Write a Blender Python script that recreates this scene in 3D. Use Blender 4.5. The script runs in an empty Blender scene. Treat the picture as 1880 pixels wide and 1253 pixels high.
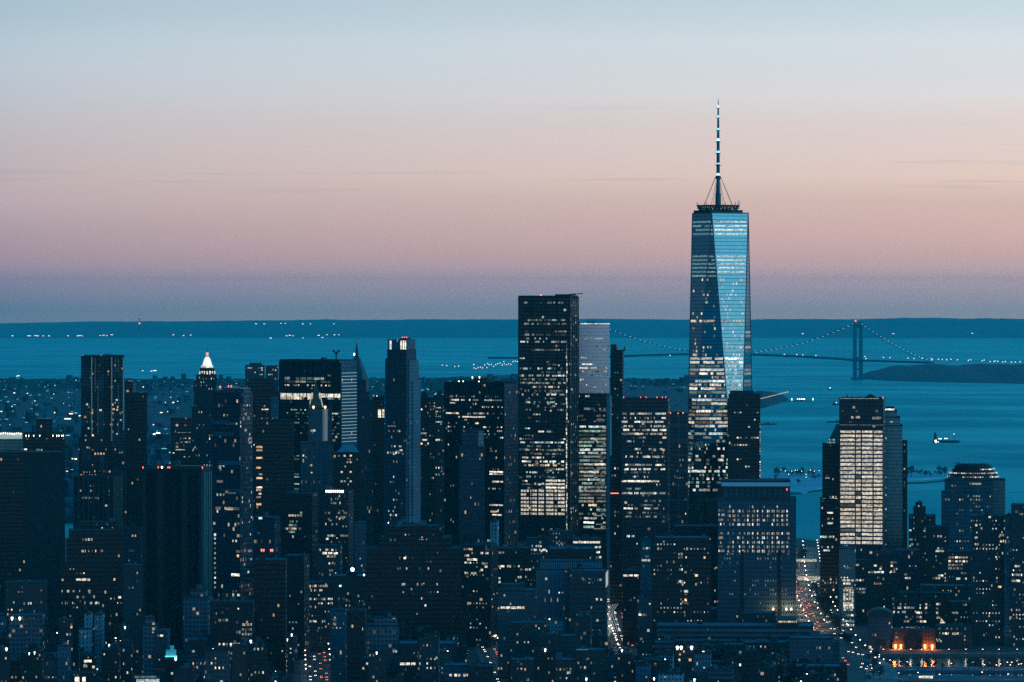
import bpy, bmesh, math, random
from math import sin, cos, tan, atan, atan2, asin, sqrt, pi, radians, floor
from mathutils import Vector, Matrix

scene = bpy.context.scene
COL = scene.collection
random.seed(7)

# ------------------------------------------------------------------ camera
F = 7804.0            # focal length in photograph pixels (photo 1880 x 1253)
EYE = 333.0           # eye height above the streets
VE = 541.0            # row of the eye level
PITCH = math.atan((626.5 - VE) / F)
cam_data = bpy.data.cameras.new("camera")
cam = bpy.data.objects.new("camera", cam_data)
COL.objects.link(cam)
cam.location = (0, 0, EYE)
cam.rotation_euler = (pi / 2 - PITCH, 0, 0)
cam_data.sensor_width = 36.0
cam_data.lens = F / 1880.0 * 36.0
cam_data.clip_start = 1.0
cam_data.clip_end = 300000.0
scene.camera = cam

# ------------------------------------------------------------------ render settings
scene.render.engine = 'CYCLES'
scene.cycles.use_denoising = False
scene.cycles.max_bounces = 4
scene.cycles.diffuse_bounces = 1
scene.cycles.glossy_bounces = 2
scene.cycles.transmission_bounces = 2
scene.cycles.volume_bounces = 0
scene.cycles.caustics_reflective = False
scene.cycles.caustics_refractive = False
scene.cycles.sample_clamp_indirect = 2.0
scene.view_settings.view_transform = 'Standard'
scene.view_settings.look = 'None'
scene.view_settings.exposure = 0.0
scene.view_settings.gamma = 1.0

# ------------------------------------------------------------------ node helper
class NT:
    def __init__(s, tree):
        s.t = tree; s.n = tree.nodes; s.l = tree.links
    def node(s, typ, **kw):
        n = s.n.new(typ)
        for k, v in kw.items(): setattr(n, k, v)
        return n
    def put(s, sock, v):
        if isinstance(v, bpy.types.NodeSocket): s.l.new(v, sock)
        elif isinstance(v, (tuple, list)) and len(v) == 3 and sock.type == 'RGBA': sock.default_value = (*v, 1)
        else: sock.default_value = v
    def math(s, op, a, b=None, c=None, clamp=False):
        n = s.node('ShaderNodeMath', operation=op, use_clamp=clamp)
        s.put(n.inputs[0], a)
        if b is not None: s.put(n.inputs[1], b)
        if c is not None: s.put(n.inputs[2], c)
        return n.outputs[0]
    def mix(s, f, a, b, mode='MIX'):
        n = s.node('ShaderNodeMix', data_type='RGBA', blend_type=mode)
        s.put(n.inputs[0], f); s.put(n.inputs[6], a); s.put(n.inputs[7], b)
        return n.outputs[2]
    def ramp(s, fac, stops, interp='LINEAR'):
        n = s.node('ShaderNodeValToRGB'); r = n.color_ramp; r.interpolation = interp
        while len(r.elements) > 1: r.elements.remove(r.elements[-1])
        r.elements[0].position = stops[0][0]; r.elements[0].color = (*stops[0][1], 1)
        for p, c in stops[1:]:
            e = r.elements.new(p); e.color = (*c, 1)
        s.put(n.inputs[0], fac)
        return n.outputs[0]
    def xyz(s, v):
        n = s.node('ShaderNodeSeparateXYZ'); s.put(n.inputs[0], v); return n.outputs
    def comb(s, x, y, z):
        n = s.node('ShaderNodeCombineXYZ')
        for i, q in enumerate((x, y, z)): s.put(n.inputs[i], q)
        return n.outputs[0]
    def noise(s, vec, scale, detail=3, rough=.5, dim='3D'):
        n = s.node('ShaderNodeTexNoise', noise_dimensions=dim)
        s.put(n.inputs['Vector'], vec); n.inputs['Scale'].default_value = scale
        n.inputs['Detail'].default_value = detail; n.inputs['Roughness'].default_value = rough
        return n.outputs['Fac']
def lin(r, g, b):
    f = lambda c: (c / 255 / 12.92) if c <= 10 else ((c / 255 + .055) / 1.055) ** 2.4
    return (f(r), f(g), f(b))

# ------------------------------------------------------------------ world: dusk sky
world = bpy.data.worlds.new("World"); scene.world = world; world.use_nodes = True
W = NT(world.node_tree); W.n.clear()
tc = W.node('ShaderNodeTexCoord')
wx, wy, wz = W.xyz(tc.outputs['Generated'])[0:3]
elev = W.math('MULTIPLY', W.math('ARCSINE', wz), 180 / pi)          # degrees
az = W.math('MULTIPLY', W.math('ARCTAN2', wx, wy), 180 / pi)        # degrees, right positive
# thin streaks of high cloud
cv = W.comb(W.math('MULTIPLY', az, .20), W.math('MULTIPLY', W.math('ADD', elev, W.math('MULTIPLY', az, .004)), 8.5), 9.1)
cn = W.noise(cv, 1.0, 4, .55)
cmask = W.ramp(cn, [(0, (0, 0, 0)), (.57, (0, 0, 0)), (.72, (1, 1, 1))])
cband = W.ramp(W.math('DIVIDE', elev, 4.0, clamp=True), [(0, (0, 0, 0)), (.3, (0, 0, 0)), (.38, (1, 1, 1)), (.52, (.7, .7, .7)), (.58, (0, 0, 0)), (.62, (.5, .5, .5)), (.66, (0, 0, 0))])
t = W.math('DIVIDE', W.math('ADD', elev, 2.0), 92.0, clamp=True)
def el(e): return (e + 2.0) / 92.0
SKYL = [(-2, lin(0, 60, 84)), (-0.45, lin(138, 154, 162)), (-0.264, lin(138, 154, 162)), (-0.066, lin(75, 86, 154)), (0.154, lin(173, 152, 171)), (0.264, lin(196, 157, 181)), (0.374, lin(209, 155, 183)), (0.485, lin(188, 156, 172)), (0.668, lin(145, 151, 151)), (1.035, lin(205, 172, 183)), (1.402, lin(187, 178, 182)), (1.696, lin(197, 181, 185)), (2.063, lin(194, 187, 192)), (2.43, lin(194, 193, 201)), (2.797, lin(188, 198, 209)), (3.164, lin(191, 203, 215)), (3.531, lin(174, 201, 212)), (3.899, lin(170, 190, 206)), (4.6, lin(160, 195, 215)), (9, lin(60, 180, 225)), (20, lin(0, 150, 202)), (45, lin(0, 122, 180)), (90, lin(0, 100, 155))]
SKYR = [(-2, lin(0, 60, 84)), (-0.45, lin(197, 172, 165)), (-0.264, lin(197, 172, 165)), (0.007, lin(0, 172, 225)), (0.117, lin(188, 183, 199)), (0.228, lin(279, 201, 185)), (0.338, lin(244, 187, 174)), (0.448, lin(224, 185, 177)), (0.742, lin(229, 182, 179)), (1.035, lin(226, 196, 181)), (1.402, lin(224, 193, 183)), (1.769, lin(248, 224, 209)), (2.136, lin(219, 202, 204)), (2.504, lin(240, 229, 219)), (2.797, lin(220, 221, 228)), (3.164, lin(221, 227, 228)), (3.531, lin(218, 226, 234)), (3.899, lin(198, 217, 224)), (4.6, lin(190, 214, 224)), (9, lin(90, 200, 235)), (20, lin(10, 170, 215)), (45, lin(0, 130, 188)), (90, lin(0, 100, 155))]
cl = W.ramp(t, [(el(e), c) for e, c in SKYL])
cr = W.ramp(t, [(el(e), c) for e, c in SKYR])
azf = W.math('POWER', W.math('DIVIDE', W.math('ADD', az, 7.0), 14.0, clamp=True), .6)
sky = W.mix(azf, cl, cr)
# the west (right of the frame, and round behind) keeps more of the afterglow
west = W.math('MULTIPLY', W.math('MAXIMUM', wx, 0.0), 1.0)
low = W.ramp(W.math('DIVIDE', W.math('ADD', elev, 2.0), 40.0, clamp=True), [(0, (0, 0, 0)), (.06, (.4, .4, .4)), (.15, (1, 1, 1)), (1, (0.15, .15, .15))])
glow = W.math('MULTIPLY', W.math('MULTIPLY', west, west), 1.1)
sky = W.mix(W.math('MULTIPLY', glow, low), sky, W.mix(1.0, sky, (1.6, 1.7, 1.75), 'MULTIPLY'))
# the east and north-east are already night
east = W.math('MULTIPLY', W.math('SUBTRACT', W.math('MULTIPLY', wx, -1.0), .16), 2.2, clamp=True)
sky = W.mix(W.math('MULTIPLY', east, .9), sky, W.mix(1.0, sky, (.02, .08, .17), 'MULTIPLY'))
sky = W.mix(W.math('MULTIPLY', W.math('MULTIPLY', cmask, cband), .26), sky, lin(140, 122, 145))
# below the horizon nothing but dark ground beyond the built world
dark = W.math('LESS_THAN', elev, -1.2)
sky = W.mix(dark, sky, (0.0, .008, .018))
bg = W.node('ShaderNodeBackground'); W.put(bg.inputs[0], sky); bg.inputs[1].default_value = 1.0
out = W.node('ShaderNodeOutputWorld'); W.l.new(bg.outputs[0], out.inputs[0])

# ------------------------------------------------------------------ the last of the sun's glow, very soft, from the west
sun_d = bpy.data.lights.new("sun", 'SUN'); sun_d.energy = 0.32; sun_d.angle = radians(25); sun_d.color = (.35, .8, 1.0)
sun = bpy.data.objects.new("sun", sun_d); COL.objects.link(sun)
sun.rotation_euler = Vector((-.93, .25, -.26)).to_track_quat('-Z', 'Y').to_euler()

# ------------------------------------------------------------------ photograph geometry helpers
def dirz(v):
    Y = (626.5 - v) / F; tp = tan(PITCH)
    return (Y - tp) / (1 + Y * tp)
def X_at(u, d): return (u - 940.0) / F * d
def Z_at(v, d): return EYE + dirz(v) * d
RE2 = 2 * 7.4e6
def gz(d): return -d * d / RE2                    # curve of the sea surface
def D_sea(v):                                     # distance at which row v meets the sea
    k = -dirz(v); a = 1 / RE2; disc = k * k - 4 * a * EYE
    return (k - sqrt(max(disc, 0))) / (2 * a)
def D_flat(v, z=2.5): return (EYE - z) / -dirz(v)

# ------------------------------------------------------------------ object helpers
def tag(o, label=None, cat=None, group=None, kind=None):
    if label: o['label'] = label
    if cat: o['category'] = cat
    if group: o['group'] = group
    if kind: o['kind'] = kind
    return o
def empty(name, loc=(0, 0, 0), rz=0):
    o = bpy.data.objects.new(name, None); COL.objects.link(o)
    o.location = loc; o.rotation_euler = (0, 0, rz); o.empty_display_size = 5
    return o
class MB:
    """collects faces, then links them as one mesh; UVs are metres along and up each face"""
    def __init__(s): s.v = []; s.f = []; s.seed = random.randint(0, 50) * 12.0
    def add(s, vs, fs):
        b = len(s.v); s.v += [tuple(p) for p in vs]; s.f += [tuple(i + b for i in f) for f in fs]
    def box(s, x0, x1, y0, y1, z0, z1, bottom=False):
        vs = [(x0, y0, z0), (x1, y0, z0), (x1, y1, z0), (x0, y1, z0), (x0, y0, z1), (x1, y0, z1), (x1, y1, z1), (x0, y1, z1)]
        fs = [(0, 1, 5, 4), (1, 2, 6, 5), (2, 3, 7, 6), (3, 0, 4, 7), (4, 5, 6, 7)]
        if bottom: fs.append((3, 2, 1, 0))
        s.add(vs, fs)
    def frustum(s, p0, z0, p1, z1, cap=True):
        n = len(p0)
        vs = [(x, y, z0) for x, y in p0] + [(x, y, z1) for x, y in p1]
        fs = [(i, (i + 1) % n, n + (i + 1) % n, n + i) for i in range(n)]
        if cap: fs.append(tuple(range(n, 2 * n)))
        s.add(vs, fs)
    def prism(s, p, z0, z1, cap=True): s.frustum(p, z0, p, z1, cap)
    def cyl(s, x, y, r0, z0, z1, r1=None, n=10):
        r1 = r0 if r1 is None else r1
        a = [(x + r0 * cos(2 * pi * i / n), y + r0 * sin(2 * pi * i / n)) for i in range(n)]
        b = [(x + r1 * cos(2 * pi * i / n), y + r1 * sin(2 * pi * i / n)) for i in range(n)]
        s.frustum(a, z0, b, z1)
    def bar(s, a, b, w, h=None):
        a = Vector(a); b = Vector(b); h = h or w; d = (b - a)
        if d.length < 1e-6: return
        d.normalize(); up = Vector((0, 0, 1)) if abs(d.z) < .95 else Vector((0, 1, 0))
        sx = d.cross(up).normalized() * w / 2; sy = sx.cross(d).normalized() * h / 2
        vs = [a - sx - sy, a + sx - sy, a + sx + sy, a - sx + sy, b - sx - sy, b + sx - sy, b + sx + sy, b - sx + sy]
        s.add(vs, [(0, 1, 2, 3), (7, 6, 5, 4), (0, 4, 5, 1), (1, 5, 6, 2), (2, 6, 7, 3), (3, 7, 4, 0)])
    def sphere(s, x, y, z, r, n=8, m=6, half=False, sz=1.0):
        vs = []; lo = 0 if half else -pi / 2
        for j in range(m + 1):
            e = lo + (pi / 2 - lo) * j / m
            for i in range(n):
                a = 2 * pi * i / n; vs.append((x + r * cos(e) * cos(a), y + r * cos(e) * sin(a), z + r * sz * sin(e)))
        fs = [(j * n + i, j * n + (i + 1) % n, (j + 1) * n + (i + 1) % n, (j + 1) * n + i) for j in range(m) for i in range(n)]
        s.add(vs, fs)
    def build(s, name, mat, parent=None, smooth=False, loc=None, rz=None):
        me = bpy.data.meshes.new(name); me.from_pydata(s.v, [], s.f)
        uv = me.uv_layers.new(name='UVMap').data
        for p in me.polygons:
            n = p.normal
            if abs(n.z) > .8: tx, ty = Vector((1, 0, 0)), Vector((0, 1, 0)); off = 0
            else: tx = Vector((-n.y, n.x, 0)).normalized(); ty = None; off = s.seed + round(atan2(n.y, n.x) * 7) * 60
            for li in p.loop_indices:
                co = me.vertices[me.loops[li].vertex_index].co
                uv[li].uv = (co.dot(tx) + off, co.z if ty is None else co.y)
        if smooth:
            for p in me.polygons: p.use_smooth = True
        me.materials.append(mat)
        o = bpy.data.objects.new(name, me); COL.objects.link(o)
        if parent: o.parent = parent
        if loc: o.location = loc
        if rz is not None: o.rotation_euler = (0, 0, rz)
        return o

# ------------------------------------------------------------------ materials
MATS = {}
def pbr(name, col, rough=.7, metal=0.0, noise_amt=.25, nscale=.05, bump=0, emit=None, es=0):
    if name in MATS: return MATS[name]
    m = bpy.data.materials.new(name); m.use_nodes = True; N = NT(m.node_tree)
    p = N.n['Principled BSDF']
    g = N.node('ShaderNodeNewGeometry')
    f = N.noise(g.outputs['Position'], nscale, 4, .6)
    c = N.mix(f, tuple(max(0, x * (1 - noise_amt)) for x in col), tuple(x * (1 + noise_amt) for x in col))
    N.put(p.inputs['Base Color'], c); p.inputs['Roughness'].default_value = rough; p.inputs['Metallic'].default_value = metal
    if bump:
        b = N.node('ShaderNodeBump'); b.inputs['Strength'].default_value = bump; b.inputs['Distance'].default_value = .3
        N.put(b.inputs['Height'], f); N.l.new(b.outputs[0], p.inputs['Normal'])
    MATS[name] = m; return m
def lamp_mat(name, col, strength, sample=False):
    if name in MATS: return MATS[name]
    m = bpy.data.materials.new(name); m.use_nodes = True; N = NT(m.node_tree); p = N.n['Principled BSDF']
    p.inputs['Base Color'].default_value = (.5, .5, .5, 1)
    p.inputs['Emission Color'].default_value = (*col, 1); p.inputs['Emission Strength'].default_value = strength
    m.cycles.emission_sampling = 'AUTO' if sample else 'NONE'
    MATS[name] = m; return m
def haze_volume(name, col, density, aniso=0.0):
    m = bpy.data.materials.new(name); m.use_nodes = True; N = NT(m.node_tree); N.n.clear()
    v = N.node('ShaderNodeVolumePrincipled'); v.inputs['Color'].default_value = (*col, 1)
    v.inputs['Density'].default_value = density; v.inputs['Anisotropy'].default_value = aniso
    o = N.node('ShaderNodeOutputMaterial'); N.l.new(v.outputs[0], o.inputs['Volume'])
    m.volume_intersection_method = 'FAST' if hasattr(m, 'volume_intersection_method') else None
    return m

# ------------------------------------------------------------------ water
def water_mat():
    m = bpy.data.materials.new("water"); m.use_nodes = True; N = NT(m.node_tree); p = N.n['Principled BSDF']
    g = N.node('ShaderNodeNewGeometry'); pos = g.outputs['Position']
    mp = N.node('ShaderNodeMapping'); N.l.new(pos, mp.inputs[0]); mp.inputs['Scale'].default_value = (.0009, .0005, 1)
    f = N.noise(mp.outputs[0], 1.0, 6, .6)
    N.put(p.inputs['Base Color'], N.mix(N.ramp(f, [(.3, (0, 0, 0)), (.7, (1, 1, 1))]), (0.01, .30, .32), (0.03, .42, .43)))
    N.put(p.inputs['Roughness'], N.ramp(f, [(.3, (.30, .30, .30)), (.7, (.48, .48, .48))]))
    p.inputs['IOR'].default_value = 1.33; p.inputs['Specular Tint'].default_value = (0, .75, 1, 1); p.inputs['Specular IOR Level'].default_value = 0
    m2 = N.node('ShaderNodeMapping'); N.l.new(pos, m2.inputs[0]); m2.inputs['Scale'].default_value = (.02, .006, 1)
    b = N.node('ShaderNodeBump'); b.inputs['Strength'].default_value = .5; b.inputs['Distance'].default_value = 6.0
    N.put(b.inputs['Height'], N.noise(m2.outputs[0], 1.0, 5, .65)); N.l.new(b.outputs[0], p.inputs['Normal'])
    gb = N.node('ShaderNodeBsdfGlossy'); gb.inputs['Color'].default_value = (.24, .74, .78, 1); gb.inputs['Roughness'].default_value = .38; N.l.new(b.outputs[0], gb.inputs['Normal'])
    mx = N.node('ShaderNodeMixShader'); 
    geo = N.node('ShaderNodeNewGeometry'); dt = N.node('ShaderNodeVectorMath', operation='DOT_PRODUCT'); N.l.new(geo.outputs['Incoming'], dt.inputs[0]); N.l.new(geo.outputs['True Normal'], dt.inputs[1])
    graz = N.math('SUBTRACT', 1.0, N.math('MULTIPLY', N.math('ABSOLUTE', dt.outputs['Value']), 14.0), clamp=True)
    mp3 = N.node('ShaderNodeMapping'); N.l.new(pos, mp3.inputs[0]); mp3.inputs['Scale'].default_value = (.0014, .0007, 1)
    patch = N.ramp(N.noise(mp3.outputs[0], 1.0, 5, .6), [(.40, (.45, .45, .45)), (.62, (1.15, 1.15, 1.15))])
    N.put(mx.inputs[0], N.math('MULTIPLY', N.math('MULTIPLY_ADD', graz, .55, .12), patch, clamp=True)); N.l.new(p.outputs[0], mx.inputs[1]); N.l.new(gb.outputs[0], mx.inputs[2])
    N.l.new(mx.outputs[0], N.n['Material Output'].inputs[0])
    return m
WATER = water_mat()
def polar_sheet(name, radii, nseg, mat, zoff=0.0, a0=-pi, a1=pi, hf=None):
    vs = []; fs = []
    closed = abs(a1 - a0 - 2 * pi) < 1e-6; na = nseg if closed else nseg + 1
    for r in radii:
        for i in range(na):
            a = a0 + (a1 - a0) * i / nseg
            vs.append((r * sin(a), r * cos(a), gz(r) + zoff))
    for j in range(len(radii) - 1):
        for i in range(nseg):
            k = (i + 1) % na
            fs.append((j * na + k, j * na + i, (j + 1) * na + i, (j + 1) * na + k))
    me = bpy.data.meshes.new(name); me.from_pydata(vs, [], fs)
    for p in me.polygons: p.use_smooth = True
    me.materials.append(mat); o = bpy.data.objects.new(name, me); COL.objects.link(o); return o
rad = [30] + [300 * 1.13 ** i for i in range(46)]
water = polar_sheet('water', rad, 120, WATER); tag(water, kind='structure')

# ------------------------------------------------------------------ far land across the water
def interp(tab, x):
    if x <= tab[0][0]: return tab[0][1:] if len(tab[0]) > 2 else tab[0][1]
    for a, b in zip(tab, tab[1:]):
        if x <= b[0]:
            f = (x - a[0]) / (b[0] - a[0])
            r = [p + (q - p) * f for p, q in zip(a[1:], b[1:])]
            return r if len(r) > 1 else r[0]
    return tab[-1][1:] if len(tab[-1]) > 2 else tab[-1][1]
def fbm(x, seed=0.0):
    s = 0; a = 1; fr = 1.0
    for k in range(5):
        s += a * sin(x * fr + seed * (k + 1) + 1.7 * sin(x * fr * .37 + k)); a *= .55; fr *= 2.13
    return s / 2.2
def land_strip(name, tab, mat, nu=240, nd=24, edge=8.0, amp=.25):
    """tab rows: u, near row v, far distance factor rows..., (u, v_near, d_far, hill height)"""
    vs = []; fs = []
    u0, u1 = tab[0][0], tab[-1][0]
    for i in range(nu + 1):
        u = u0 + (u1 - u0) * i / nu
        dn, df, h = interp(tab, u)
        for j in range(nd + 1):
            s = j / nd; d = dn + (df - dn) * s
            hh = edge * min(1, s * 8) * min(1, (1 - s) * 8) + h * sin(pi * min(1, s * 1.0)) ** 1.5 * (1 + amp * fbm(u * .021 + s * 3, 2.0)) + (1.5 * fbm(u * .4 + j, 1.1) if 0 < j < nd else 0)
            vs.append((X_at(u, d), d, gz(d) + (hh if 0 < j < nd else -3)))
    for i in range(nu):
        for j in range(nd):
            a = i * (nd + 1) + j; b = a + nd + 1
            fs.append((a, b, b + 1, a + 1))
    me = bpy.data.meshes.new(name); me.from_pydata(vs, [], fs); me.materials.append(mat)
    for p in me.polygons: p.use_smooth = True
    o = bpy.data.objects.new(name, me); COL.objects.link(o); return o
FAR = pbr('hazed_wooded_land', (.0, .26, .33), .95, 0, .5, .0008)  # part of the blue distance haze is put into the land colour
NEARLAND = pbr('town_ground', (.012, .035, .055), .95, 0, .6, .006)
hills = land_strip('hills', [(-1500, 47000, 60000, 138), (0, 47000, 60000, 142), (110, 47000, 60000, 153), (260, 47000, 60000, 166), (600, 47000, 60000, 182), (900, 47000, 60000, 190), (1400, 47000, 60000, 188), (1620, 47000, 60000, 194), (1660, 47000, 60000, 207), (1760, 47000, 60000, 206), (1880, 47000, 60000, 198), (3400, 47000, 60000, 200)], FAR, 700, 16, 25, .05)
tag(hills, kind='structure')
# ------------------------------------------------------------------ facade shader (metres along / up each wall)
def facade(name, wall, glass, fh=3.8, bw=3.0, fx=.7, fz=.55, rough=.25, metal=0.0, dim=.0, dimcol=(1, .78, .5), wrough=.8, bump=.6, var=(.45, 1.5), tv=(.2, 1.55)):
    wall = (wall[0] * .45, wall[1] * .72, wall[2] * .92); glass = (glass[0] * .6, glass[1] * .75, glass[2] * .85) if metal < .5 else glass
    if name in MATS: return MATS[name]
    m = bpy.data.materials.new(name); m.use_nodes = True; N = NT(m.node_tree); p = N.n['Principled BSDF']
    uv = N.node('ShaderNodeUVMap'); x, y, _ = N.xyz(uv.outputs[0])[0:3]
    xs = N.math('DIVIDE', x, bw); ys = N.math('DIVIDE', y, fh)
    mx = N.math('LESS_THAN', N.math('ABSOLUTE', N.math('SUBTRACT', N.math('FRACT', xs), .5)), fx / 2)
    my = N.math('LESS_THAN', N.math('ABSOLUTE', N.math('SUBTRACT', N.math('FRACT', ys), .5)), fz / 2)
    mask = N.math('MULTIPLY', mx, my)
    cell = N.comb(N.math('FLOOR', xs), N.math('FLOOR', ys), 0)
    wn = N.node('ShaderNodeTexWhiteNoise', noise_dimensions='2D'); N.l.new(cell, wn.inputs['Vector']); r = wn.outputs['Value']
    rc = N.xyz(wn.outputs['Color'])
    g = N.node('ShaderNodeNewGeometry'); st = N.noise(g.outputs['Position'], .035, 5, .62)
    oi = N.node('ShaderNodeObjectInfo'); tone = N.math('MULTIPLY_ADD', N.math('POWER', oi.outputs['Random'], 1.3), tv[1] - tv[0], tv[0])
    wallc = N.mix(1.0, N.mix(1.0, wall, N.comb(tone, tone, tone), 'MULTIPLY'), N.ramp(st, [(.25, (.62, .62, .62)), (.75, (1.3, 1.3, 1.3))]), 'MULTIPLY')
    gl = N.mix(r, tuple(c * var[0] for c in glass), tuple(min(1, c * var[1]) for c in glass))
    N.put(p.inputs['Base Color'], N.mix(mask, wallc, gl))
    N.put(p.inputs['Roughness'], N.math('ADD', N.math('MULTIPLY', mask, rough - wrough), wrough))
    if metal: N.put(p.inputs['Metallic'], N.math('MULTIPLY', mask, metal))
    bp = N.node('ShaderNodeBump'); bp.inputs['Strength'].default_value = bump; bp.inputs['Distance'].default_value = .35
    N.put(bp.inputs['Height'], N.math('SUBTRACT', 1.0, mask)); 
    if bump: N.l.new(bp.outputs[0], p.inputs['Normal'])
    if dim:
        on = N.math('GREATER_THAN', rc[1], 1 - dim)
        # whole floors are busier than others
        fn = N.node('ShaderNodeTexWhiteNoise', noise_dimensions='1D'); N.put(fn.inputs['W'], N.math('FLOOR', ys))
        on = N.math('MULTIPLY', on, N.math('GREATER_THAN', fn.outputs['Value'], .35))
        p.inputs['Emission Color'].default_value = (*dimcol, 1)
        N.put(p.inputs['Emission Strength'], N.math('MULTIPLY', N.math('MULTIPLY', on, mask), N.math('MULTIPLY', N.math('POWER', rc[2], 2.2), .6)))
    m.cycles.emission_sampling = 'NONE'
    MATS[name] = m; return m
# lit windows: lamps, blinds and furniture make each pane a little different
def window_mat(name, c1, c2, lo, hi, pane=1.5):
    m = bpy.data.materials.new(name); m.use_nodes = True; N = NT(m.node_tree); p = N.n['Principled BSDF']
    tc = N.node('ShaderNodeTexCoord'); oi = N.node('ShaderNodeObjectInfo'); g = N.node('ShaderNodeNewGeometry')
    rnd = N.math('FRACT', N.math('ADD', oi.outputs['Random'], g.outputs['Random Per Island']))
    o = N.xyz(tc.outputs['Object'])
    vx = N.comb(N.math('ADD', N.math('ADD', N.math('MULTIPLY', o[0], .45), N.math('MULTIPLY', o[1], .45)), N.math('MULTIPLY', rnd, 77)), N.math('MULTIPLY', o[2], .5), rnd)
    n1 = N.noise(vx, 1.0, 3, .6)
    pat = N.ramp(n1, [(.36, (.25, .25, .25)), (.5, (.8, .8, .8)), (.62, (1.25, 1.25, 1.25))])
    col = N.mix(rnd, c1, c2)
    r2 = N.math('FRACT', N.math('MULTIPLY', rnd, 13.37))
    st = N.math('MULTIPLY_ADD', N.math('POWER', r2, 1.6), hi - lo, lo)
    p.inputs['Base Color'].default_value = (.02, .03, .04, 1); p.inputs['Roughness'].default_value = .2
    N.put(p.inputs['Emission Color'], N.mix(1.0, col, pat, 'MULTIPLY')); N.put(p.inputs['Emission Strength'], st)
    m.cycles.emission_sampling = 'NONE'
    MATS[name] = m; return m
WM = {
    'w': window_mat('lit_window_warm', (1, .80, .56), (1, .91, .75), .10, 1.4),
    'c': window_mat('lit_window_cool', (.72, .95, .92), (1, .97, .85), .15, 1.5),
    'g': window_mat('lit_window_greenish', (.45, .85, .72), (.85, .95, .7), .12, .9),
    'd': window_mat('lit_window_dim', (.8, .7, .5), (.55, .75, .7), .05, .45),
    'b': window_mat('lit_window_bright', (1, .89, .70), (1, .94, .82), .8, 1.6),
    'o': window_mat('lit_window_amber', (1, .5, .2), (1, .7, .4), .5, 2.0),
    'm': window_mat('lit_window_full_floor', (1, .87, .68), (1, .92, .76), .55, .85),
    'p': window_mat('lit_window_pale', (.62, .88, .92), (.8, .96, .95), .6, .95),
    'q': window_mat('lit_window_teal', (.25, .6, .66), (.4, .72, .74), .3, .5),
    'B': window_mat('lit_window_blue', (.05, .5, .9), (.1, .7, 1), .3, 1.0),
}
RED = lamp_mat('beacon_red', (1, .12, .08), 3.5); WHITE_LAMP = lamp_mat('lamp_white', (1, .93, .78), 5)
BLUE_LAMP = lamp_mat('lamp_blue', (.12, .6, 1), 2.2); COLD_LAMP = lamp_mat('lamp_cold', (.8, .97, 1), 5); ORANGE_LAMP = lamp_mat('lamp_orange', (1, .55, .2), 12)
# wall families
def F_(n): return MATS[n]
facade('pale_face', (.30, .42, .46), (.01, .03, .05), 3.8, 3.0, .4, .5, .3, 0, .05, tv=(.8, 1.2))  # pale wall colour modelled on flanks brightened by the western sky
facade('dark_curtain_wall', (.012, .022, .032), (.01, .03, .045), 3.9, 3.0, .85, .62, .2, 0, .05)
facade('black_steel_wall', (.006, .012, .018), (.006, .014, .022), 4.0, 2.0, .7, .6, .3, 0, .02)
facade('mirror_glass', (.3, .36, .42), (.66, .70, .80), 4.0, 1.6, .97, .93, .28, .95, .0, bump=0, var=(.95, 1.03), tv=(1, 1))
facade('navy_glass', (.012, .04, .065), (.01, .06, .10), 4.0, 1.6, .9, .75, .16, .25, .05, bump=.1, var=(.6, 1.3))
facade('blue_glass', (.02, .09, .13), (.03, .16, .24), 4.0, 1.6, .9, .78, .16, .5, .03, bump=0, var=(.7, 1.2))
facade('pale_glass', (.07, .16, .20), (.12, .30, .36), 4.0, 1.6, .94, .86, .2, .85, .0, bump=0, var=(.85, 1.1))
facade('tower_glass', (.05, .12, .16), (.19, .45, .54), 4.0, 1.52, .96, .88, .05, .97, .0, bump=0, var=(.92, 1.06))
facade('grey_masonry', (.07, .10, .12), (.008, .02, .03), 3.7, 2.6, .45, .5, .3, 0, .10)
facade('dark_masonry', (.03, .045, .055), (.006, .015, .024), 3.6, 2.4, .45, .52, .3, 0, .10)
facade('brown_brick', (.05, .045, .045), (.006, .015, .024), 3.4, 2.6, .42, .5, .3, 0, .14)
facade('red_brick', (.075, .045, .04), (.006, .015, .024), 3.4, 2.8, .42, .52, .3, 0, .14)
facade('limestone', (.12, .19, .23), (.01, .03, .045), 3.7, 2.3, .42, .6, .3, 0, .06)
facade('ribbed_limestone', (.11, .20, .25), (.01, .035, .05), 3.7, 1.9, .5, .93, .3, 0, .04)
facade('banded_concrete', (.09, .14, .17), (.008, .02, .03), 4.2, 40, 1.0, .5, .3, 0, .03)
facade('white_loft', (.16, .2, .22), (.01, .03, .05), 3.8, 3.2, .66, .6, .3, 0, .12)
facade('blank_concrete', (.012, .018, .026), (.010, .016, .022), 12, 9, .25, 1.0, .7, 0, 0)
facade('steel_ripple', (.03, .06, .08), (.008, .03, .045), 3.3, 2.4, .5, .55, .25, 0, .10)
facade('punched_granite', (.07, .145, .18), (.002, .007, .012), 4.3, 2.45, .55, .5, .3, 0, .0, tv=(.9, 1.1))
ROOF = pbr('roof_membrane', (.012, .028, .045), .9, 0, .5, .05)
SNOWROOF = pbr('snow_dusted_roof', (.05, .11, .18), .85, 0, .8, .09)
PARAPET = pbr('parapet_stone', (.013, .028, .042), .85, 0, .3, .1)
EQUIP = pbr('plant_room_metal', (.012, .024, .034), .6, 0, .3, .1)
EQUIP_PALE = pbr('plant_room_pale', (.05, .10, .14), .6, 0, .3, .1)
STEEL = pbr('dark_steel', (.008, .016, .024), .5, .3, .2, .2)
PALESTEEL = pbr('pale_steel', (.08, .14, .18), .4, .5, .15, .2)
WOOD = pbr('tank_cedar', (.02, .024, .028), .9, 0, .4, .5)
COPPER = pbr('green_copper_roof', (.02, .09, .115), .8, 0, .3, .05)
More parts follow.
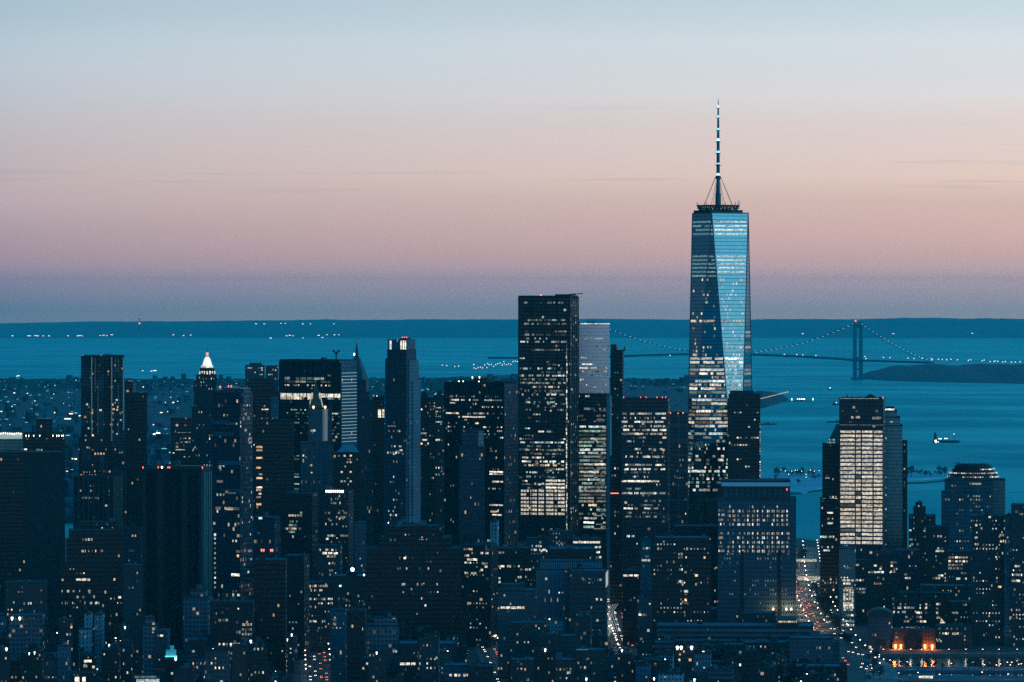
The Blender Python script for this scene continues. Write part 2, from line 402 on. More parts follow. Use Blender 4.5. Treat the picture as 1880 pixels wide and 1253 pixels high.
SNOW = pbr('snow_cover', (.055, .115, .165), .9, 0, .7, .03)

BLD = []                              # every building, for the look along the skyline
win_mesh = {}
def window_unit(w, h, sty):
    k = (round(w * 2) / 2, round(h * 4) / 4, sty)
    if k not in win_mesh:
        W_, H_ = max(k[0], .5), max(k[1], .5)
        me = bpy.data.meshes.new('window')
        x, z, t = W_ / 2, H_ / 2, .14
        me.from_pydata([(-x, 0, -z), (x, 0, -z), (x, 0, z), (-x, 0, z), (-x, -t, -z), (x, -t, -z), (x, -t, z), (-x, -t, z)], [],
                       [(4, 5, 6, 7), (0, 1, 5, 4), (1, 2, 6, 5), (2, 3, 7, 6), (3, 0, 4, 7)])
        me.materials.append(WM[sty]); win_mesh[k] = me
    return win_mesh[k]

class Bldg:
    """u0,u1: edges of the wall that faces the camera in photograph pixels; side: pixels of the flank
    that shows (+ right flank, - left flank); vt: row of the roof; d: distance; D: depth in metres"""
    def __init__(s, name, label, u0, u1, vt, d, side=0, D=None, mat='dark_masonry', tiers=None, cat='building', group=None,
                 roof=None, zb=2.3, par=1.2, flank=None):
        s.d = d; s.u0 = u0; s.u1 = u1; s.side = side; s.vt = vt
        a = atan(((u0 + u1) / 2 - 940) / F)
        W0 = (u1 - u0) * d / F
        D = D or max(18.0, min(60, W0 * .8)); s.D = D
        th = asin(max(-.93, min(.93, side * d / F / D))) if side else 0.0
        s.W = W0 / cos(th); s.th = th; s.cos = cos(th)
        rz = -(a + th); s.rz = rz
        uc = u1 if side >= 0 else u0
        P = Vector((X_at(uc, d), d, 0)); R = Matrix.Rotation(rz, 3, 'Z')
        c = P + R @ Vector(((-1 if side >= 0 else 1) * s.W / 2, D / 2, 0))
        s.c = c
        s.e = empty(name, (c.x, c.y, zb), rz); s.zb = zb
        tag(s.e, label, cat, group)
        s.mat = MATS[mat]; s.wins = []; s.roofmat = roof or random.choice([ROOF, ROOF, SNOWROOF])
        tiers = tiers or [(vt, 0, 0, 0)]
        # tiers from the ground up: (row of its top, left inset px, right inset px, depth inset m)
        s.tb = []; z = 0
        wall = MB(); rf = MB(); pp = MB(); pps = []
        for (v, il, ir, idp) in tiers:
            zt = s.z(v); k = d / F / s.cos
            x0 = -s.W / 2 + il * k; x1 = s.W / 2 - ir * k; y0 = -D / 2 + idp; y1 = D / 2 - idp
            wall.box(x0, x1, y0, y1, z, zt); s.tb.append((x0, x1, y0, y1, z, zt))
            rf.box(x0 + .35, x1 - .35, y0 + .35, y1 - .35, zt, zt + .25)
            if par:
                t = .45
                for b in ((x0 - .1, x1 + .1, y0 - .1, y0 + t), (x0 - .1, x1 + .1, y1 - t, y1 + .1), (x0 - .1, x0 + t, y0 + t, y1 - t), (x1 - t, x1 + .1, y0 + t, y1 - t)):
                    pp.box(*b, zt - .15, zt + par, bottom=True)
                pps.append(pp); pp = MB()
            z = zt
        s.wall = wall.build('wall', s.mat, s.e)
        s.roof = rf.build('roof', s.roofmat, s.e)
        for q in pps: q.build('parapet', PARAPET, s.e)
        s.top = z; BLD.append(s)
    def z(s, v): return Z_at(v, s.d) - s.zb
    def x(s, u):                              # on the front wall
        return -s.W / 2 + (u - s.u0) / (s.u1 - s.u0) * s.W
    def tier_at(s, z):
        for t in s.tb:
            if z < t[5]: return t
        return s.tb[-1]
    def part(s, name, mb, mat, smooth=False):
        up = name in ('plant_room', 'water_tank', 'antenna', 'cooling_unit', 'vent', 'bulkhead', 'dish_post', 'antenna_mast', 'crane', 'window_washing_rig')
        return mb.build(name, mat, s.roof if up else s.e, smooth)
    # --- roof things
    def pent(s, u0, u1, vt, y0=.25, y1=.7, mat=None, name='plant_room'):
        m = MB(); zb = s.top; m.box(s.x(u0), s.x(u1), -s.D / 2 + s.D * y0, -s.D / 2 + s.D * y1, zb, s.z(vt))
        m.box(s.x(u0) - .2, s.x(u1) + .2, -s.D / 2 + s.D * y0 - .2, -s.D / 2 + s.D * y1 + .2, s.z(vt), s.z(vt) + .3)
        return s.part(name, m, mat or EQUIP)
    def tank(s, u, h=7, r=2.2, y=.5):
        x = s.x(u); yy = -s.D / 2 + s.D * y; m = MB(); zb = s.top
        for i in (-1, 1):
            for j in (-1, 1): m.bar((x + i * r * .7, yy + j * r * .7, zb), (x + i * r * .7, yy + j * r * .7, zb + h * .45), .3)
        m.cyl(x, yy, r, zb + h * .42, zb + h * .82, n=10); m.cyl(x, yy, r * 1.06, zb + h * .82, zb + h, .1, 10)
        return s.part('water_tank', m, WOOD)
    def mast(s, u, vt, r=.35, y=.5, red=False):
        x = s.x(u); yy = -s.D / 2 + s.D * y; m = MB(); m.cyl(x, yy, r * 1.6, s.top, s.z(vt), r * .6, 6)
        o = s.part('antenna', m, STEEL)
        if red: s.beacon(u, vt, y, .6)
        return o
    def beacon(s, u, v, y=.02, r=.6, mat=None, name='warning_light'):
        m = MB(); m.cyl(0, 0, r * .5, -1.2, 0, n=6); m.sphere(0, 0, r * .6, r, 8, 5)
        o = m.build(name, mat or RED, s.roof); o.location = (s.x(u), -s.D / 2 + s.D * y, s.z(v)); return o
    def clutter(s, n=4, y0=.1):
        t = s.tb[-1]; w = t[1] - t[0]; dd = t[3] - t[2]
        for i in range(n):
            a = random.random()
            bx = random.uniform(t[0] + 1.5, t[1] - 3); by = random.uniform(t[2] + 2, t[3] - 4); m = MB()
            if a < .3 and w > 10:
                ww, hh = random.uniform(3, min(9, w * .3)), random.uniform(2.5, 5)
                m.box(bx, min(bx + ww, t[1] - 1), by, min(by + random.uniform(3, 7), t[3] - 1), s.top + .2, s.top + hh); m.box(bx - .2, min(bx + ww, t[1] - 1) + .2, by - .2, min(by + 3, t[3] - 1), s.top + hh, s.top + hh + .25)
                s.part('bulkhead', m, random.choice([EQUIP, EQUIP_PALE, PARAPET]))
            elif a < .8:
                hh = random.uniform(1.2, 2.2); m.box(bx, bx + 2.4, by, by + 2, s.top + .5, s.top + hh + .5); m.cyl(bx + 1.2, by + 1, .8, s.top + hh + .5, s.top + hh + .8, n=8)
                for q in (0.2, 2.0): m.box(bx + q, bx + q + .2, by + .2, by + 1.8, s.top + .2, s.top + .5)
                s.part('cooling_unit', m, EQUIP_PALE)
            else:
                m.cyl(bx, by, .5, s.top + .2, s.top + 2.5, n=8); m.cyl(bx, by, .75, s.top + 2.5, s.top + 2.9, n=8)
                s.part('vent', m, EQUIP)
    # --- windows
    def win(s, face, xc, zc, w, h, sty):
        s.wins.append((face, xc, zc, w, h, sty))
    def row(s, v, ua=None, ub=None, sty='w', fill=.85, h=3.0, pw=4.4, gap=.5, run=4, off=0.0):
        """lit windows along the camera-side wall in one storey"""
        ua = s.u0 + 1 if ua is None else ua; ub = s.u1 - 1 if ub is None else ub
        k = s.d / F; z = s.z(v); u = ua
        z = round((z + off) / 3.9) * 3.9 if False else z
        on = 0; start = None; t = s.tier_at(z)
        while u < ub - 1e-6:
            nx = min(u + pw, ub)
            if random.random() < fill:
                if start is None: start = u; on = 0
                on += 1
            if start is not None and (random.random() > fill or on >= run or nx >= ub - 1e-6):
                e = start + pw * on
                e = min(e, ub)
                xa, xb = s.x(start) + gap * .5, s.x(e) - gap * .5
                xa = max(xa, t[0] + .3); xb = min(xb, t[1] - .3)
                if xb - xa > .6: s.win('f', (xa + xb) / 2, z, xb - xa, h * random.uniform(.85, 1), sty)
                start = None
            u = nx
    def grid(s, va, vb, ua=None, ub=None, dens=.12, sty='wcd', fh=3.8, bw=3.0, ww=1.7, wh=1.9, face='f', cluster=.6):
        """scattered lit windows on a storey and bay grid"""
        za, zb = s.z(max(va, vb)), s.z(min(va, vb)); za = max(za, 5)
        zz = za
        while zz < zb - fh * .5:
            t = s.tier_at(zz + fh / 2)
            if face == 'f':
                xa = max(t[0], s.x(ua) if ua is not None else -1e9) + .8; xb = min(t[1], s.x(ub) if ub is not None else 1e9) - .8
            else: xa, xb = t[2] + .8, t[3] - .8
            act = random.random() ** 1.5 * 2 * dens
            x = xa; prev = False
            while x + bw <= xb + .01:
                pr = act + (cluster * .8 if prev else 0) * (1 if act > dens * .3 else .3)
                if random.random() < pr:
                    s.win(face, x + bw / 2, zz + fh / 2, ww * random.choice([1, 1, 1, .6]), wh, random.choice(sty)); prev = random.random() < .75
                else: prev = False
                x += bw
            zz += fh
    def finish(s):
        if not s.wins: return
        items = sorted(s.wins, key=lambda q: -q[3] * q[4]); rest = items[96:]
        def place(q):
            face, xc, zc, w, h, sty = q; t = s.tier_at(zc)
            if face == 'f': return Vector((xc, t[2] - .02, zc)), 0
            if face == 'r': return Vector((t[1] + .02, xc, zc)), pi / 2
            return Vector((t[0] - .02, xc, zc)), -pi / 2
        for q in items[:96]:
            loc, rz = place(q)
            o = bpy.data.objects.new('window', window_unit(q[3], q[4], q[5])); COL.objects.link(o)
            o.parent = s.e; o.location = loc; o.rotation_euler = (0, 0, rz)
        if rest:
            bys = {}
            for q in rest: bys.setdefault(q[5], []).append(q)
            me = bpy.data.meshes.new('window'); vs = []; fs = []; mi = []
            for k, (sty, qs) in enumerate(bys.items()):
                me.materials.append(WM[sty])
                for q in qs:
                    loc, rz = place(q); u = window_unit(q[3], q[4], q[5]); b = len(vs); R = Matrix.Rotation(rz, 3, 'Z')
                    vs += [tuple(R @ v.co + loc) for v in u.vertices]
                    for p in u.polygons: fs.append(tuple(i + b for i in p.vertices)); mi.append(k)
            me.from_pydata(vs, [], fs); me.polygons.foreach_set('material_index', mi)
            o = bpy.data.objects.new('window', me); COL.objects.link(o); o.parent = s.e; o['kind'] = 'stuff'
    def fins(s, pitch, mat, name='mullions', w=.35, dep=.45, faces='fr', t=0, z0=0, z1=None):
        x0, x1, y0, y1, za, zb = s.tb[t]; m = MB(); za = max(za, z0); zb = z1 or zb
        if 'f' in faces:
            n = max(1, int((x1 - x0) / pitch))
            for i in range(n + 1):
                x = x0 + (x1 - x0) * i / n; m.box(x - w / 2, x + w / 2, y0 - dep, y0 + .05, za, zb - .2)
        for fc, xx in (('r', x1), ('l', x0)):
            if fc in faces:
                n = max(1, int((y1 - y0) / pitch)); sg = 1 if fc == 'r' else -1
                for i in range(1, n + 1):
                    y = y0 + (y1 - y0) * i / n; m.box(min(xx - sg * .05, xx + sg * dep), max(xx - sg * .05, xx + sg * dep), y - w / 2, y + w / 2, za, zb - .2)
        return s.part(name, m, mat)
    def bands(s, pitch, mat, name='floor_bands', h=.6, dep=.3, faces='fr', t=0, z0=0, z1=None):
        x0, x1, y0, y1, za, zb = s.tb[t]; m = MB(); za = max(za, z0); zb = z1 or zb
        z = za + pitch
        while z < zb - .5:
            if 'f' in faces: m.box(x0 - .05, x1 + .05, y0 - dep, y0 + .04, z, z + h, bottom=True)
            if 'r' in faces: m.box(x1 - .04, x1 + dep, y0 + .05, y1, z, z + h, bottom=True)
            if 'l' in faces: m.box(x0 - dep, x0 + .04, y0 + .05, y1, z, z + h, bottom=True)
            z += pitch
        return s.part(name, m, mat)
# ================================================================== landmark towers
# ---- the tallest tower: square base, square top turned by 45 degrees, eight tall triangles
def one_tower():
    d = 4608.0; e = empty('glass_skyscraper', (X_at(1325.5, d), d + 38, 2.3), 0)
    tag(e, 'tallest tower, tapering triangular glass facets with a ringed roof and a tall lit spire', 'skyscraper')
    a = 61.0; ph = radians(19.7); zt = Z_at(391, d) - 2.3; zm = 57.0
    base = [Matrix.Rotation(-ph, 2) @ Vector(p) for p in ((-a/2, -a/2), (a/2, -a/2), (a/2, a/2), (-a/2, a/2))]
    # front wall normal must lean to the left: rotate clockwise seen from above shows the right flank
    top = [(base[i] + base[(i + 1) % 4]) / 2 for i in range(4)]
    top = [p * 1.045 for p in top]
    pod = MB(); pod.prism([tuple(p) for p in base], 0, zm); pod.build('podium', PALESTEEL, e)
    names = []
    sh = MB()
    vs = [(p.x, p.y, zm) for p in base] + [(p.x, p.y, zt) for p in top]
    fs = []
    for i in range(4):
        fs.append((i, (i + 1) % 4, 4 + i))                    # upright triangle
        fs.append(((i + 1) % 4, 4 + (i + 1) % 4, 4 + i))      # hanging triangle
    fs.append((4, 5, 6, 7)); sh.add(vs, fs)
    sh.build('glass_facets', MATS['tower_glass'], e)
    # metal seams along the edges
    ed = MB()
    for i in range(4):
        for q in (base[i], base[(i + 1) % 4]):
            A = Vector((q.x, q.y, zm)); B = Vector((top[i].x, top[i].y, zt)); o = Vector((A.x, A.y, 0)).normalized() * .15
            ed.bar(A + o, B + o, .7)
        A = Vector((top[i].x, top[i].y, zt)); B = Vector((top[(i+1) % 4].x, top[(i+1) % 4].y, zt)); ed.bar(A, B, 1.2)
    ed.build('edge_seams', PALESTEEL, e)
    # lit storeys: strips laid on the facets
    wins = []
    def facet(P, Q, R):
        P, Q, R = map(Vector, (P, Q, R)); n = (Q - P).cross(R - P).normalized()
        if n.dot(Vector((P.x + Q.x + R.x, P.y + Q.y + R.y, 0))) < 0: n = -n
        return n
    def strip_at(tri, ua, ub, v, h, sty):
        """a window between columns ua..ub of row v on a facet"""
        P, n = Vector(tri[0]), facet(*tri); pts = []
        org = Vector((-e.location.x, -e.location.y, EYE - 2.3))
        for u, vv in ((ua, v), (ub, v)):
            dr = Vector(((u - 940) / F, 1, dirz(vv))); k = (P - org).dot(n) / dr.dot(n); pts.append(org + dr * k)
        A, B = pts; up = Vector((0, 0, 1)); up = (up - n * up.dot(n)).normalized()
        w = (B - A).length; rt = up.cross(n) * -1
        if rt.dot(B - A) < 0: rt = -rt
        c = (A + B) / 2 + n * .05
        M = Matrix((rt, -n, up)).transposed().to_4x4(); M.translation = c
        wins.append((w, h, sty, M))
    v3 = lambda p, z: (p.x, p.y, z)
    L = (v3(base[0], zm), v3(base[1], zm), v3(top[0], zt))                # dark upright facet to the left
    M_ = (v3(base[1], zm), v3(top[1], zt), v3(top[0], zt))                # bright hanging facet
    K = (v3(base[0], zm), v3(top[0], zt), v3(top[3], zt))                 # thin dark facet at the far left
    R_ = (v3(base[1], zm), v3(base[2], zm), v3(top[1], zt))
    def uline(p, q, v):                                                  # where an edge crosses row v
        def pr(P): 
            w = Vector(P) + e.location; y = w.y; return (940 + w.x / y * F, (w.z - EYE) / y)
        (ua, ka), (ub, kb) = pr(p), pr(q); kk = dirz(v); f = (kk - ka) / (kb - ka); return ua + (ub - ua) * f
    def edges(v):
        return uline(base[0].to_3d() + Vector((0, 0, zm)), Vector(v3(top[3], zt)), v), uline(v3(base[0], zm), v3(top[0], zt), v), uline(v3(base[1], zm), v3(top[0], zt), v), uline(v3(base[1], zm), v3(top[1], zt), v)
    fh = 4.07 / d * F
    def run(tri, ua, ub, v, h, sty, fill, pw=5.2, mx=6):
        u = ua; st = None
        while u < ub - 1:
            e1 = min(u + pw, ub)
            if random.random() < fill:
                if st is None: st = u
            elif st is not None: strip_at(tri, st + .25, u - .25, v, h, sty); st = None
            if st is not None and (e1 >= ub - 1 or e1 - st > pw * mx): strip_at(tri, st + .25, e1 - .25, v, h, sty); st = None
            u = e1
    rows = []
    # (first row, last row, step, style dark side, fill, style bright side, fill)
    for v in (408, 415.5, 422.5, 430): rows.append((v, 'q', .97, 'p', .99, 2.0, 6))
    for v in (471, 478, 485, 492, 499.5, 507): rows.append((v, 'q', .93, 'p', .99 if v < 502 else .1, 1.7, 6))
    v = 514.0
    while v < 900:
        if v < 650: act = random.choice([.03, .08, .12, .2, .06])
        elif v < 740: act = random.choice([.75, .85, .9, .2])
        elif v < 800: act = random.choice([.9, .1, .5, .85, .92])
        else: act = random.choice([.3, .55, .2, .1, .5])
        if 584 < v < 592: act = .55
        rows.append((v, random.choice('wwwcg'), act, random.choice('ppc'), min(.7, act * .8 + .1), 2.5, 2 if act < .3 else 5)); v += fh
    for v, s1, f1, s2, f2, h, mx in rows:
        ea, eb, ec, ed_ = edges(v)
        small = v > 511 and f1 < .25
        if eb - ea > 4: run(K, ea + 1.5, eb - .6, v, h, s1, f1, 5.2 if not small else 2.6, mx)
        if ec - eb > 3: run(L, eb + .8, ec - 1, v, h, s1, f1, 5.2 if not small else 2.6, mx)
        if ed_ - ec > 4: run(M_, ec + 2, ed_ - 2, v, h, s2, f2, 5.2 if not small else 2.6, mx)
        if v > 600 and random.random() < .35: 
            er = uline(v3(base[2], zm), v3(top[1], zt), v)
            if er - ed_ > 3: strip_at(R_, ed_ + 1, er - 1, v, h, 'd')
    wins.sort(key=lambda q: -q[0] * q[1])
    # the clear strips first so they stay parts
    for w, h, sty, M in wins[:98]:
        o = bpy.data.objects.new('window', window_unit(w, h, sty)); COL.objects.link(o); o.parent = e; o.matrix_local = M
    me = bpy.data.meshes.new('window'); vs = []; fs = []; mi = []; sl = {}
    for w, h, sty, M in wins[98:]:
        if sty not in sl: sl[sty] = len(sl); me.materials.append(WM[sty])
        u = window_unit(w, h, sty); b = len(vs); vs += [tuple(M @ q.co) for q in u.vertices]
        for p in u.polygons: fs.append(tuple(i + b for i in p.vertices)); mi.append(sl[sty])
    me.from_pydata(vs, [], fs); me.polygons.foreach_set('material_index', mi)
    o = bpy.data.objects.new('window', me); COL.objects.link(o); o.parent = e; o['kind'] = 'stuff'
    # roof slab, ring and guy-wired spire
    kx = d / F; cx, cy = 0.0, 0.0
    cx = X_at(1321.5, d) - e.location.x
    rf = MB(); rf.prism([(cx + p.x * .88, cy + p.y * .88) for p in top], zt + .6, zt + 3.4); rf.build('roof_slab', STEEL, e)
    Z = lambda v: Z_at(v, d) - 2.3
    ring = MB(); n = 28
    for zz, r in ((Z(386), 21.0), (Z(381.5), 22.0), (Z(377), 22.8)):
        for i in range(n):
            a0, a1 = 2 * pi * i / n, 2 * pi * (i + 1) / n
            ring.bar((cx + r * cos(a0), cy + r * sin(a0), zz), (cx + r * cos(a1), cy + r * sin(a1), zz), 1.9, 1.5)
    for i in range(n):
        a0 = 2 * pi * i / n
        ring.bar((cx + 20 * cos(a0), cy + 20 * sin(a0), zt + 3), (cx + 22.8 * cos(a0), cy + 22.8 * sin(a0), Z(377)), .8)
    ring.cyl(cx, cy, 15, zt + 3.4, Z(380), 14, 20)
    ring.build('antenna_ring', STEEL, e)
    ant = MB()
    for a0, hh in ((.1, 4), (.6, 3), (1.2, 3.2), (2.2, 3), (2.9, 4), (3.5, 2.5), (4.1, 3.4), (5.0, 3), (5.9, 6), (5.6, 4)):
        ant.bar((cx + 22.6 * cos(a0), cy + 22.6 * sin(a0), Z(377)), (cx + 24 * cos(a0), cy + 22.6 * sin(a0), Z(377) + hh), .5)
    ant.build('whip_antennas', STEEL, e)
    dots = MB()
    for i in range(22):
        a0 = 2 * pi * i / 22; dots.box(cx + 15.6 * cos(a0) - .5, cx + 15.6 * cos(a0) + .5, cy + 15.6 * sin(a0) - .5, cy + 15.6 * sin(a0) + .5, Z(383.5), Z(382), True)
    dots.build('ring_lights', MATS['lit_window_greenish'], e)
    sp = MB()
    sp.cyl(cx, cy, 3.3, zt + 3, Z(354), 3.0, 10)
    sp.build('spire_base', EQUIP_PALE, e)
    sp = MB(); sp.cyl(cx, cy, 2.6, Z(354), Z(327), 1.6, 10); sp.cyl(cx, cy, 4.0, Z(327), Z(321), 2.4, 10)
    segs = [(321, 2.0), (302, 1.9), (280, 1.75), (259, 1.6), (237, 1.35), (214, 1.05), (196, .8), (178, .15)]
    for (va, ra), (vb, rb) in zip(segs, segs[1:]):
        sp.cyl(cx, cy, ra, Z(va), Z(vb) , max(rb, .1), 8)
        if vb > 190: sp.cyl(cx, cy, rb + 1.2, Z(vb) - .4, Z(vb) + .3, n=8)
    sp.build('spire', pbr('spire_steel', (.02, .10, .17), .4, .2, .2, .2), e)
    for v, r in ((318, 2.3), (297, 1.9), (276, 1.9), (254, 1.8), (235, 1.5), (212, 1.2), (193, .9)):
        m = MB(); m.cyl(0, 0, r, -1.6, 1.6, r * .7, 8); o = m.build('spire_light', BLUE_LAMP if v not in (193, 254, 318) else lamp_mat('spire_white', (.5, .85, 1), 1.6), e); o.location = (cx, cy - .2, Z(v))
    gw = MB()
    for i in range(8):
        a0 = 2 * pi * (i + .35) / 8
        gw.bar((cx + 17 * cos(a0), cy + 17 * sin(a0), Z(377)), (cx + 3.6 * cos(a0), cy + 3.6 * sin(a0), Z(326)), .28)
    gw.build('guy_wires', STEEL, e)
    return e
one_tower()

pbr('blade_panel', (.03, .26, .36), .6, 0, .08, .01)
# ---- helpers for a batch of window rows given by row numbers in the photograph
def rows_every(b, va, vb, step, **k):
    v = va
    while v < vb: b.row(v, **k); v += step

# ---- tower with crane, dark glass, bright lower storeys
b = Bldg('skyscraper', 'tall dark glass office tower with a crane on its roof and bright lower storeys', 952, 1047, 545, 4600, 15, 52, 'dark_curtain_wall', cat='skyscraper', roof=ROOF)
b.fins(11.6, STEEL, 'mega_columns', .8, .9); 
for v, ua, ub, st, fl in [(556, 962, 1045, 'd', .3), (588, 966, 1040, 'g', .7), (595, 962, 1040, 'd', .6), (609, 1018, 1040, 'c', .9), (615, 963, 1040, 'g', .7), (622, 960, 1008, 'w', .35), (628, 955, 1040, 'd', .5), (643, 974, 1034, 'd', .9),
                          (670, 1002, 1022, 'c', .8), (677, 954, 1036, 'c', .65), (684, 1002, 1030, 'd', .9), (690, 955, 1036, 'c', .4), (697, 955, 1036, 'd', .5), (704, 955, 1036, 'g', .45), (711, 955, 1036, 'w', .4), (718, 960, 1036, 'd', .4), (725, 955, 1036, 'w', .35), (732, 970, 1020, 'd', .3), (739, 965, 1030, 'g', .35), (746, 975, 1030, 'd', .2), (753, 960, 1035, 'd', .3),
                          (793, 988, 1000, 'b', 1), (793, 1003, 1015, 'd', 1), (813, 955, 1036, 'c', .75), (820, 955, 1036, 'g', .5), (827, 955, 1036, 'w', .6), (834, 965, 1036, 'd', .6), (841, 955, 1000, 'w', .6), (848, 955, 1036, 'w', .75), (855, 955, 1036, 'w', .75), (862, 1000, 1036, 'w', .9), (868, 963, 1030, 'c', .5), (876, 963, 1030, 'd', .4), (889, 960, 1000, 'd', .6), (883, 1002, 1037, 'b', 1), (889.5, 1002, 1037, 'b', 1), (896, 1002, 1037, 'b', 1)]:
    b.row(v, ua, ub, random.choice([st, st, 'd', 'c']), fl, 2.0, 3.0, run=3)
for v in (902, 909, 916, 923, 930, 937, 944):
    for ua, ub in ((956, 971.5), (973.5, 986), (988.5, 1000), (1002.5, 1016), (1018, 1037)): b.row(v, ua, ub, 'm', .97, 2.6, (ub - ua) / 3, run=1, gap=.4)
m = MB(); m.box(b.x(1041) - .8, b.x(1041) + .8, -b.D / 2 - 1.5, -b.D / 2, 20, b.z(622)); b.part('hoist_mast', m, STEEL)
for k, v in enumerate(range(628, 972, 7)):
    m = MB(); m.box(-.5, .5, -.3, .3, -1.6, 1.6, True); o = m.build('hoist_lamp', WM['b'] if random.random() < .6 else WM['d'], b.e); o.location = (b.x(1041 + random.uniform(-.6, .6)), -b.D / 2 - 1.9, b.z(v))
m = MB(); zt = b.top; m.box(b.x(1015), b.x(1046), -12, 14, zt, b.z(540.5)); b.part('plant_room', m, STEEL)
m = MB(); x0 = b.x(1038); m.bar((x0, 0, zt), (x0, 0, b.z(540)), 1.4); m.bar((x0 - 5, 0, b.z(542)), (x0 + 7, 0, b.z(540)), 1.3); m.bar((x0 + 6, 0, b.z(540.5)), (x0 + 15, 0, b.z(539)), .9)
b.part('crane', m, STEEL); b.beacon(993, 544, r=1.1)
m = MB()                                     # louvred screen at the flank
for i in range(14): m.box(b.W / 2 + .1, b.W / 2 + 1.2, -b.D / 2 + 1, b.D / 2, b.z(552 + i * 2.3), b.z(552 + i * 2.3) + .6, True)
b.part('louvres', m, STEEL)
b.grid(970, 560, dens=.10, sty='gdw', face='r'); b.grid(900, 650, dens=.10, sty='dgw', face='f', ww=2.4, wh=1.6); b.finish()
# ---- mirror tower behind it
b = Bldg('skyscraper', 'tall pale mirror glass tower with a thin bright line along its roof', 1063, 1119, 596, 4820, 0, 45, 'mirror_glass', cat='skyscraper')
m = MB(); m.box(-b.W / 2 + 1, b.W / 2 + .2, -b.D / 2 - .6, -b.D / 2 - .1, b.top + 0.2, b.top + 1.2, True); b.part('roof_light_line', m, WM['b'])
b.beacon(1074, 595)
for v, ua, ub, st, fl in [(622, 1072, 1112, 'c', .8), (636, 1095, 1118, 'd', .4), (642, 1106, 1116, 'd', .8), (657, 1066, 1080, 'c', .7), (662, 1106, 1116, 'd', .8), (669, 1064, 1090, 'c', .9), (676, 1064, 1115, 'w', .9), (683, 1064, 1100, 'd', .9), (690, 1066, 1118, 'd', .6), (697, 1064, 1072, 'c', .9)]: b.row(v, ua, ub, st, fl, 1.6, 4)
b.grid(722, 680, dens=.12, sty='odwg', fh=2.6, bw=2.2, ww=1.0, wh=1.0); b.finish()
b = Bldg('skyscraper', 'dark glass block with dense green and white lit storeys below the pale mirror tower', 1050, 1114, 726, 4700, 6, 40, 'dark_curtain_wall', cat='skyscraper')
b.row(728, 1052, 1112, 'g', .2, 2); 
for i, v in enumerate([751, 764, 771, 784, 792, 799, 806, 812, 819, 826, 832, 839, 846, 853, 860, 867, 874, 881, 888, 895, 902, 909, 915, 921, 928, 936, 944, 952, 960, 968]):
    b.row(v, 1051 if i % 3 else 1064, 1113, random.choice('gwdcgd'), .95 if 780 < v < 925 else .6, 2.4, 4, run=5); 
    if random.random() < .5: b.row(v + 3.2, 1090, 1113, 'd', .6, 1.2, 4, run=5)
b.finish()
b = Bldg('skyscraper', 'pale blue blade wall standing at the right edge of the green lit block', 1114, 1120, 727, 4660, 3, 20, 'blade_panel', cat='skyscraper', roof=ROOF, par=0); b.finish()
# ---- dark slim tower with masts
b = Bldg('skyscraper', 'slim dark tower with twin masts right of the mirror tower', 1121, 1143, 645, 5000, 3, 30, 'black_steel_wall', cat='skyscraper', roof=ROOF)
b.pent(1121, 1131, 633, .1, .8, STEEL); b.mast(1145, 636, .8); b.mast(1131, 634, .5)
b.grid(800, 680, dens=.12, sty='cgd', ww=1, wh=1); b.finish()
b = Bldg('office_building', 'dark lower block with a red sign line right of the pale blue blade wall', 1120, 1141, 840, 4450, 0, 30, 'black_steel_wall', roof=ROOF)
m = MB(); m.box(b.x(1121), b.x(1136), -b.D / 2 - .5, -b.D / 2 - .05, b.z(907), b.z(905), True); b.part('red_sign_line', m, lamp_mat('sign_red', (1, .25, .15), 1.6))
b.grid(1030, 850, dens=.05, sty='cd'); b.finish()
# ---- many-storeyed lit tower
b = Bldg('skyscraper', 'broad dark glass tower with blank crown and lit storey ribbons, left of the tallest tower', 1141, 1226, 734, 4400, 4, 50, 'dark_curtain_wall', cat='skyscraper', roof=ROOF)
b.pent(1180, 1224, 732, .3, .8)
for u in (1145, 1176, 1186, 1206, 1216, 1222): b.beacon(u, 729.5, .05, .32)
for v, ua, ub, st, fl in [(760, 1142, 1224, 'w', .8), (768, 1142, 1224, 'w', .5), (775, 1141, 1224, 'c', .85), (783, 1145, 1224, 'w', .6), (790, 1141, 1224, 'w', .8), (797, 1141, 1224, 'w', .85), (804, 1162, 1190, 'w', .8), (804, 1216, 1224, 'w', 1), (811, 1145, 1200, 'd', .3), (818, 1162, 1190, 'o', .35), (825, 1162, 1220, 'w', .4), (832, 1170, 1220, 'w', .55), (839, 1148, 1222, 'w', .6), (847, 1205, 1222, 'w', .5), (854, 1148, 1222, 'w', .85), (862, 1146, 1222, 'w', .75), (868, 1146, 1200, 'd', .5), (876, 1150, 1200, 'c', .3),
                          (884, 1141, 1211, 'b', 1), (890, 1196, 1216, 'w', .4), (898, 1148, 1178, 'w', .6), (906, 1141, 1224, 'g', .85), (920, 1175, 1214, 'w', .7), (928, 1150, 1214, 'd', .5), (934, 1142, 1224, 'w', .6), (942, 1145, 1224, 'd', .6), (949, 1145, 1224, 'd', .5), (985, 1142, 1175, 'c', .4), (999, 1142, 1175, 'c', .3)]: b.row(v, ua, ub, random.choice([st, st, 'c', 'd']), fl, 2.0, 2.9, run=4)
b.finish()
# ---- teal framed tower
b = Bldg('office_building', 'teal glass framed tower between the lit storey ribbons and the tallest tower', 1229, 1263, 762, 4500, -2, 30, 'navy_glass')
b.fins(9, PALESTEEL, 'frame_columns', .7, .5, 'f'); b.bands(16, PALESTEEL, 'frame_beams', .7, .4, 'f'); b.beacon(1231, 759, r=.6); b.beacon(1245, 760, r=.6); b.beacon(1254, 759, r=.6)
b.grid(960, 780, dens=.07, sty='cwg', ww=1.1, wh=1.3); b.pent(1232, 1254, 757, .3, .8); b.finish()
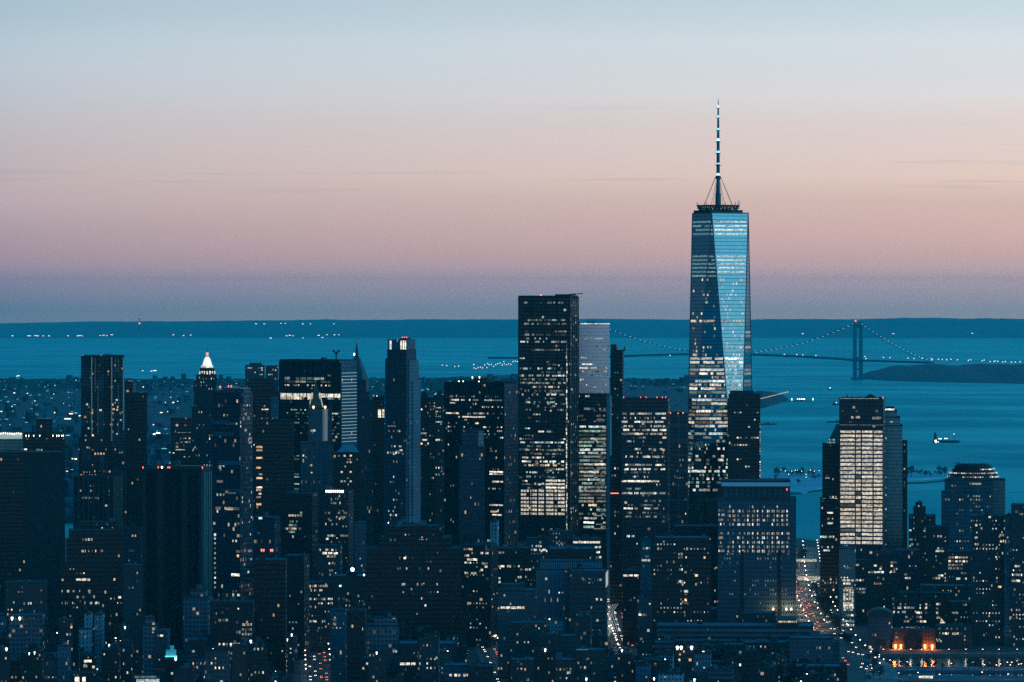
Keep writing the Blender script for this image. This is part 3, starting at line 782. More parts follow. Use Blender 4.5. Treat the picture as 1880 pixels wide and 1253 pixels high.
# ---- dark rounded top tower in front of the tallest
b = Bldg('skyscraper', 'dark many sided tower standing before the right foot of the tallest tower', 1336, 1396, 726, 4480, 0, 38, 'black_steel_wall', [(900, -18, 0, 0), (735, 0, 0, 0), (727, 2, 1, 1), (721, 4, 12, 3)], cat='skyscraper', roof=ROOF)
b.row(716.5, 1342, 1372, 'd', .5, .8); b.grid(900, 752, 1340, 1396, .10, 'wwdc', cluster=.7, ww=2.2, wh=1.6)
m = MB()
for v in range(770, 895, 5):
    if random.random() < .75: m.box(b.W / 2 - .8, b.W / 2 + .3, -b.D / 2 - .5, -b.D / 2 - .1, b.z(v), b.z(v) + 1.6, True)
b.part('edge_lights', m, WM['w'])
b.finish()
# ---- broad blue-banded stone tower
b = Bldg('office_building', 'broad stone tower with a blue lit roof band and dark square windows right of centre', 1318, 1462, 918, 4100, 0, 50, 'punched_granite',
         [(918, 0, 0, 0), (896, 10, 12, 4), (885, 6, 11, 2)], roof=SNOWROOF)
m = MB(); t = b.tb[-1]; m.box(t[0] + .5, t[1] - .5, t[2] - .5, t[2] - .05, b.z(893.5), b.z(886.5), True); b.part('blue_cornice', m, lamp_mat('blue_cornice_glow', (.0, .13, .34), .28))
b.fins(5.2, PARAPET, 'columns', .9, .6, 'f', 1)
m = MB()
for u in (1363, 1431): m.box(b.x(u) - 1.6, b.x(u) + 1.6, -b.D / 2 - .25, -b.D / 2 - .02, 5, b.z(1012))
b.part('dark_groove_strips', m, MATS['black_steel_wall'])  # vertical dark grooves laid on as flat black strips
b.beacon(1447, 891, .05, .6); b.beacon(1445, 899, .05, .5); b.beacon(1333, 891, .05, .5)
gro = [(1334, 1358), (1363, 1380), (1385, 1404), (1408, 1428), (1433, 1446)]
for v, fl, st in [(931, .3, 'w'), (939, .9, 'w'), (947.5, .95, 'w'), (955.5, .8, 'w'), (963.5, .8, 'w'), (980, .85, 'w'), (988, .6, 'c'), (996.5, .85, 'w'), (1004.5, .8, 'w'), (1012.5, .8, 'w'), (1028, .12, 'd'), (1085, .05, 'd')]:
    u = 1336
    while u < 1452:
        if random.random() < fl * (1 if u < 1385 or fl < .9 else .85): b.row(v, u, u + 2.6, st, 1, 2.5, 2.6, .2)
        if random.random() < fl * .8: b.row(v, u + 3.2, u + 5.4, random.choice([st, 'd']), 1, 2.5, 2.2, .2)
        u += 9.7 if False else 9.0
for v in (938, 946, 955, 963, 980, 988, 997, 1004, 1012): b.row(v, 1319, 1331, 'd' if random.random() < .5 else 'w', .75, 2.4, 3, .4)
for u in (1420, 1444, 1453):
    m = MB(); m.sphere(0, 0, 0, 1.2, 8, 5, sz=.8); o = m.build('floodlight', lamp_mat('flood_warm', (1, .78, .5), 1.8), b.e); o.location = (b.x(u), -b.D / 2 - 3.2, b.z(1119))
    li = bpy.data.lights.new('floodlight_glow', 'POINT'); li.energy = 3500; li.color = (1, .5, .2); li.shadow_soft_size = 1
    lo = bpy.data.objects.new('floodlight_glow', li); COL.objects.link(lo); lo.parent = b.e; lo.location = (b.x(u), -b.D / 2 - 6, b.z(1117))
b.grid(1060, 1020, 1319, 1332, .3, 'dg', ww=1, wh=1); b.grid(1112, 1018, dens=.13, sty='dqqd', fh=4.3, bw=2.45, ww=1.1, wh=1.5); b.finish()
# ---- bright tower over the avenue
b = Bldg('skyscraper', 'bright tower whose every storey glows cream from end to end, by the river', 1541, 1621, 733, 4446, 5, 42, 'dark_curtain_wall', cat='skyscraper', roof=ROOF)
b.bands(4.25, PALESTEEL, 'floor_bands', .5, .35, 'f', 0, b.z(1000), b.z(786))
nr = 28; v0, v1 = 793, 997
for i in range(nr):
    v = v0 + (v1 - v0) * i / (nr - 1)
    for ua, ub in ((1543, 1570), (1571.5, 1581), (1582.5, 1602.5), (1604, 1621 if True else 0)):
        st = 'm' if random.random() < .95 else 'd'
        b.row(v, ua, min(ub, 1620.8), st, 1, 2.9, 40, .35)
b.fins(15.5, STEEL, 'mullions', .5, .6, 'f', 0, b.z(1000), b.z(786))
b.row(767, 1558, 1568, 'w', .8, 2.6); b.row(766.5, 1571, 1580, 'w', 1, 2.6); b.row(768, 1601, 1620, 'w', .9, 3); b.row(775, 1559, 1565, 'd', 1, 2.2)
m = MB(); m.box(-b.W / 2, b.W / 2, -b.D / 2 - .5, -b.D / 2 - .1, b.z(781.5), b.z(780), True); m.box(-b.W / 2 + 1, b.W / 2 - 4, -b.D / 2 - .5, -b.D / 2 - .1, b.top + .1, b.top + .9, True); b.part('light_line', m, WM['d'])
for v in (743, 752, 760):
    m = MB(); m.box(-b.W / 2 + .5, b.W / 2 - .5, -b.D / 2 - .4, -b.D / 2, b.z(v), b.z(v) + .5, True); b.part('crown_rail', m, EQUIP_PALE)
m = MB(); xx = b.x(1596); m.add([(xx - 9, -8, b.top), (xx + 9, -8, b.top), (xx + 9, 8, b.top), (xx - 9, 8, b.top), (xx, -8, b.top + 5), (xx, 8, b.top + 5)], [(0, 1, 4), (1, 2, 5, 4), (2, 3, 5), (3, 0, 4, 5)]); b.part('roof_gable', m, EQUIP)
b.mast(1553, 727, .9); b.mast(1577, 728, .6); b.beacon(1621, 731, .05, .6)
m = MB(); m.box(b.W / 2 + .1, b.W / 2 + .9, -b.D / 2 - .4, -b.D / 2 + 2.5, 30, b.top); b.part('corner_pier', m, PALESTEEL)
b.grid(1080, 1000, dens=.1, sty='gd'); b.finish()
b = Bldg('office_building', 'stepped pale flank block rising directly behind the glowing cream tower', 1622, 1657, 783, 4560, 0, 40, 'pale_glass', [(783, 0, 0, 0), (768, 0, 4, 2), (756, 0, 10, 4), (750, 0, 15, 6)], roof=ROOF)
m = MB(); t = b.tb[-1]; m.box(t[0], t[1], t[2] - .5, t[2] - .05, b.z(754), b.z(751), True); b.part('lit_parapet_line', m, WM['c'])
b.row(775, 1634, 1640, 'd', 1, 2); b.grid(1010, 800, 1623, 1632, .5, 'cwd', ww=1.2, wh=1.6); b.beacon(1653, 794.5, mat=WHITE_LAMP, name='roof_lamp', r=.6); b.finish()
b = Bldg('office_building', 'narrow dark slab right of the stepped flank block beside the glowing cream tower', 1657, 1666, 812, 4650, 0, 30, 'black_steel_wall'); b.grid(960, 815, dens=.25, sty='cgd', ww=1.6, wh=1.8); b.finish()
b = Bldg('skyscraper', 'dark tower with a sloping pyramid shoulder just left of the glowing cream tower', 1506, 1541, 917, 4520, 0, 34, 'black_steel_wall', [(917, 0, 0, 0), (816, 4, 0, 2)], cat='skyscraper', roof=ROOF, par=.6)
t = b.tb[-1]; m = MB(); xa, xb = t[0] + 5, t[1]
m.add([(xa, t[2] + 1, b.top), (xb, t[2] + 1, b.top), (xb, t[3] - 1, b.top), (xa, t[3] - 1, b.top), (xb - 3, t[2] + 8, b.z(780)), (xb, t[2] + 8, b.z(780)), (xb, t[3] - 8, b.z(780)), (xb - 3, t[3] - 8, b.z(780))], [(0, 1, 5, 4), (1, 2, 6, 5), (2, 3, 7, 6), (3, 0, 4, 7), (4, 5, 6, 7)])
b.part('pyramid_roof', m, COPPER)
b.row(808, 1522, 1534, 'c', 1, 1.6, 2, .5, 1); b.row(813, 1519, 1534, 'c', 1, 1.6, 2, .5, 1)
b.row(878, 1515, 1534, 'c', .7, 1.8, 3); b.row(917, 1510, 1538, 'c', .7, 1.6, 3); b.row(942, 1519, 1530, 'w', .9, 2); b.row(953, 1519, 1530, 'w', .7, 2); b.row(961, 1519, 1530, 'c', .9, 2); b.row(986, 1506, 1532, 'c', .8, 2.2, 2.6, run=1); b.row(1011, 1512, 1524, 'c', .7, 2)
b.grid(1100, 830, dens=.06, sty='cdw', ww=1.3); b.finish()
# ---- stepped crown tower at the right
b = Bldg('skyscraper', 'octagonal stone tower with a stepped crown ringed by white lights at the right', 1729, 1829, 906, 4650, 0, 45, 'punched_granite',
         [(906, 0, 6, 0), (884, 6, 6, 2), (877, 12, 12, 4)], cat='skyscraper', roof=ROOF, par=.8)
def ell(x, y, rx, ry, n=20): return [(x + rx * cos(2 * pi * i / n), y + ry * sin(2 * pi * i / n)) for i in range(n)]
cx = b.x(1787); k = 4650 / F
m = MB()
for va, vb, r in ((880, 875, 46), (875, 869, 43), (869, 862, 38), (862, 856, 34)): m.prism(ell(cx, 0, r * k, 20 * r / 46), b.z(va), b.z(vb))
m.frustum(ell(cx, 0, 33 * k, 15), b.z(856), ell(cx, 0, 26 * k, 11), b.z(852.5)); b.part('stepped_crown', m, MATS['dark_masonry'])
for v, r in ((877, 46.5), (870, 43.6), (863, 39)):
    m = MB()
    for i in range(64):
        a = 2 * pi * i / 64
        if v == 863 and cos(a) < .3: continue
        x, y = cx + r * k * cos(a), 20 * (r + .3) / 46 * sin(a); m.box(x - .75, x + .75, y - .5, y + .5, b.z(v) - .5, b.z(v) + .6, True)
    b.part('crown_lights', m, WM['c'])
b.row(889, 1780, 1802, 'd', .95, 2.2); b.grid(1055, 890, dens=.16, sty='dgddw', ww=1.4, wh=1.7); b.finish()
b = Bldg('office_building', 'pale smooth slab behind the right shoulder of the stepped crown tower', 1822, 1846, 882, 4900, 0, 25, 'pale_glass', roof=ROOF); b.finish()

# ================================================================== left half towers
# rippled steel apartment tower
b = Bldg('apartment_tower', 'tall rippled steel apartment tower with pale vertical fins at the far left', 149, 228, 655, 4502, 0, 38, 'steel_ripple', [(806, -4, -1, -1), (655, 0, 0, 0)], cat='apartment tower', roof=ROOF)
m = MB(); t = b.tb[-1]                   # bays that stand forward and fold
for u0_, u1_, dp in ((150, 167, 1.5), (182, 191, .8), (205, 227, 2.2)):
    m = MB()
    x0, x1 = b.x(u0_), b.x(u1_); n = 40; za, zb = b.z(870), b.z(656)
    for i in range(n):
        z0_, z1_ = za + (zb - za) * i / n, za + (zb - za) * (i + 1) / n; o0 = dp + .9 * sin(i * .5 + u0_); o1 = dp + .9 * sin((i + 1) * .5 + u0_)
        m.add([(x0, t[2], z0_), (x0, t[2] - o0, z0_), (x1, t[2] - o0, z0_), (x1, t[2], z0_), (x0, t[2], z1_), (x0, t[2] - o1, z1_), (x1, t[2] - o1, z1_), (x1, t[2], z1_)], [(0, 1, 5, 4), (1, 2, 6, 5), (2, 3, 7, 6)])
    b.part('rippled_bay', m, MATS['steel_ripple'])
m = MB()
for u, vb in ((168.5, 800), (205, 810), (226.5, 790)): m.bar((b.x(u), t[2] - 3.2, b.z(vb)), (b.x(u), t[2] - 3.2, b.z(656)), 1.1)
for u, va, vb in ((175, 657, 720), (180, 700, 800), (212, 657, 700), (217, 660, 800)): m.bar((b.x(u), t[2] - 2.6, b.z(vb)), (b.x(u), t[2] - 2.6, b.z(va)), .3)
b.part('pale_fins', m, pbr('bright_steel_fin', (.55, .62, .62), .5, .2, .1, .2))
m = MB()
for v in range(664, 800, 5):
    m.box(b.x(206), b.x(216), t[2] - 3.4, t[2] - 1, b.z(v), b.z(v) + .35, True); m.box(b.x(218), b.x(226), t[2] - 3.4, t[2] - 1, b.z(v + 2), b.z(v + 2) + .35, True)
b.part('balconies', m, PALESTEEL)
for i in range(34):
    u = random.choice([157, 160, 163, 170, 170, 171, 184, 207, 207, 208, 215, 221, 226]) + random.uniform(-1, 1); v = random.choice([random.uniform(680, 860), random.uniform(735, 800)])
    z = b.z(v); b.wins.append(('f', b.x(u), z, random.uniform(1, 2.6), 1.7, random.choice('wwwoc')))
ws = b.wins; b.wins = []
for q in ws:
    me = window_unit(*q[3:]); o = bpy.data.objects.new('window', me); COL.objects.link(o); o.parent = b.e; o.location = (q[1], t[2] - 3.6, q[2])
b.grid(876, 815, dens=.10, sty='wcdo', ww=1.4); b.pent(191, 203, 652.5, .2, .8); b.beacon(152, 654); b.beacon(169, 655, r=.6); b.beacon(186, 654, r=.6)
b.mast(226, 652, .5); m = MB(); m.box(b.x(192), b.x(207), -4, -2, b.z(651), b.z(650)); b.part('window_washing_rig', m, STEEL); b.finish()
b = Bldg('office_building', 'plain dark slab close behind the rippled steel tower', 232, 270, 724, 4700, 0, 30, 'black_steel_wall', roof=ROOF); b.grid(880, 740, dens=.02); b.finish()
b = Bldg('office_building', 'dark block with two red roof lights behind the plain dark slab at left', 229, 244, 702, 5200, 6, 30, 'dark_curtain_wall', roof=ROOF); b.beacon(237, 701); b.beacon(241.5, 701); b.finish()
# crowned art deco tower
b = Bldg('skyscraper', 'slender stone tower with a white floodlit stepped crown and a red lantern', 352, 399, 750, 4850, 0, 32, 'dark_masonry',
         [(750, 0, 0, 0), (700, 4, 2, 3), (690, 8, 1, 6), (687, 16, 6, 9)], cat='skyscraper', roof=ROOF, par=.6)
cx = b.x(380.5); k = 4850 / F
def octo(r): return [(cx + r * k * cos(pi / 8 + pi * i / 4), r * k * sin(pi / 8 + pi * i / 4)) for i in range(8)]
m = MB(); m.prism(octo(14.5), b.z(690), b.z(676)); b.part('crown_drum', m, MATS['dark_masonry'])
m = MB()
for i in range(16):
    a = 2 * pi * i / 16; m.box(cx + 13.4 * k * cos(a) - .7, cx + 13.4 * k * cos(a) + .7, 13.6 * k * sin(a) - .6, 13.6 * k * sin(a) + .6, b.z(687.5), b.z(682), True)
b.part('lit_arcade', m, WM['b'])
m = MB(); m.frustum(octo(13), b.z(676), octo(11.5), b.z(671.5)); b.part('crown_skirt', m, WM['c'])
m = MB(); m.frustum(octo(9.5), b.z(671.5), octo(8), b.z(665)); m.frustum(octo(7.5), b.z(665), octo(6.5), b.z(660)); m.frustum(octo(5.5), b.z(660), octo(3.4), b.z(655.5)); b.part('white_crown', m, lamp_mat('floodlit_white_stone', (.95, .95, .84), 1.0))  # floodlight on the white stone is put in as its own glow
m = MB(); m.cyl(cx, 0, 2.4, b.z(655.5), b.z(654), n=8); b.part('lantern_base', m, STEEL)
m = MB(); m.cyl(cx, 0, 1.6, b.z(654), b.z(647.5), 1.3, 8); b.part('lantern', m, lamp_mat('red_lantern', (1, .45, .3), .9))
m = MB(); m.cyl(cx, 0, .5, b.z(647.5), b.z(641), .1, 6); b.part('finial', m, STEEL)
b.grid(870, 752, dens=.10, sty='cwd', ww=1.2); b.grid(748, 692, dens=.16, sty='dcw', ww=1, wh=1.4); b.finish()
# stacked glass apartment tower
b = Bldg('apartment_tower', 'stacked glass apartment tower with jutting balconies and offset top boxes', 389, 441, 722, 3850, 24, 34, 'navy_glass', [(805, 0, 0, 0), (760, 1, 1, 0), (722, 2, 0, 1)], cat='apartment tower', roof=ROOF, par=.4)
m = MB()
for u0_, u1_, va, vb, y0, y1 in ((390, 400, 722, 716, -12, -2), (404, 424, 722, 712, -10, 8), (428, 440, 722, 714, -6, 12), (441, 446, 740, 728, -14, 0)): m.box(b.x(u0_), b.x(u1_), y0, y1, b.z(va), b.z(vb))
b.part('top_boxes', m, MATS['blue_glass'])
m = MB(); n = 0; v = 728
while v < 1090:
    z = b.z(v); t = b.tier_at(z); jx = random.uniform(.5, 4.2)
    if random.random() < .85:
        y0 = random.uniform(-16, -6); m.box(t[1] - .5, t[1] + jx, y0, y0 + random.uniform(8, 18), z, z + .4, True)
    if random.random() < .5: x0 = random.uniform(t[0], t[1] - 10); m.box(x0, x0 + random.uniform(7, 16), t[2] - random.uniform(.8, 2.2), t[2] + .2, z, z + .35, True)
    v += 4.6 / 3850 * F if v > 800 else 5.2 / 3850 * F * .8
b.part('balconies', m, PALESTEEL)
m = MB()
for u0_, u1_, va, vb, dd in ((389, 420, 780, 772, 2.2), (402, 441, 855, 846, 2.5), (394, 430, 801, 794, 1.8), (420, 441, 905, 898, 2)): m.box(b.x(u0_), b.x(u1_), -b.D / 2 - dd, -b.D / 2, b.z(va), b.z(vb), True)
b.part('jutting_rooms', m, MATS['blue_glass'])
for v, ua, ub, st in ((775, 394, 408, 'd'), (775, 411, 417, 'o'), (885, 397, 410, 'd'), (904, 413, 432, 'w'), (934, 395, 405, 'w'), (934.5, 412, 440, 'w'), (962, 391, 396, 'w'), (961.5, 434, 441, 'd'), (983, 392, 397, 'c'), (983.5, 410, 413, 'd'), (984, 434, 440, 'w'), (1013, 433, 446, 'w'), (1021, 434, 439, 'o'), (1056, 424, 441, 'w'), (1093, 426, 430, 'o'), (1093, 435, 443, 'c')):
    b.row(v, ua, min(ub, 440.5), st, 1, 2.6, 4, .6)
for v in range(990, 1096, 9):
    if random.random() < .8: b.row(v, 393, 396, random.choice('cwd'), 1, 1.8, 3, .2)
b.grid(1090, 740, dens=.03, sty='dgc', ww=1.6); b.grid(1080, 740, dens=.10, sty='dcw', face='r'); b.beacon(404, 711, r=.6); b.beacon(419, 709.5, r=.5); b.beacon(424, 709.5, r=.5); b.finish()
# windowless slab
b = Bldg('windowless_tower', 'huge black windowless concrete slab with satellite dishes on its roof', 264, 370, 863, 3950, 18, 44, 'blank_concrete', cat='tower', roof=ROOF)
m = MB()
for u0_, u1_ in ((262, 268), (289, 299), (334, 344), (366, 371)): m.box(b.x(u0_), b.x(u1_), -b.D / 2 - 2.5, -b.D / 2 + .1, 0, b.z(866))
b.part('shaft_piers', m, pbr('shaft_concrete', (.03, .045, .055), .9, 0, .25, .05))
m = MB()
for y in (-18, -8, 4, 14): m.box(b.W / 2 - .1, b.W / 2 + 2.2, y - 2.2, y + 2.2, 0, b.z(868))
b.part('flank_piers', m, pbr('lit_flank_concrete', (.09, .17, .2), .9, 0, .2, .05))  # flank piers in lighter concrete: the western glow is put into their colour
for u, r in ((281, 3.6), (319, 4.2)):
    m = MB(); m.sphere(0, 0, 0, r, 12, 5, half=True, sz=.35); o = m.build('satellite_dish', EQUIP_PALE, b.e, True); o.location = (b.x(u), -8, b.z(853)); o.rotation_euler = (radians(75), 0, radians(-25))
    m = MB(); m.bar((b.x(u), -7, b.top), (b.x(u), -7, b.z(853)), .5); b.part('dish_post', m, STEEL)
b.pent(308, 366, 858, .3, .8); 
for u in (262, 290, 308, 311, 371): b.beacon(u, 859, r=.5)
b.beacon(297, 859.5, mat=ORANGE_LAMP, name='roof_lamp', r=.8); b.finish()
# far left slab pair
b = Bldg('office_building', 'massive blank slab at the far left with a snow edged roof', -12, 119, 832, 4150, 0, 50, 'blank_concrete', roof=SNOWROOF)
m = MB(); m.box(b.x(-12), b.x(46), -b.D / 2 - 1.5, -b.D / 2 + .1, 0, b.z(834)); b.part('dark_left_face', m, MATS['black_steel_wall'])  # black box in front stands for the slab's darker left face
b.grid(1010, 950, -10, 46, .12, 'dg'); b.row(825, 40, 50, 'c', .7, 1.5); b.row(826, 62, 78, 'c', .7, 1.5); b.finish()
b = Bldg('office_building', 'dark block with a row of white roof lights behind the massive blank slab', 43, 119, 798, 4400, 0, 40, 'black_steel_wall', roof=ROOF)
b.pent(66, 96, 770, .2, .8, MATS['black_steel_wall'])
for u in (48, 53, 62, 73, 97, 104, 108, 113, 116): b.beacon(u, 800, .0, .42, WHITE_LAMP, 'wall_lamp')
b.row(806, 44, 118, 'd', .3, .7); b.finish()
# 310-352 block
b = Bldg('office_building', 'low dark office block with thin lit storeys left of the crowned stone tower', 313, 352, 771, 4600, 0, 30, 'dark_curtain_wall', roof=ROOF)
for v, ua, ub, fl in ((794.5, 322, 350, .9), (805, 330, 350, .4), (812, 330, 350, .4), (826, 322, 342, .9), (839, 334, 348, .3), (832, 300, 350, .1)): b.row(v, max(ua, 314), ub, 'c', fl, .9, 3)
b.beacon(341, 769.5, r=.5); b.grid(860, 780, dens=.08, sty='cd', ww=1.2); b.finish()
b = Bldg('office_building', 'dark block with a warm lit window column right of the stacked glass tower', 467, 540, 773, 4250, 0, 40, 'black_steel_wall', roof=ROOF)
for v in (821, 827, 841, 859, 871, 878, 895, 900, 907, 913, 926): b.row(v, 470, 482 if v < 900 else 480, 'o' if random.random() < .4 else 'w', .9, 1.9, 4.5)
for v in (760,): pass
b.finish()
b = Bldg('office_building', 'dark tapering tower left of the broad banded office slab', 454, 500, 698, 5000, 0, 34, 'dark_curtain_wall', [(720, 0, -10, 0), (706, 0, -4, 2), (698, 2, 0, 4)], roof=ROOF); b.row(752, 480, 497, 'w', .8, 1.2); b.grid(820, 725, dens=.04, sty='cd'); b.finish()
b = Bldg('office_building', 'pale textured block squeezed behind the left edge of the broad banded office slab', 497, 513, 728, 4950, 0, 30, 'limestone'); b.grid(772, 732, dens=.4, sty='dddg', ww=1.2, wh=1); b.finish()
b = Bldg('apartment_building', 'hazy pale apartment slab far across the river above the stacked tower', 450, 486, 669, 7400, 0, 30, 'navy_glass', [(672, 0, 0, 0), (668, 8, 6, 2)]); b.grid(690, 672, dens=.2, sty='cw', ww=2.2); b.finish()
b = Bldg('apartment_building', 'second hazy apartment slab far across the river, just left of the banded office slab', 488, 511, 673, 7500, 0, 30, 'navy_glass'); b.grid(690, 676, dens=.3, sty='cw', ww=2.2); b.finish()
# the broad banded slab
b = Bldg('skyscraper', 'broad flat topped office slab with wide bright storey bands left of centre', 513, 626, 663, 4800, 29, 34, 'dark_curtain_wall', cat='skyscraper', roof=ROOF)
b.fins(8.8, STEEL, 'columns', .9, .8, 'f')
m = MB(); m.box(b.W / 2 - .1, b.W / 2 + .5, -b.D / 2, b.D / 2, 40, b.top + .4); b.part('lit_flank_skin', m, MATS['blue_glass'])  # added lighter skin puts the western glow into this flank's colour
m = MB()
for v in range(686, 815, 6): m.box(b.W / 2 + .4, b.W / 2 + 1.0, -b.D / 2 + 1, b.D / 2 - 1, b.z(v), b.z(v) + .55, True)
b.part('flank_light_bands', m, lamp_mat('flank_band', (.55, .72, .68), .45))
for v, ua, ub, st, fl, h in ((690, 601, 608, 'w', 1, 2), (696, 522, 608, 'g', .7, 3.2), (702, 522, 608, 'd', .8, 2.2), (708.5, 522, 608, 'w', .55, 1.8), (714, 530, 600, 'd', .2, 1.4), (727, 514, 626, 'b', .99, 4.4), (732.5, 514, 574, 'w', .95, 3), (732.5, 600, 626, 'd', .7, 2)): b.row(v, ua, ub, st, fl, h, 10.5 if h > 3 else 5, 1.0)
for i, v in enumerate((754, 760, 766, 771, 778, 785, 791, 797)): b.row(v, 525 if i < 3 else 538, 624, 'g' if i < 5 else 'd', .55 if i < 5 else .3, 1.6, 4.2, 1)
for v in (839, 845, 873, 878, 891, 900): b.row(v, 540, 551, 'g', .8, 1.6); b.row(v, 611, 622, 'g', .5, 1.6)
m = MB(); x0 = b.x(603); m.bar((x0, 0, b.top), (x0, 0, b.z(646)), 1.1)
for dx in (-3.4, 3.4): m.bar((x0, 0, b.z(652)), (x0 + dx, 0, b.z(645)), .8); m.sphere(x0 + dx, 0, b.z(645.5), 1.5, 6, 4)
b.part('antenna_mast', m, STEEL); b.pent(578, 583, 658, .4, .6); b.pent(536, 566, 661.5, .3, .7); b.finish()
# needle roofed tower
b = Bldg('skyscraper', 'green roofed tower with a needle spire and one white light right of the banded slab', 640, 668, 700, 5050, 10, 26, 'limestone', cat='skyscraper', roof=ROOF, par=.5)
m = MB(); cx = b.x(650); k = 5050 / F
m.frustum([(-b.W / 2, -b.D / 2), (b.W / 2, -b.D / 2), (b.W / 2, b.D / 2), (-b.W / 2, b.D / 2)], b.top, [(cx - 3, -3), (cx + 3, -3), (cx + 3, 3), (cx - 3, 3)], b.z(656)); b.part('pyramid_roof', m, COPPER)
m = MB(); m.cyl(cx, 0, 2.4, b.z(658), b.z(648), 2.0, 8); m.cyl(cx, 0, 2.0, b.z(648), b.z(636), .8, 8); m.cyl(cx, 0, .7, b.z(636), b.z(627), .15, 6); b.part('needle_spire', m, STEEL); b.beacon(650.5, 651.5, -.02, 1.1, COLD_LAMP, 'spire_lamp'); b.finish()
b = Bldg('office_building', 'pale ribbed stone block below the needle spire', 658, 684, 722, 4700, 0, 28, 'ribbed_limestone', [(738, 0, 0, 0), (722, 3, 6, 4), (700, 8, 12, 8)]); b.grid(820, 745, dens=.08, sty='cwd', ww=1.2); b.finish()
# gothic tower
b = Bldg('skyscraper', 'gothic ribbed stone tower with a gilded pointed crown, left of centre', 553, 612, 815, 4434, 0, 34, 'ribbed_limestone', [(815, 0, 0, 0), (751, 13, 3, 3)], cat='skyscraper', roof=ROOF, par=1.5)
t = b.tb[-1]; zt = b.top; k = 4434 / F; cxg = b.x(580); GOLD = pbr('gilded_green_copper', (.06, .08, .065), .7, 0, .5, .4)
rr = 13.5 * k
m = MB(); sq = lambda r: [(cxg - r, -r), (cxg + r, -r), (cxg + r, r), (cxg - r, r)]
m.frustum(sq(rr), zt, sq(rr * .62), b.z(733)); m.frustum(sq(rr * .5), b.z(733), sq(rr * .34), b.z(722)); m.frustum(sq(rr * .34), b.z(722), sq(rr * .2), b.z(711)); m.frustum(sq(rr * .22), b.z(711), sq(.2), b.z(701)); b.part('pyramid_crown', m, GOLD)
m = MB()
for sx in (-1, 1):
    for sy in (-1, 1): m.bar((cxg + sx * rr, sy * rr, zt), (cxg + sx * rr * .5, sy * rr * .5, b.z(722)), .8); m.cyl(cxg + sx * rr * .55, sy * rr * .55, .9, b.z(733), b.z(721), .1, 6)
b.part('crown_ribs', m, lamp_mat('gilt_lit_rib', (.8, .66, .38), .5))  # gilt ribs glow faintly in place of floodlight
m = MB()
for x in (t[0] + .8, t[1] - .8, b.x(567)):
    m.cyl(x, t[2] + .8, 1.3, zt - 8, b.z(747), n=6); m.cyl(x, t[2] + .8, 1.3, b.z(747), b.z(738), .1, 6)
b.part('pinnacles', m, MATS['limestone'])
for u, v in ((575.5, 749), (597, 749)): b.beacon(u, v, .05, 1.3, lamp_mat('gilt_flood', (1, .72, .42), 2.0), 'crown_lamp')
m = MB(); m.box(b.x(592.5), b.x(602), t[2] - .5, t[2] + .02, b.z(810), b.z(752), True); b.part('floodlit_bay', m, lamp_mat('floodlit_stone', (.42, .34, .28), .22))  # patch of floodlight painted as a faintly glowing panel over the stone
b.fins(4.5, MATS['limestone'], 'ribs', .8, .7, 'f', 0); b.fins(4.0, MATS['limestone'], 'ribs', .7, .6, 'f', 1)
m = MB(); m.box(-b.W / 2 - .6, b.W / 2 + .6, -b.D / 2 - .9, b.D / 2 + .6, b.z(815), b.z(812.5), True); b.part('cornice', m, MATS['grey_masonry'])
b.row(791, 570, 579, 'w', 1, 2.4, 3, .4, 1); b.row(855, 568, 577, 'w', 1, 2, 2.5, .4, 1); b.row(868, 569, 574, 'w', 1, 1.6); b.row(840, 575, 577, 'c', 1, 1.4); b.row(889, 569, 573, 'd', 1, 1.4); b.grid(900, 830, dens=.02); b.finish()
b = Bldg('office_building', 'dark block with a pale blue hipped roof right of the gothic tower', 613, 659, 831, 4300, 0, 30, 'dark_masonry', roof=ROOF, par=.5)
m = MB(); w = b.W / 2; m.frustum([(b.x(619), -12), (b.x(658), -12), (b.x(658), 12), (b.x(619), 12)], b.top + .3, [(b.x(631), -3), (b.x(648), -3), (b.x(648), 3), (b.x(631), 3)], b.z(818)); b.part('hipped_roof', m, pbr('pale_blue_roof', (.06, .24, .32), .8, 0, .2, .05))
for v in (837, 849, 867, 878, 884, 903): b.row(v, 619, 649, 'c' if v > 880 else 'w', .55, 1.9, 5.5, 1, 1)
b.row(838, 613, 616, 'o', 1, 2.6); b.grid(900, 835, dens=.06, sty='cd', ww=1.2); b.finish()
facade('shaded_limestone', (.05, .085, .11), (.006, .018, .03), 3.7, 2.3, .42, .6, .3, 0, .04, tv=(.9, 1.1))  # same limestone, darkened in colour for the shaded front
facade('lit_limestone', (.16, .24, .27), (.012, .035, .05), 3.7, 2.3, .42, .6, .3, 0, .03, tv=(.9, 1.1))  # same limestone, lightened in colour for the flank lit from the west
# limestone tower with lit slots
b = Bldg('skyscraper', 'tall slim limestone tower with glowing vertical slots in its crown, left of centre', 708, 746, 643, 4393, 19, 30, 'shaded_limestone', [(800, -4, 0, -1), (660, 0, 0, 0), (643, 2, 0, 1)], cat='skyscraper', roof=ROOF, par=.6)
t = b.tb[-1]; m = MB(); x0, x1 = b.x(712), b.x(746)
m.box(x0, x1 - .2, t[2] + 1.5, t[3] - 2, b.top, b.z(624)); b.part('crown', m, MATS['limestone'])
m = MB()
for u0_, u1_ in ((714, 717.5), (734, 736), (738, 740.5), (742, 746)): m.box(b.x(u0_), min(b.x(u1_), x1 - .3), t[2] + 1.0, t[2] + 1.55, b.z(642), b.z(626), True)
b.part('crown_slots', m, WM['b'])
m = MB()
for u in (712, 719, 726, 733, 745.6): m.box(b.x(u) - .6, b.x(u) + .6, t[2] + .5, t[2] + 1.6, b.top, b.z(623))
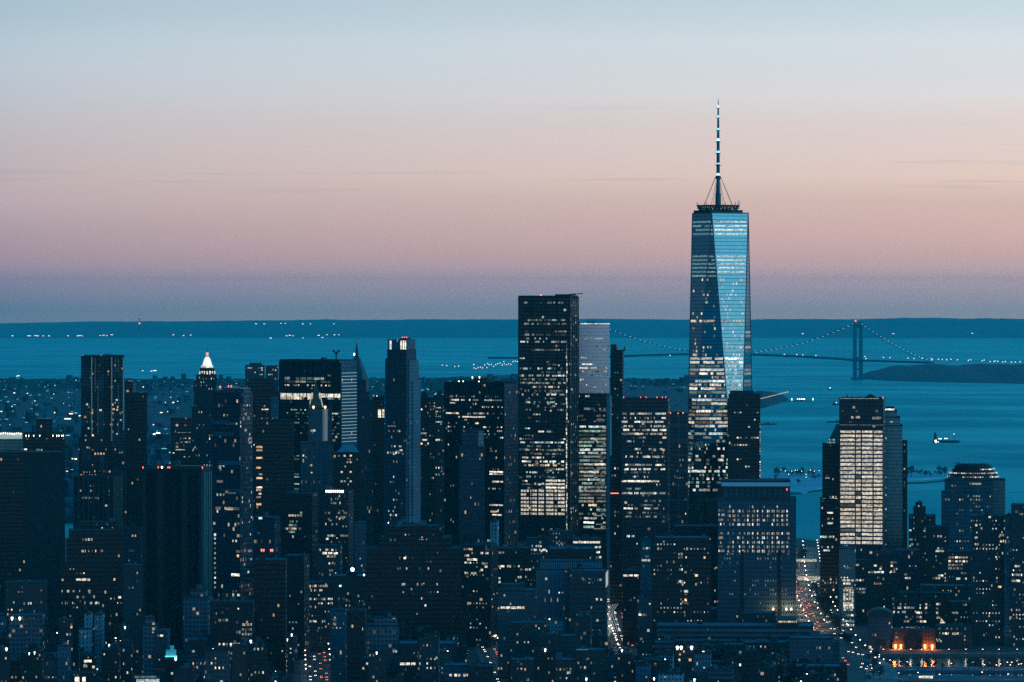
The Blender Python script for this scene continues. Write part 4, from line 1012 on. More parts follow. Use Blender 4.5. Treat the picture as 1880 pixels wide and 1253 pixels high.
b.part('crown_piers', m, MATS['limestone']); m = MB(); m.box(b.x(729), b.x(742), -5, 5, b.z(624), b.z(621)); b.part('plant_room', m, EQUIP)
for u in (731, 735, 739): b.beacon(u, 620.5, .4, .5)
m = MB(); m.box(b.W / 2 - .1, b.W / 2 + 1.4, -b.D / 2 + 5, b.D / 2 + 3, 20, b.z(662)); m.box(b.W / 2 - .1, b.W / 2 + 3, -b.D / 2 + 12, b.D / 2 + 4, 20, b.z(700)); b.part('flank_setbacks', m, MATS['lit_limestone'])
b.fins(5, MATS['shaded_limestone'], 'piers', .8, .5, 'f', 1)
for v in range(785, 960, 7):
    if random.random() < .5: b.row(v, random.choice([710, 722, 734]), random.choice([728, 734, 744]), 'w', .4, 1.9, 2.8, .6, 1)
b.row(783, 711, 728, 'd', .9, 1.5); b.grid(970, 800, dens=.05, sty='wcd', ww=1.4); b.grid(1000, 800, dens=.03, face='r'); b.finish()
b = Bldg('office_building', 'small dark block with two glowing tall windows beside the slim limestone tower', 684, 706, 730, 4500, 0, 26, 'black_steel_wall', roof=ROOF)
m = MB()
for u0_, u1_ in ((694, 699.5), (701.5, 705.5)): m.box(b.x(u0_), b.x(u1_), -b.D / 2 - .3, -b.D / 2 - .05, b.z(767), b.z(752), True)
b.part('tall_windows', m, WM['b']); b.beacon(686, 729, .05, .5, WHITE_LAMP, 'roof_lamp'); b.beacon(692, 728.5, .05, .5, WHITE_LAMP, 'roof_lamp'); b.grid(860, 775, dens=.06); b.finish()
b = Bldg('office_building', 'slim dark block with scattered white windows just right of the slim limestone tower', 767, 800, 727, 4700, 0, 28, 'dark_masonry', [(733, 0, 0, 0), (727, 6, 14, 3), (722, 8, 18, 5)])
b.row(752, 768, 776, 'w', .8, 2); b.row(796, 766, 793, 'c', .7, 1.8); b.row(808, 766, 785, 'w', .8, 1.8); b.row(815, 766, 776, 'o', .9, 2); b.grid(900, 740, dens=.08, sty='cwd', ww=1.2); b.finish()
b = Bldg('office_building', 'block with a neat grid of small white windows left of the broad black slab', 797, 815, 729, 4720, 0, 28, 'grey_masonry', [(729, 0, 0, 0), (721, 5, 4, 4)])
for v in (749, 756, 765, 775): b.row(v, 799, 814, 'c', .8, 1.3, 2.6, .8, 1)
b.row(808, 798, 808, 'w', .9, 2); b.grid(900, 780, dens=.1, sty='cwd', ww=1.2); b.finish()
# broad black slab
b = Bldg('skyscraper', 'broad black steel office slab with white roof lamps in the centre', 815, 925, 704, 4700, 26, 40, 'black_steel_wall', cat='skyscraper', roof=ROOF)
m = MB(); m.box(b.W / 2 - .1, b.W / 2 + .4, -b.D / 2 + .3, b.D / 2, 40, b.top - .5); b.part('lit_flank_skin', m, MATS['navy_glass'])  # the flank's western brightness is painted on with a lighter skin
b.pent(862, 886, 695, .3, .7, STEEL)
for u, v in ((841, 702), (849, 702), (866, 694), (879, 693.5), (878, 702)): b.beacon(u, v, .05, .7, WHITE_LAMP, 'roof_lamp')
for v, ua, ub, st, fl in ((729, 818, 918, 'd', .35), (735.5, 828, 922, 'c', .6), (741, 818, 836, 'w', .8), (748, 870, 923, 'w', .5), (760, 818, 924, 'w', .55), (766.5, 841, 892, 'b', .95), (772, 852, 858, 'w', 1), (778, 818, 880, 'w', .3), (785, 818, 924, 'w', .35), (792, 880, 922, 'w', .4), (798, 885, 922, 'w', .3), (804, 885, 924, 'w', .5), (829, 880, 924, 'd', .4), (867, 898, 924, 'b', .95), (871, 898, 924, 'w', .8), (885, 896, 924, 'b', .95), (898, 896, 920, 'w', .5), (928, 898, 924, 'b', .95), (940, 900, 924, 'w', .8), (946, 900, 922, 'b', .8)): b.row(v, ua, ub, st, fl, 1.7, 3.6, .7)
b.grid(960, 730, dens=.03, sty='cd', ww=1.2); b.grid(960, 730, dens=.03, sty='cd', face='r', ww=1.2); b.finish()
b = Bldg('office_building', 'smooth blue grey tower standing in front of the broad black slab', 843, 890, 822, 4150, 0, 28, 'navy_glass', [(822, 0, 0, 0), (790, 5, 1, 3)], roof=ROOF)
m = MB(); t = b.tb[-1]; m.box(b.x(878), b.x(888), t[2] - .6, t[2], b.z(820), b.z(792)); b.part('pale_bay', m, MATS['pale_glass'])
for v in (928, 935, 942, 949, 956): b.row(v, 843, 870, 'c', .7, 1.3, 2.4, .8, 1)
b.grid(975, 840, dens=.02, sty='c', ww=1.2); b.finish()
# ================================================================== middle distance and foreground blocks seen one by one
# (label, u0, u1, roof row, distance, flank px, depth, wall, [lit rows (row, ua, ub, style, fill)], scatter density, roof, tiers)
MID = [
 ('dark broad block with a lit colonnade row under the rippled steel tower', 135, 208, 877, 4150, 18, 34, 'grey_masonry', [(915, 150, 182, 'd', .95), (929, 184, 198, 'c', .4)], .02, 1, None),
 ('dark block with a snowy roof terrace below the colonnade block at left', 147, 213, 960, 3950, 0, 30, 'dark_masonry', [], .01, 2, [(972, -8, -4, 0), (960, 0, 0, 2)]),
 ('black stepped office block with rows of cream windows at lower left', 112, 237, 1040, 3780, 0, 40, 'black_steel_wall', [(991, 150, 187, 'w', .75), (1002, 158, 196, 'w', .5), (1012, 142, 190, 'w', .5), (1054, 142, 172, 'c', .4), (1064, 139, 166, 'b', .95), (1064, 110, 117, 'c', 1), (1064, 207, 213, 'o', 1), (1085, 110, 172, 'w', .5), (1096, 132, 166, 'w', .4), (1097, 216, 236, 'w', .6), (1107, 110, 192, 'c', .45), (1149, 200, 262, 'c', .3)], .04, 1, [(1040, 0, 0, 0), (996, 10, 8, 3), (976, 14, 12, 5)]),
 ('tall plain grey slab between the black stepped block and the windowless slab', 226, 258, 972, 3900, 4, 26, 'grey_masonry', [(1011, 236, 247, 'd', .9)], .01, 1, None),
 ('narrow block with a pale roof box at the foot of the windowless slab', 226, 262, 1040, 3700, 0, 26, 'dark_masonry', [], .02, 2, None),
 ('dark low block with a row of tall lit windows at the far left edge', 10, 86, 1071, 3650, 0, 34, 'brown_brick', [(1076, 26, 80, 'd', .3), (1101, 40, 86, 'w', .3), (1108, 26, 60, 'c', .3), (1116, 60, 86, 'o', .4), (1122, 60, 72, 'w', .7)], .04, 1, None),
 ('blue grey loft block with two white roof lamps at the left edge', 16, 76, 1132, 3480, 6, 30, 'white_loft', [(1137, 50, 64, 'd', .8)], .05, 2, None),
 ('teal loft with a pale flank standing left of a dark narrow gap at lower left', 146, 166, 1128, 3500, 4, 24, 'pale_face', [], .05, 2, [(1156, -2, 0, 0), (1128, 8, 0, 2)]),
 ('teal loft with a pale rim standing right of a dark narrow gap at lower left', 173, 186, 1130, 3520, 5, 24, 'pale_face', [], .02, 2, None),
 ('dark narrow loft dotted with small warm lights at lower left', 106, 134, 1140, 3480, 0, 24, 'dark_masonry', [(1147, 128, 133, 'w', 1), (1152, 128, 133, 'w', 1), (1181, 118, 130, 'w', .6), (1192, 120, 136, 'w', .6)], .09, 1, None),
 ('striped teal loft with ribbon storeys below the windowless slab', 282, 306, 1160, 3430, 6, 26, 'banded_concrete', [(1168, 284, 311, 'c', .4)], .02, 2, None),
 ('pale loft with a square roof tower below the windowless slab', 262, 290, 1136, 3500, 0, 26, 'white_loft', [(1171, 258, 272, 'd', .6)], .03, 2, [(1150, 0, 0, 0), (1136, 4, 6, 3)]),
 ('tall gridded blue apartment block at the lower right corner of the windowless slab', 336, 382, 1086, 3620, 6, 28, 'white_loft', [(1124, 300, 318, 'd', .5)], .02, 1, [(1098, 0, 0, 0), (1086, 12, 6, 3)]),
 ('small plain block with snowy parapets under the gridded blue apartment block', 346, 380, 1176, 3400, 0, 24, 'grey_masonry', [(1196, 351, 358, 'c', 1)], .02, 2, None),
 ('dark loft block with an even grid of dim warm windows below the stacked tower', 385, 463, 1107, 3480, 4, 30, 'black_steel_wall', [(1139, 400, 419, 'd', .9), (1147, 443, 463, 'w', .95), (1156, 443, 463, 'd', .9), (1165, 443, 463, 'd', .95), (1174, 443, 463, 'd', .8), (1183, 400, 442, 'w', .9), (1183, 454, 463, 'w', 1), (1191, 443, 463, 'w', .9), (1200, 415, 463, 'd', .8), (1209, 415, 463, 'w', .95)], .02, 1, None),
 ('black plain slab just right of the even window grid at lower left', 467, 524, 1030, 3560, 3, 30, 'black_steel_wall', [(1048, 497, 500, 'w', 1)], .004, 2, None),
 ('blue slab with two red roof lights behind the black plain slab', 462, 504, 952, 4000, 11, 30, 'navy_glass', [(952, 474, 484, 'c', .8), (979, 472, 480, 'd', 1)], .01, 2, None),
 ('slab with lit strips left of the ribbed grid block, below the gothic tower', 521, 573, 908, 4080, 11, 30, 'black_steel_wall', [(942, 550, 556, 'c', 1), (947, 529, 557, 'w', .95), (958, 531, 554, 'g', .6), (965, 520, 550, 'g', .6), (971, 522, 553, 'w', .7), (977, 528, 542, 'g', .7)], .01, 1, None),
 ('ribbed grid block with a bright dotted roof line, below the hipped roof', 586, 640, 903, 4120, 9, 32, 'grey_masonry', [(916, 606, 622, 'c', .5), (924, 606, 640, 'c', .6), (942, 596, 640, 'w', .75), (950, 614, 640, 'w', .6), (956, 604, 612, 'w', .9), (963, 596, 640, 'c', .4), (984, 600, 640, 'c', .7), (990, 598, 604, 'c', 1), (1002, 596, 622, 'c', .7)], .04, 1, None),
 ('plain slim block squeezed right of the ribbed grid block', 651, 672, 962, 4050, 0, 26, 'grey_masonry', [], .02, 2, None),
 ('block with bright window bands at the foot of the ribbed grid block', 582, 625, 1004, 3950, 3, 30, 'dark_masonry', [(1010, 584, 620, 'w', .6), (1016, 591, 622, 'b', .95), (1022, 596, 618, 'w', .6), (1035, 602, 616, 'w', .9), (1048, 604, 614, 'c', .6)], .05, 1, None),
 ('long office block with dotted warm storeys between two avenues at lower left', 521, 613, 1071, 3930, 0, 40, 'dark_masonry', [(1066, 520, 534, 'd', .4), (1076, 521, 602, 'w', .75), (1084, 521, 600, 'w', .65), (1091, 522, 536, 'c', .6), (1100, 566, 612, 'w', .75), (1108, 588, 613, 'c', .6), (1105, 532, 545, 'c', .5), (1114, 523, 582, 'w', .5), (1120, 521, 530, 'w', 1), (1128, 556, 568, 'b', .9), (1141, 526, 606, 'c', .4), (1155, 535, 545, 'c', .5)], .05, 2, None),
 ('grey block with a pale end pier behind the dotted warm storeys', 521, 558, 1022, 3850, 10, 28, 'grey_masonry', [(1058, 522, 542, 'c', .2)], .02, 2, None),
 ('snowy roofed hall with one brilliant rooftop lamp left of the great black block', 612, 676, 1060, 3800, 0, 40, 'grey_masonry', [(1076, 622, 632, 'c', .5), (1090, 636, 652, 'c', .5), (1100, 620, 634, 'd', .8)], .05, 2, None),
 ('pale blue loft with an amber lit attic right of the left avenue', 606, 634, 1122, 3520, 2, 24, 'blue_glass', [(1146, 610, 620, 'o', 1), (1145, 624, 632, 'c', .6), (1138, 610, 618, 'd', .8)], .03, 2, None),
 ('tall black box right of the left avenue with one white side window', 637, 670, 1123, 3440, 3, 30, 'black_steel_wall', [(1155, 664, 667, 'w', 1)], .002, 1, None),
 ('loft with tall dim windows framed by pale pilasters at lower left of centre', 672, 731, 1150, 3470, 0, 30, 'white_loft', [(1180, 673, 679, 'd', 1), (1190, 673, 679, 'd', 1), (1206, 673, 679, 'd', 1), (1196, 720, 729, 'c', .9)], .03, 2, [(1150, 0, 0, 0), (1136, 14, 2, 6)]),
 ('long low loft with a row of big cream windows at bottom centre left', 733, 838, 1184, 3440, 0, 36, 'dark_masonry', [(1199, 750, 790, 'd', .5), (1210, 768, 781, 'd', .9), (1219, 733, 796, 'b', .85), (1219, 798, 826, 'w', .8), (1228, 766, 778, 'd', .9), (1228, 802, 820, 'w', .6)], .02, 2, None),
 ('low block with amber windows and a blue roof edge at bottom centre left', 816, 862, 1224, 3320, 0, 30, 'blue_glass', [(1240, 824, 860, 'w', .75)], .02, 2, None),
 ('black low block beside the diagonal avenue at the bottom edge', 863, 906, 1226, 3300, 0, 30, 'black_steel_wall', [], .01, 1, None),
 ('great black block with a steaming roof and sparse windows at centre left', 708, 812, 969, 3700, 0, 60, 'black_steel_wall', [(992, 715, 735, 'd', .6), (1025, 730, 760, 'w', .35), (1044, 705, 790, 'w', .3), (1073, 690, 812, 'w', .35), (1082, 705, 810, 'd', .4), (1099, 700, 790, 'c', .1), (1112, 779, 783, 'b', 1)], .02, 1, [(1010, -36, -34, 0), (990, -12, -18, 4), (969, 0, 0, 10)]),
 ('block with bright broken window bands right of the great black block', 848, 901, 1003, 3980, 13, 32, 'dark_curtain_wall', [(996, 830, 850, 'w', .8), (1009, 850, 868, 'w', .95), (1009, 890, 901, 'd', .9), (1016, 862, 900, 'w', .5), (1021, 849, 864, 'w', .8), (1028, 857, 877, 'b', .95), (1034, 852, 864, 'w', .8), (1035, 884, 898, 'w', .7), (1041, 889, 896, 'b', 1), (1047, 882, 890, 'w', .9), (1053, 848, 875, 'w', .8), (1059, 855, 861, 'w', 1)], .06, 1, None),
 ('pale narrow tower catching the western glow right of the broken window bands', 900, 913, 958, 4150, 3, 22, 'pale_face', [], .05, 2, None),  # western glow put into the tower's pale wall colour
 ('dark flat roofed block at the foot of the pale narrow glowing tower', 890, 934, 1047, 4108, 0, 24, 'dark_masonry', [(1060, 900, 930, 'd', .3)], .04, 2, None),
 ('dark block with a long lit cornice row left of the crane tower foot', 914, 976, 1008, 4080, 0, 32, 'dark_masonry', [(1015, 914, 926, 'w', .9), (1040, 914, 956, 'w', .6), (1046, 954, 976, 'w', .8), (1062, 914, 920, 'c', 1), (1069, 914, 920, 'c', 1), (1060, 950, 965, 'c', .7)], .05, 2, None),
 ('ribbed block with dotted white windows just below the crane tower', 966, 1006, 990, 4250, 2, 30, 'grey_masonry', [(996, 970, 1004, 'c', .4), (1003, 975, 1005, 'c', .5), (1010, 970, 1005, 'c', .6), (1012, 992, 1006, 'b', .9)], .08, 2, None),
 ('striped block with thin window lines under the green lit block', 1006, 1052, 978, 4200, 0, 30, 'ribbed_limestone', [(998, 1010, 1050, 'd', .5), (1005, 1010, 1050, 'd', .4)], .02, 2, None),
 ('terrace block with two brilliant yellow window rows under the green lit block', 1050, 1106, 991, 4180, 0, 30, 'dark_curtain_wall', [(996, 1052, 1104, 'b', .95), (1005, 1084, 1104, 'b', .95), (1014, 1094, 1104, 'c', .9), (1023, 1094, 1106, 'c', .9)], .05, 2, None),
 ('flat topped black hall with a snowy roof line in front of the yellow window rows', 1008, 1092, 1010, 3980, 0, 50, 'black_steel_wall', [(1025, 1082, 1086, 'w', 1), (1022, 1004, 1008, 'w', 1)], .005, 2, None),
 ('blue ribbed block with pale vertical piers at the lower centre', 985, 1046, 1047, 3800, 0, 36, 'ribbed_limestone', [(1054, 978, 984, 'w', 1), (1063, 1000, 1006, 'c', .8)], .03, 2, [(1047, 0, 0, 0), (1032, 6, -60, 4)]),
 ('wide banded block with a sheer lit side wall over the centre avenue', 1046, 1112, 1051, 3760, 4, 40, 'banded_concrete', [(1057, 1044, 1050, 'd', .8), (1065, 1064, 1108, 'd', .4), (1101, 1094, 1108, 'c', .4), (1116, 1076, 1088, 'w', .6), (1131, 1058, 1070, 'c', .8), (1139, 1094, 1100, 'w', 1)], .03, 2, None),
 ('grey block with one row of four wide cream windows at lower centre', 914, 984, 1086, 3650, 0, 36, 'grey_masonry', [(1116, 918, 964, 'b', .97), (1123, 930, 936, 'd', 1)], .01, 2, [(1086, 0, 0, 0), (1076, 6, 20, 5)]),
 ('loft with arched attic and four dim windows at the lower centre', 938, 1008, 1146, 3560, 0, 34, 'brown_brick', [(1164, 987, 1004, 'd', .8)], .03, 2, [(1160, -6, 0, 0), (1146, 0, 4, 3)]),
 ('dark loft block with a snow topped tank platform at bottom centre', 1010, 1066, 1170, 3480, 0, 30, 'dark_masonry', [(1186, 1082, 1086, 'w', 1)], .03, 2, None),
 ('wide loft crowned by a white billboard at bottom centre right', 1058, 1112, 1196, 3400, 0, 30, 'brown_brick', [(1246, 1060, 1088, 'w', .95), (1226, 1055, 1085, 'w', .5)], .04, 2, None),
 ('low loft with a ragged row of narrow cream windows at bottom centre', 938, 1056, 1214, 3380, 0, 34, 'red_brick', [(1223, 980, 1010, 'w', .5), (1226, 1055, 1085, 'w', .6), (1233, 1000, 1020, 'c', .9), (1235, 1040, 1048, 'c', .9), (1248, 966, 976, 'c', .7)], .06, 2, None),
 ('dark block with a glowing top storey standing in the centre avenue', 1143, 1176, 1050, 4000, 0, 30, 'black_steel_wall', [(1057, 1143, 1175, 'b', .97), (1102, 1154, 1170, 'd', .8)], .03, 1, None),
 ('slim pale blue block with two lit strips beside the glowing top storey', 1177, 1195, 992, 3960, 0, 24, 'blue_glass', [(1007, 1180, 1194, 'g', .9), (1022, 1180, 1194, 'g', .6), (1029, 1178, 1194, 'b', .97), (1040, 1180, 1190, 'd', .6)], .03, 2, None),
 ('small gabled block under the slim pale blue block at centre right', 1170, 1198, 1098, 3820, 0, 26, 'white_loft', [(1129, 1172, 1188, 'w', .9)], .05, 2, None),
 ('dark tower dotted with columns of small windows left of the square window grid', 1197, 1306, 990, 3820, 0, 44, 'black_steel_wall', [(996, 1205, 1240, 'd', .2), (1018, 1244, 1254, 'c', 1), (1024, 1245, 1262, 'w', .7), (1024, 1276, 1296, 'o', .6), (1046, 1246, 1254, 'c', 1), (1051, 1256, 1262, 'w', 1), (1057, 1276, 1286, 'o', .7), (1068, 1246, 1254, 'c', 1), (1086, 1256, 1264, 'b', 1), (1091, 1256, 1264, 'w', 1), (1102, 1256, 1264, 'o', 1), (1108, 1256, 1264, 'w', 1)], .10, 2, [(1004, 0, 0, 0), (990, 6, 4, 4)]),
 ('dark rear block with steam and a pale roof box left of the blue roof band', 1238, 1320, 968, 4150, 0, 36, 'dark_masonry', [(985, 1240, 1300, 'c', .12)], .03, 2, None),
 ('plain dark shoulder block left of the square window grid', 1298, 1326, 921, 4300, 0, 30, 'black_steel_wall', [], .02, 1, None),
 ('long low building with white banded storeys across the lower right centre', 1206, 1494, 1152, 3700, 0, 44, 'banded_concrete', [(1156, 1298, 1304, 'c', .8), (1173, 1300, 1306, 'c', 1)], .003, 2, None),
 ('setback wing with a snow bright parapet on the long banded building', 1350, 1424, 1128, 3800, 0, 20, 'grey_masonry', [], .0, 2, None),
 ('plain blue wing behind the left half of the long banded building', 1250, 1318, 1120, 3860, 0, 30, 'blank_concrete', [(1135, 1276, 1280, 'w', 1)], .005, 2, None),
 ('loft with four glowing amber squares and roof flood lamps at bottom right of centre', 1240, 1288, 1193, 3440, 0, 28, 'dark_masonry', [(1202, 1246, 1252, 'o', 1), (1202, 1274, 1280, 'w', 1), (1212, 1245, 1252, 'o', 1), (1212, 1264, 1271, 'o', 1), (1212, 1274, 1280, 'o', 1), (1222, 1246, 1250, 'd', 1), (1229, 1228, 1290, 'o', .3)], .02, 1, None),
 ('stepped loft with ladder like ledges left of the four amber squares', 1202, 1238, 1182, 3430, 0, 28, 'banded_concrete', [], .01, 2, None),
 ('long loft with scattered white points right of the four amber squares', 1366, 1446, 1182, 3560, 0, 34, 'grey_masonry', [(1201, 1406, 1424, 'c', .6), (1210, 1390, 1408, 'd', .5), (1216, 1388, 1396, 'w', .8)], .04, 2, None),
 ('small loft with clustered cream panes between two dark blocks at bottom right of centre', 1330, 1366, 1186, 3450, 0, 26, 'dark_masonry', [(1198, 1352, 1364, 'w', .95), (1221, 1346, 1362, 'b', .9)], .03, 2, None),
 ('pale gabled blue block with two square holes at the left of the riverside avenue', 1506, 1542, 1182, 3700, 0, 30, 'blue_glass', [], .0, 2, None),
 ('blue block with a snow covered roof beside the riverside avenue', 1450, 1530, 1174, 3640, 0, 34, 'grey_masonry', [(1222, 1484, 1488, 'c', 1)], .01, 2, None),
 ('low dark block at the bottom edge with a white lit doorway near the riverside avenue', 1462, 1556, 1226, 3430, 0, 30, 'dark_masonry', [], .02, 2, None),
 # right of the riverside avenue
 ('black apartment block with scattered cream windows in front of the glowing tower', 1570, 1649, 1031, 4250, 0, 36, 'black_steel_wall', [(1038, 1572, 1584, 'w', .9), (1039, 1604, 1611, 'w', 1), (1033, 1635, 1648, 'w', .9), (1039, 1635, 1640, 'o', 1), (1045, 1599, 1625, 'w', .6), (1045, 1635, 1649, 'w', .8), (1051, 1598, 1624, 'c', .9), (1050, 1635, 1648, 'w', .8), (1061, 1605, 1618, 'c', .7), (1066, 1572, 1594, 'w', .8), (1072, 1605, 1618, 'w', .8), (1082, 1572, 1590, 'c', .8), (1088, 1574, 1590, 'd', .8), (1104, 1575, 1586, 'w', .5)], .02, 1, [(1031, 0, 0, 0), (1017, 37, 2, 4)]),
 ('glass podium tower streaked with light at the foot of the glowing tower', 1541, 1570, 1008, 4230, 2, 34, 'pale_glass', [(1066, 1546, 1569, 'm', 1), (1148, 1545, 1569, 'c', 1), (1152, 1545, 1569, 'c', 1), (1141, 1546, 1569, 'g', .9), (1084, 1548, 1568, 'm', 1), (1092, 1548, 1568, 'm', 1), (1100, 1548, 1568, 'm', 1), (1108, 1548, 1568, 'm', 1), (1116, 1548, 1568, 'm', 1), (1043, 1552, 1564, 'd', .95), (1072, 1548, 1568, 'b', .9), (1080, 1548, 1568, 'w', .9), (1088, 1548, 1568, 'w', .9), (1096, 1548, 1568, 'w', .8), (1104, 1548, 1568, 'w', .9), (1112, 1548, 1568, 'b', .9), (1120, 1548, 1568, 'g', .9), (1130, 1546, 1568, 'c', .7)], .06, 2, None),
 ('long school block with a lively grid of white and yellow windows by the river', 1640, 1784, 1108, 4060, 0, 40, 'dark_masonry', [(1109, 1608, 1616, 'w', 1), (1117, 1619, 1630, 'w', 1), (1117, 1640, 1692, 'c', .65), (1117, 1698, 1704, 'w', 1), (1110, 1699, 1704, 'w', 1), (1125, 1640, 1665, 'c', .7), (1126, 1683, 1694, 'w', 1), (1126, 1699, 1704, 'w', 1), (1134, 1683, 1694, 'w', 1), (1134, 1662, 1680, 'd', .6), (1142, 1683, 1710, 'w', .9), (1142, 1655, 1680, 'c', .5), (1110, 1719, 1728, 'w', .9), (1118, 1719, 1728, 'w', .9), (1126, 1719, 1728, 'w', .9), (1126, 1748, 1760, 'd', .9), (1135, 1720, 1728, 'w', .8), (1152, 1660, 1700, 'd', .5)], .03, 1, [(1108, 0, 0, 0), (1092, 10, 40, 6)]),
 ('brick hall with a row of five square windows right of the orange glow', 1718, 1786, 1152, 3962, 0, 36, 'brown_brick', [(1155, 1724, 1775, 'd', .7), (1164, 1725, 1771, 'w', .7)], .01, 1, None),
 ('dark block with lit bays behind the school, left of the stepped crown tower', 1669, 1718, 949, 4500, 0, 34, 'dark_masonry', [(974, 1668, 1676, 'w', 1), (975, 1695, 1701, 'c', 1), (986, 1696, 1704, 'w', .9), (991, 1670, 1690, 'c', .6), (1000, 1670, 1690, 'c', .5), (1003, 1668, 1674, 'w', 1)], .08, 2, [(949, 0, 0, 0), (934, 8, 18, 4), (926, 12, 24, 7)]),
 ('dark block with warm scattered windows under the stepped crown tower', 1700, 1742, 969, 4400, 0, 30, 'dark_masonry', [(985, 1714, 1732, 'w', .7), (1007, 1718, 1732, 'w', .7), (1012, 1718, 1734, 'c', .8), (1029, 1718, 1732, 'w', .7), (1057, 1720, 1734, 'c', .8), (1062, 1712, 1734, 'w', .8)], .07, 1, None),
 ('small square topped block with steady rows of yellow panes under the stepped crown', 1740, 1790, 1014, 4300, 0, 28, 'grey_masonry', [(1024, 1741, 1778, 'w', 1), (1031, 1741, 1778, 'w', 1), (1038, 1741, 1768, 'w', 1), (1044, 1741, 1770, 'd', .9), (1063, 1756, 1776, 'c', .6), (1053, 1766, 1778, 'c', .7)], .05, 2, None),
 ('blue apartment tower with scattered lights and three roof boxes at the right', 1784, 1845, 949, 4010, 0, 34, 'dark_masonry', [(946, 1800, 1805, 'c', .5), (950, 1815, 1822, 'c', .6), (965, 1790, 1796, 'w', 1), (983, 1832, 1845, 'w', .7), (994, 1836, 1846, 'w', .9), (1016, 1830, 1845, 'w', .7), (988, 1790, 1798, 'w', .9), (1000, 1790, 1798, 'w', .9), (1078, 1832, 1840, 'o', 1)], .13, 2, None),
 ('pale blue pier shaft standing between two dark towers at the right edge', 1846, 1856, 948, 4000, 2, 20, 'blue_glass', [], .02, 2, None),
 ('dark tower with dense lower lights cut by the right edge', 1857, 1892, 930, 3990, 0, 34, 'dark_masonry', [(940, 1864, 1872, 'w', .9), (1040, 1858, 1876, 'w', .8), (1056, 1858, 1880, 'c', .9), (1067, 1858, 1876, 'w', .8), (1083, 1858, 1866, 'd', .8)], .14, 1, None),
 ('plain mid block with a domed vent roof right of the glowing tower foot', 1640, 1690, 1012, 4350, 0, 32, 'navy_glass', [(1014, 1634, 1640, 'c', 1), (1055, 1660, 1668, 'w', .6), (1062, 1662, 1676, 'w', .7)], .03, 2, None),
 ('low terrace block with thin snowy ledges behind the school grid', 1690, 1786, 1078, 4230, 0, 34, 'grey_masonry', [], .02, 2, None),
]
MIDB = []
for (lab, u0, u1, vt, d, side, D, mat, rows, dens, rf, tiers) in MID:
    wtot = (u1 - u0) * d / F
    b = Bldg('apartment_building' if 'apartment' in lab else 'loft_building' if 'loft' in lab else 'office_building', lab, u0, u1, vt, d, side, D, mat, tiers, roof=SNOWROOF if rf == 2 else ROOF, par=1.0)
    if 'apartment' in lab: b.e['category'] = 'apartment building'
    for (v, ua, ub, st, fl) in rows:
        if ub > u0 and ua < u1: b.row(v, max(ua, u0 + .5), min(ub, u1 - .5), st, fl, 2.1, random.choice([2.6, 3.2, 4.0]) if st != 'b' else 5, random.choice([.6, .9]), 2)
    vb = min(1250, 541 + 333 * F / d - 8)
    if dens: b.grid(vb, b.vt, dens=dens * 1.5, sty='wwccdg' if dens > .03 else 'dwcg', ww=1.05, wh=1.35)
    if side: b.grid(vb, b.vt, dens=dens * .5, sty='dwc', face='r' if side > 0 else 'l', ww=1.2, wh=1.4)
    b.clutter(random.randint(2, 4) if wtot > 20 else 2)
    if random.random() < .35 and 'slab' not in lab and d < 3900 and 'hall' not in lab: b.tank(random.uniform(u0 + (u1 - u0) * .2, u1 - (u1 - u0) * .2))
    MIDB.append(b)
def byl(s): return next(b for b in BLD if s in b.e['label'])
b = byl('red roof lights behind the black plain'); 
for u in (480, 484, 497, 500): b.beacon(u, 1011, -.01, .8)
b = byl('brilliant rooftop lamp'); b.beacon(647, 1049.5, .3, 1.7, COLD_LAMP, 'roof_lamp'); b.beacon(668, 1058, .3, .7, WHITE_LAMP, 'roof_lamp')
b = byl('great black block'); b.beacon(715, 963, -.02, 1.5, lamp_mat('lamp_sodium', (1, .82, .5), 5), 'roof_lamp')
b = byl('bright dotted roof line')
for i in range(10): b.beacon(599 + 3.4 * i, 902.5, -.01, .7, WHITE_LAMP, 'roof_lamp')
b = byl('two white roof lamps')
for u in (22, 36): b.beacon(u, 1136, -.03, .9, WHITE_LAMP, 'wall_lamp')
b = byl('sheer lit side wall'); m = MB(); m.box(b.W / 2 - .1, b.W / 2 + .5, -b.D / 2 + 1, b.D / 2, b.z(1079), b.z(1053)); b.part('lit_side_wall', m, lamp_mat('glowing_side_wall', (1, .8, .62), .38))  # added glowing panel paints the light falling on this wall
b = byl('white billboard'); m = MB(); m.box(b.x(1058), b.x(1080), -b.D / 2 + 1, -b.D / 2 + 1.6, b.z(1201) , b.z(1196.4) + 1.2, True); b.part('billboard', m, lamp_mat('billboard_lit', (.8, .85, .8), .5))
m = MB()
for u in (1060, 1069, 1078): m.bar((b.x(u), -b.D / 2 + 2, b.top), (b.x(u), -b.D / 2 + 2, b.z(1196)), .25)
b.part('billboard_posts', m, STEEL)
b = byl('four glowing amber squares')
for u in (1244, 1251, 1270): b.beacon(u, 1190.5, -.02, 1.2, lamp_mat('roof_flood', (1, .78, .55), 4), 'flood_lamp')
b = byl('one row of four wide'); 
b = byl('school block'); 
b = byl('long low building with white banded'); m = MB(); m.box(b.x(1428), b.x(1466), -b.D / 2 + 3, b.D / 2 - 3, b.z(1150), b.z(1146)); m.box(b.x(1428), b.x(1462), -b.D / 2 + 3, b.D / 2 - 3, b.z(1141), b.z(1138.5))
for u in (1430, 1438, 1446, 1454, 1461): m.bar((b.x(u), -b.D / 2 + 4, b.z(1147)), (b.x(u), -b.D / 2 + 4, b.z(1140)), .5)
b.part('rooftop_parking_deck', m, MATS['parapet_stone'])
m = MB(); m.box(b.x(1429), b.x(1464), -b.D / 2 + 12, -b.D / 2 + 12.4, b.z(1145.5), b.z(1141.5), True); b.part('lit_parking_ceiling', m, WM['m'])
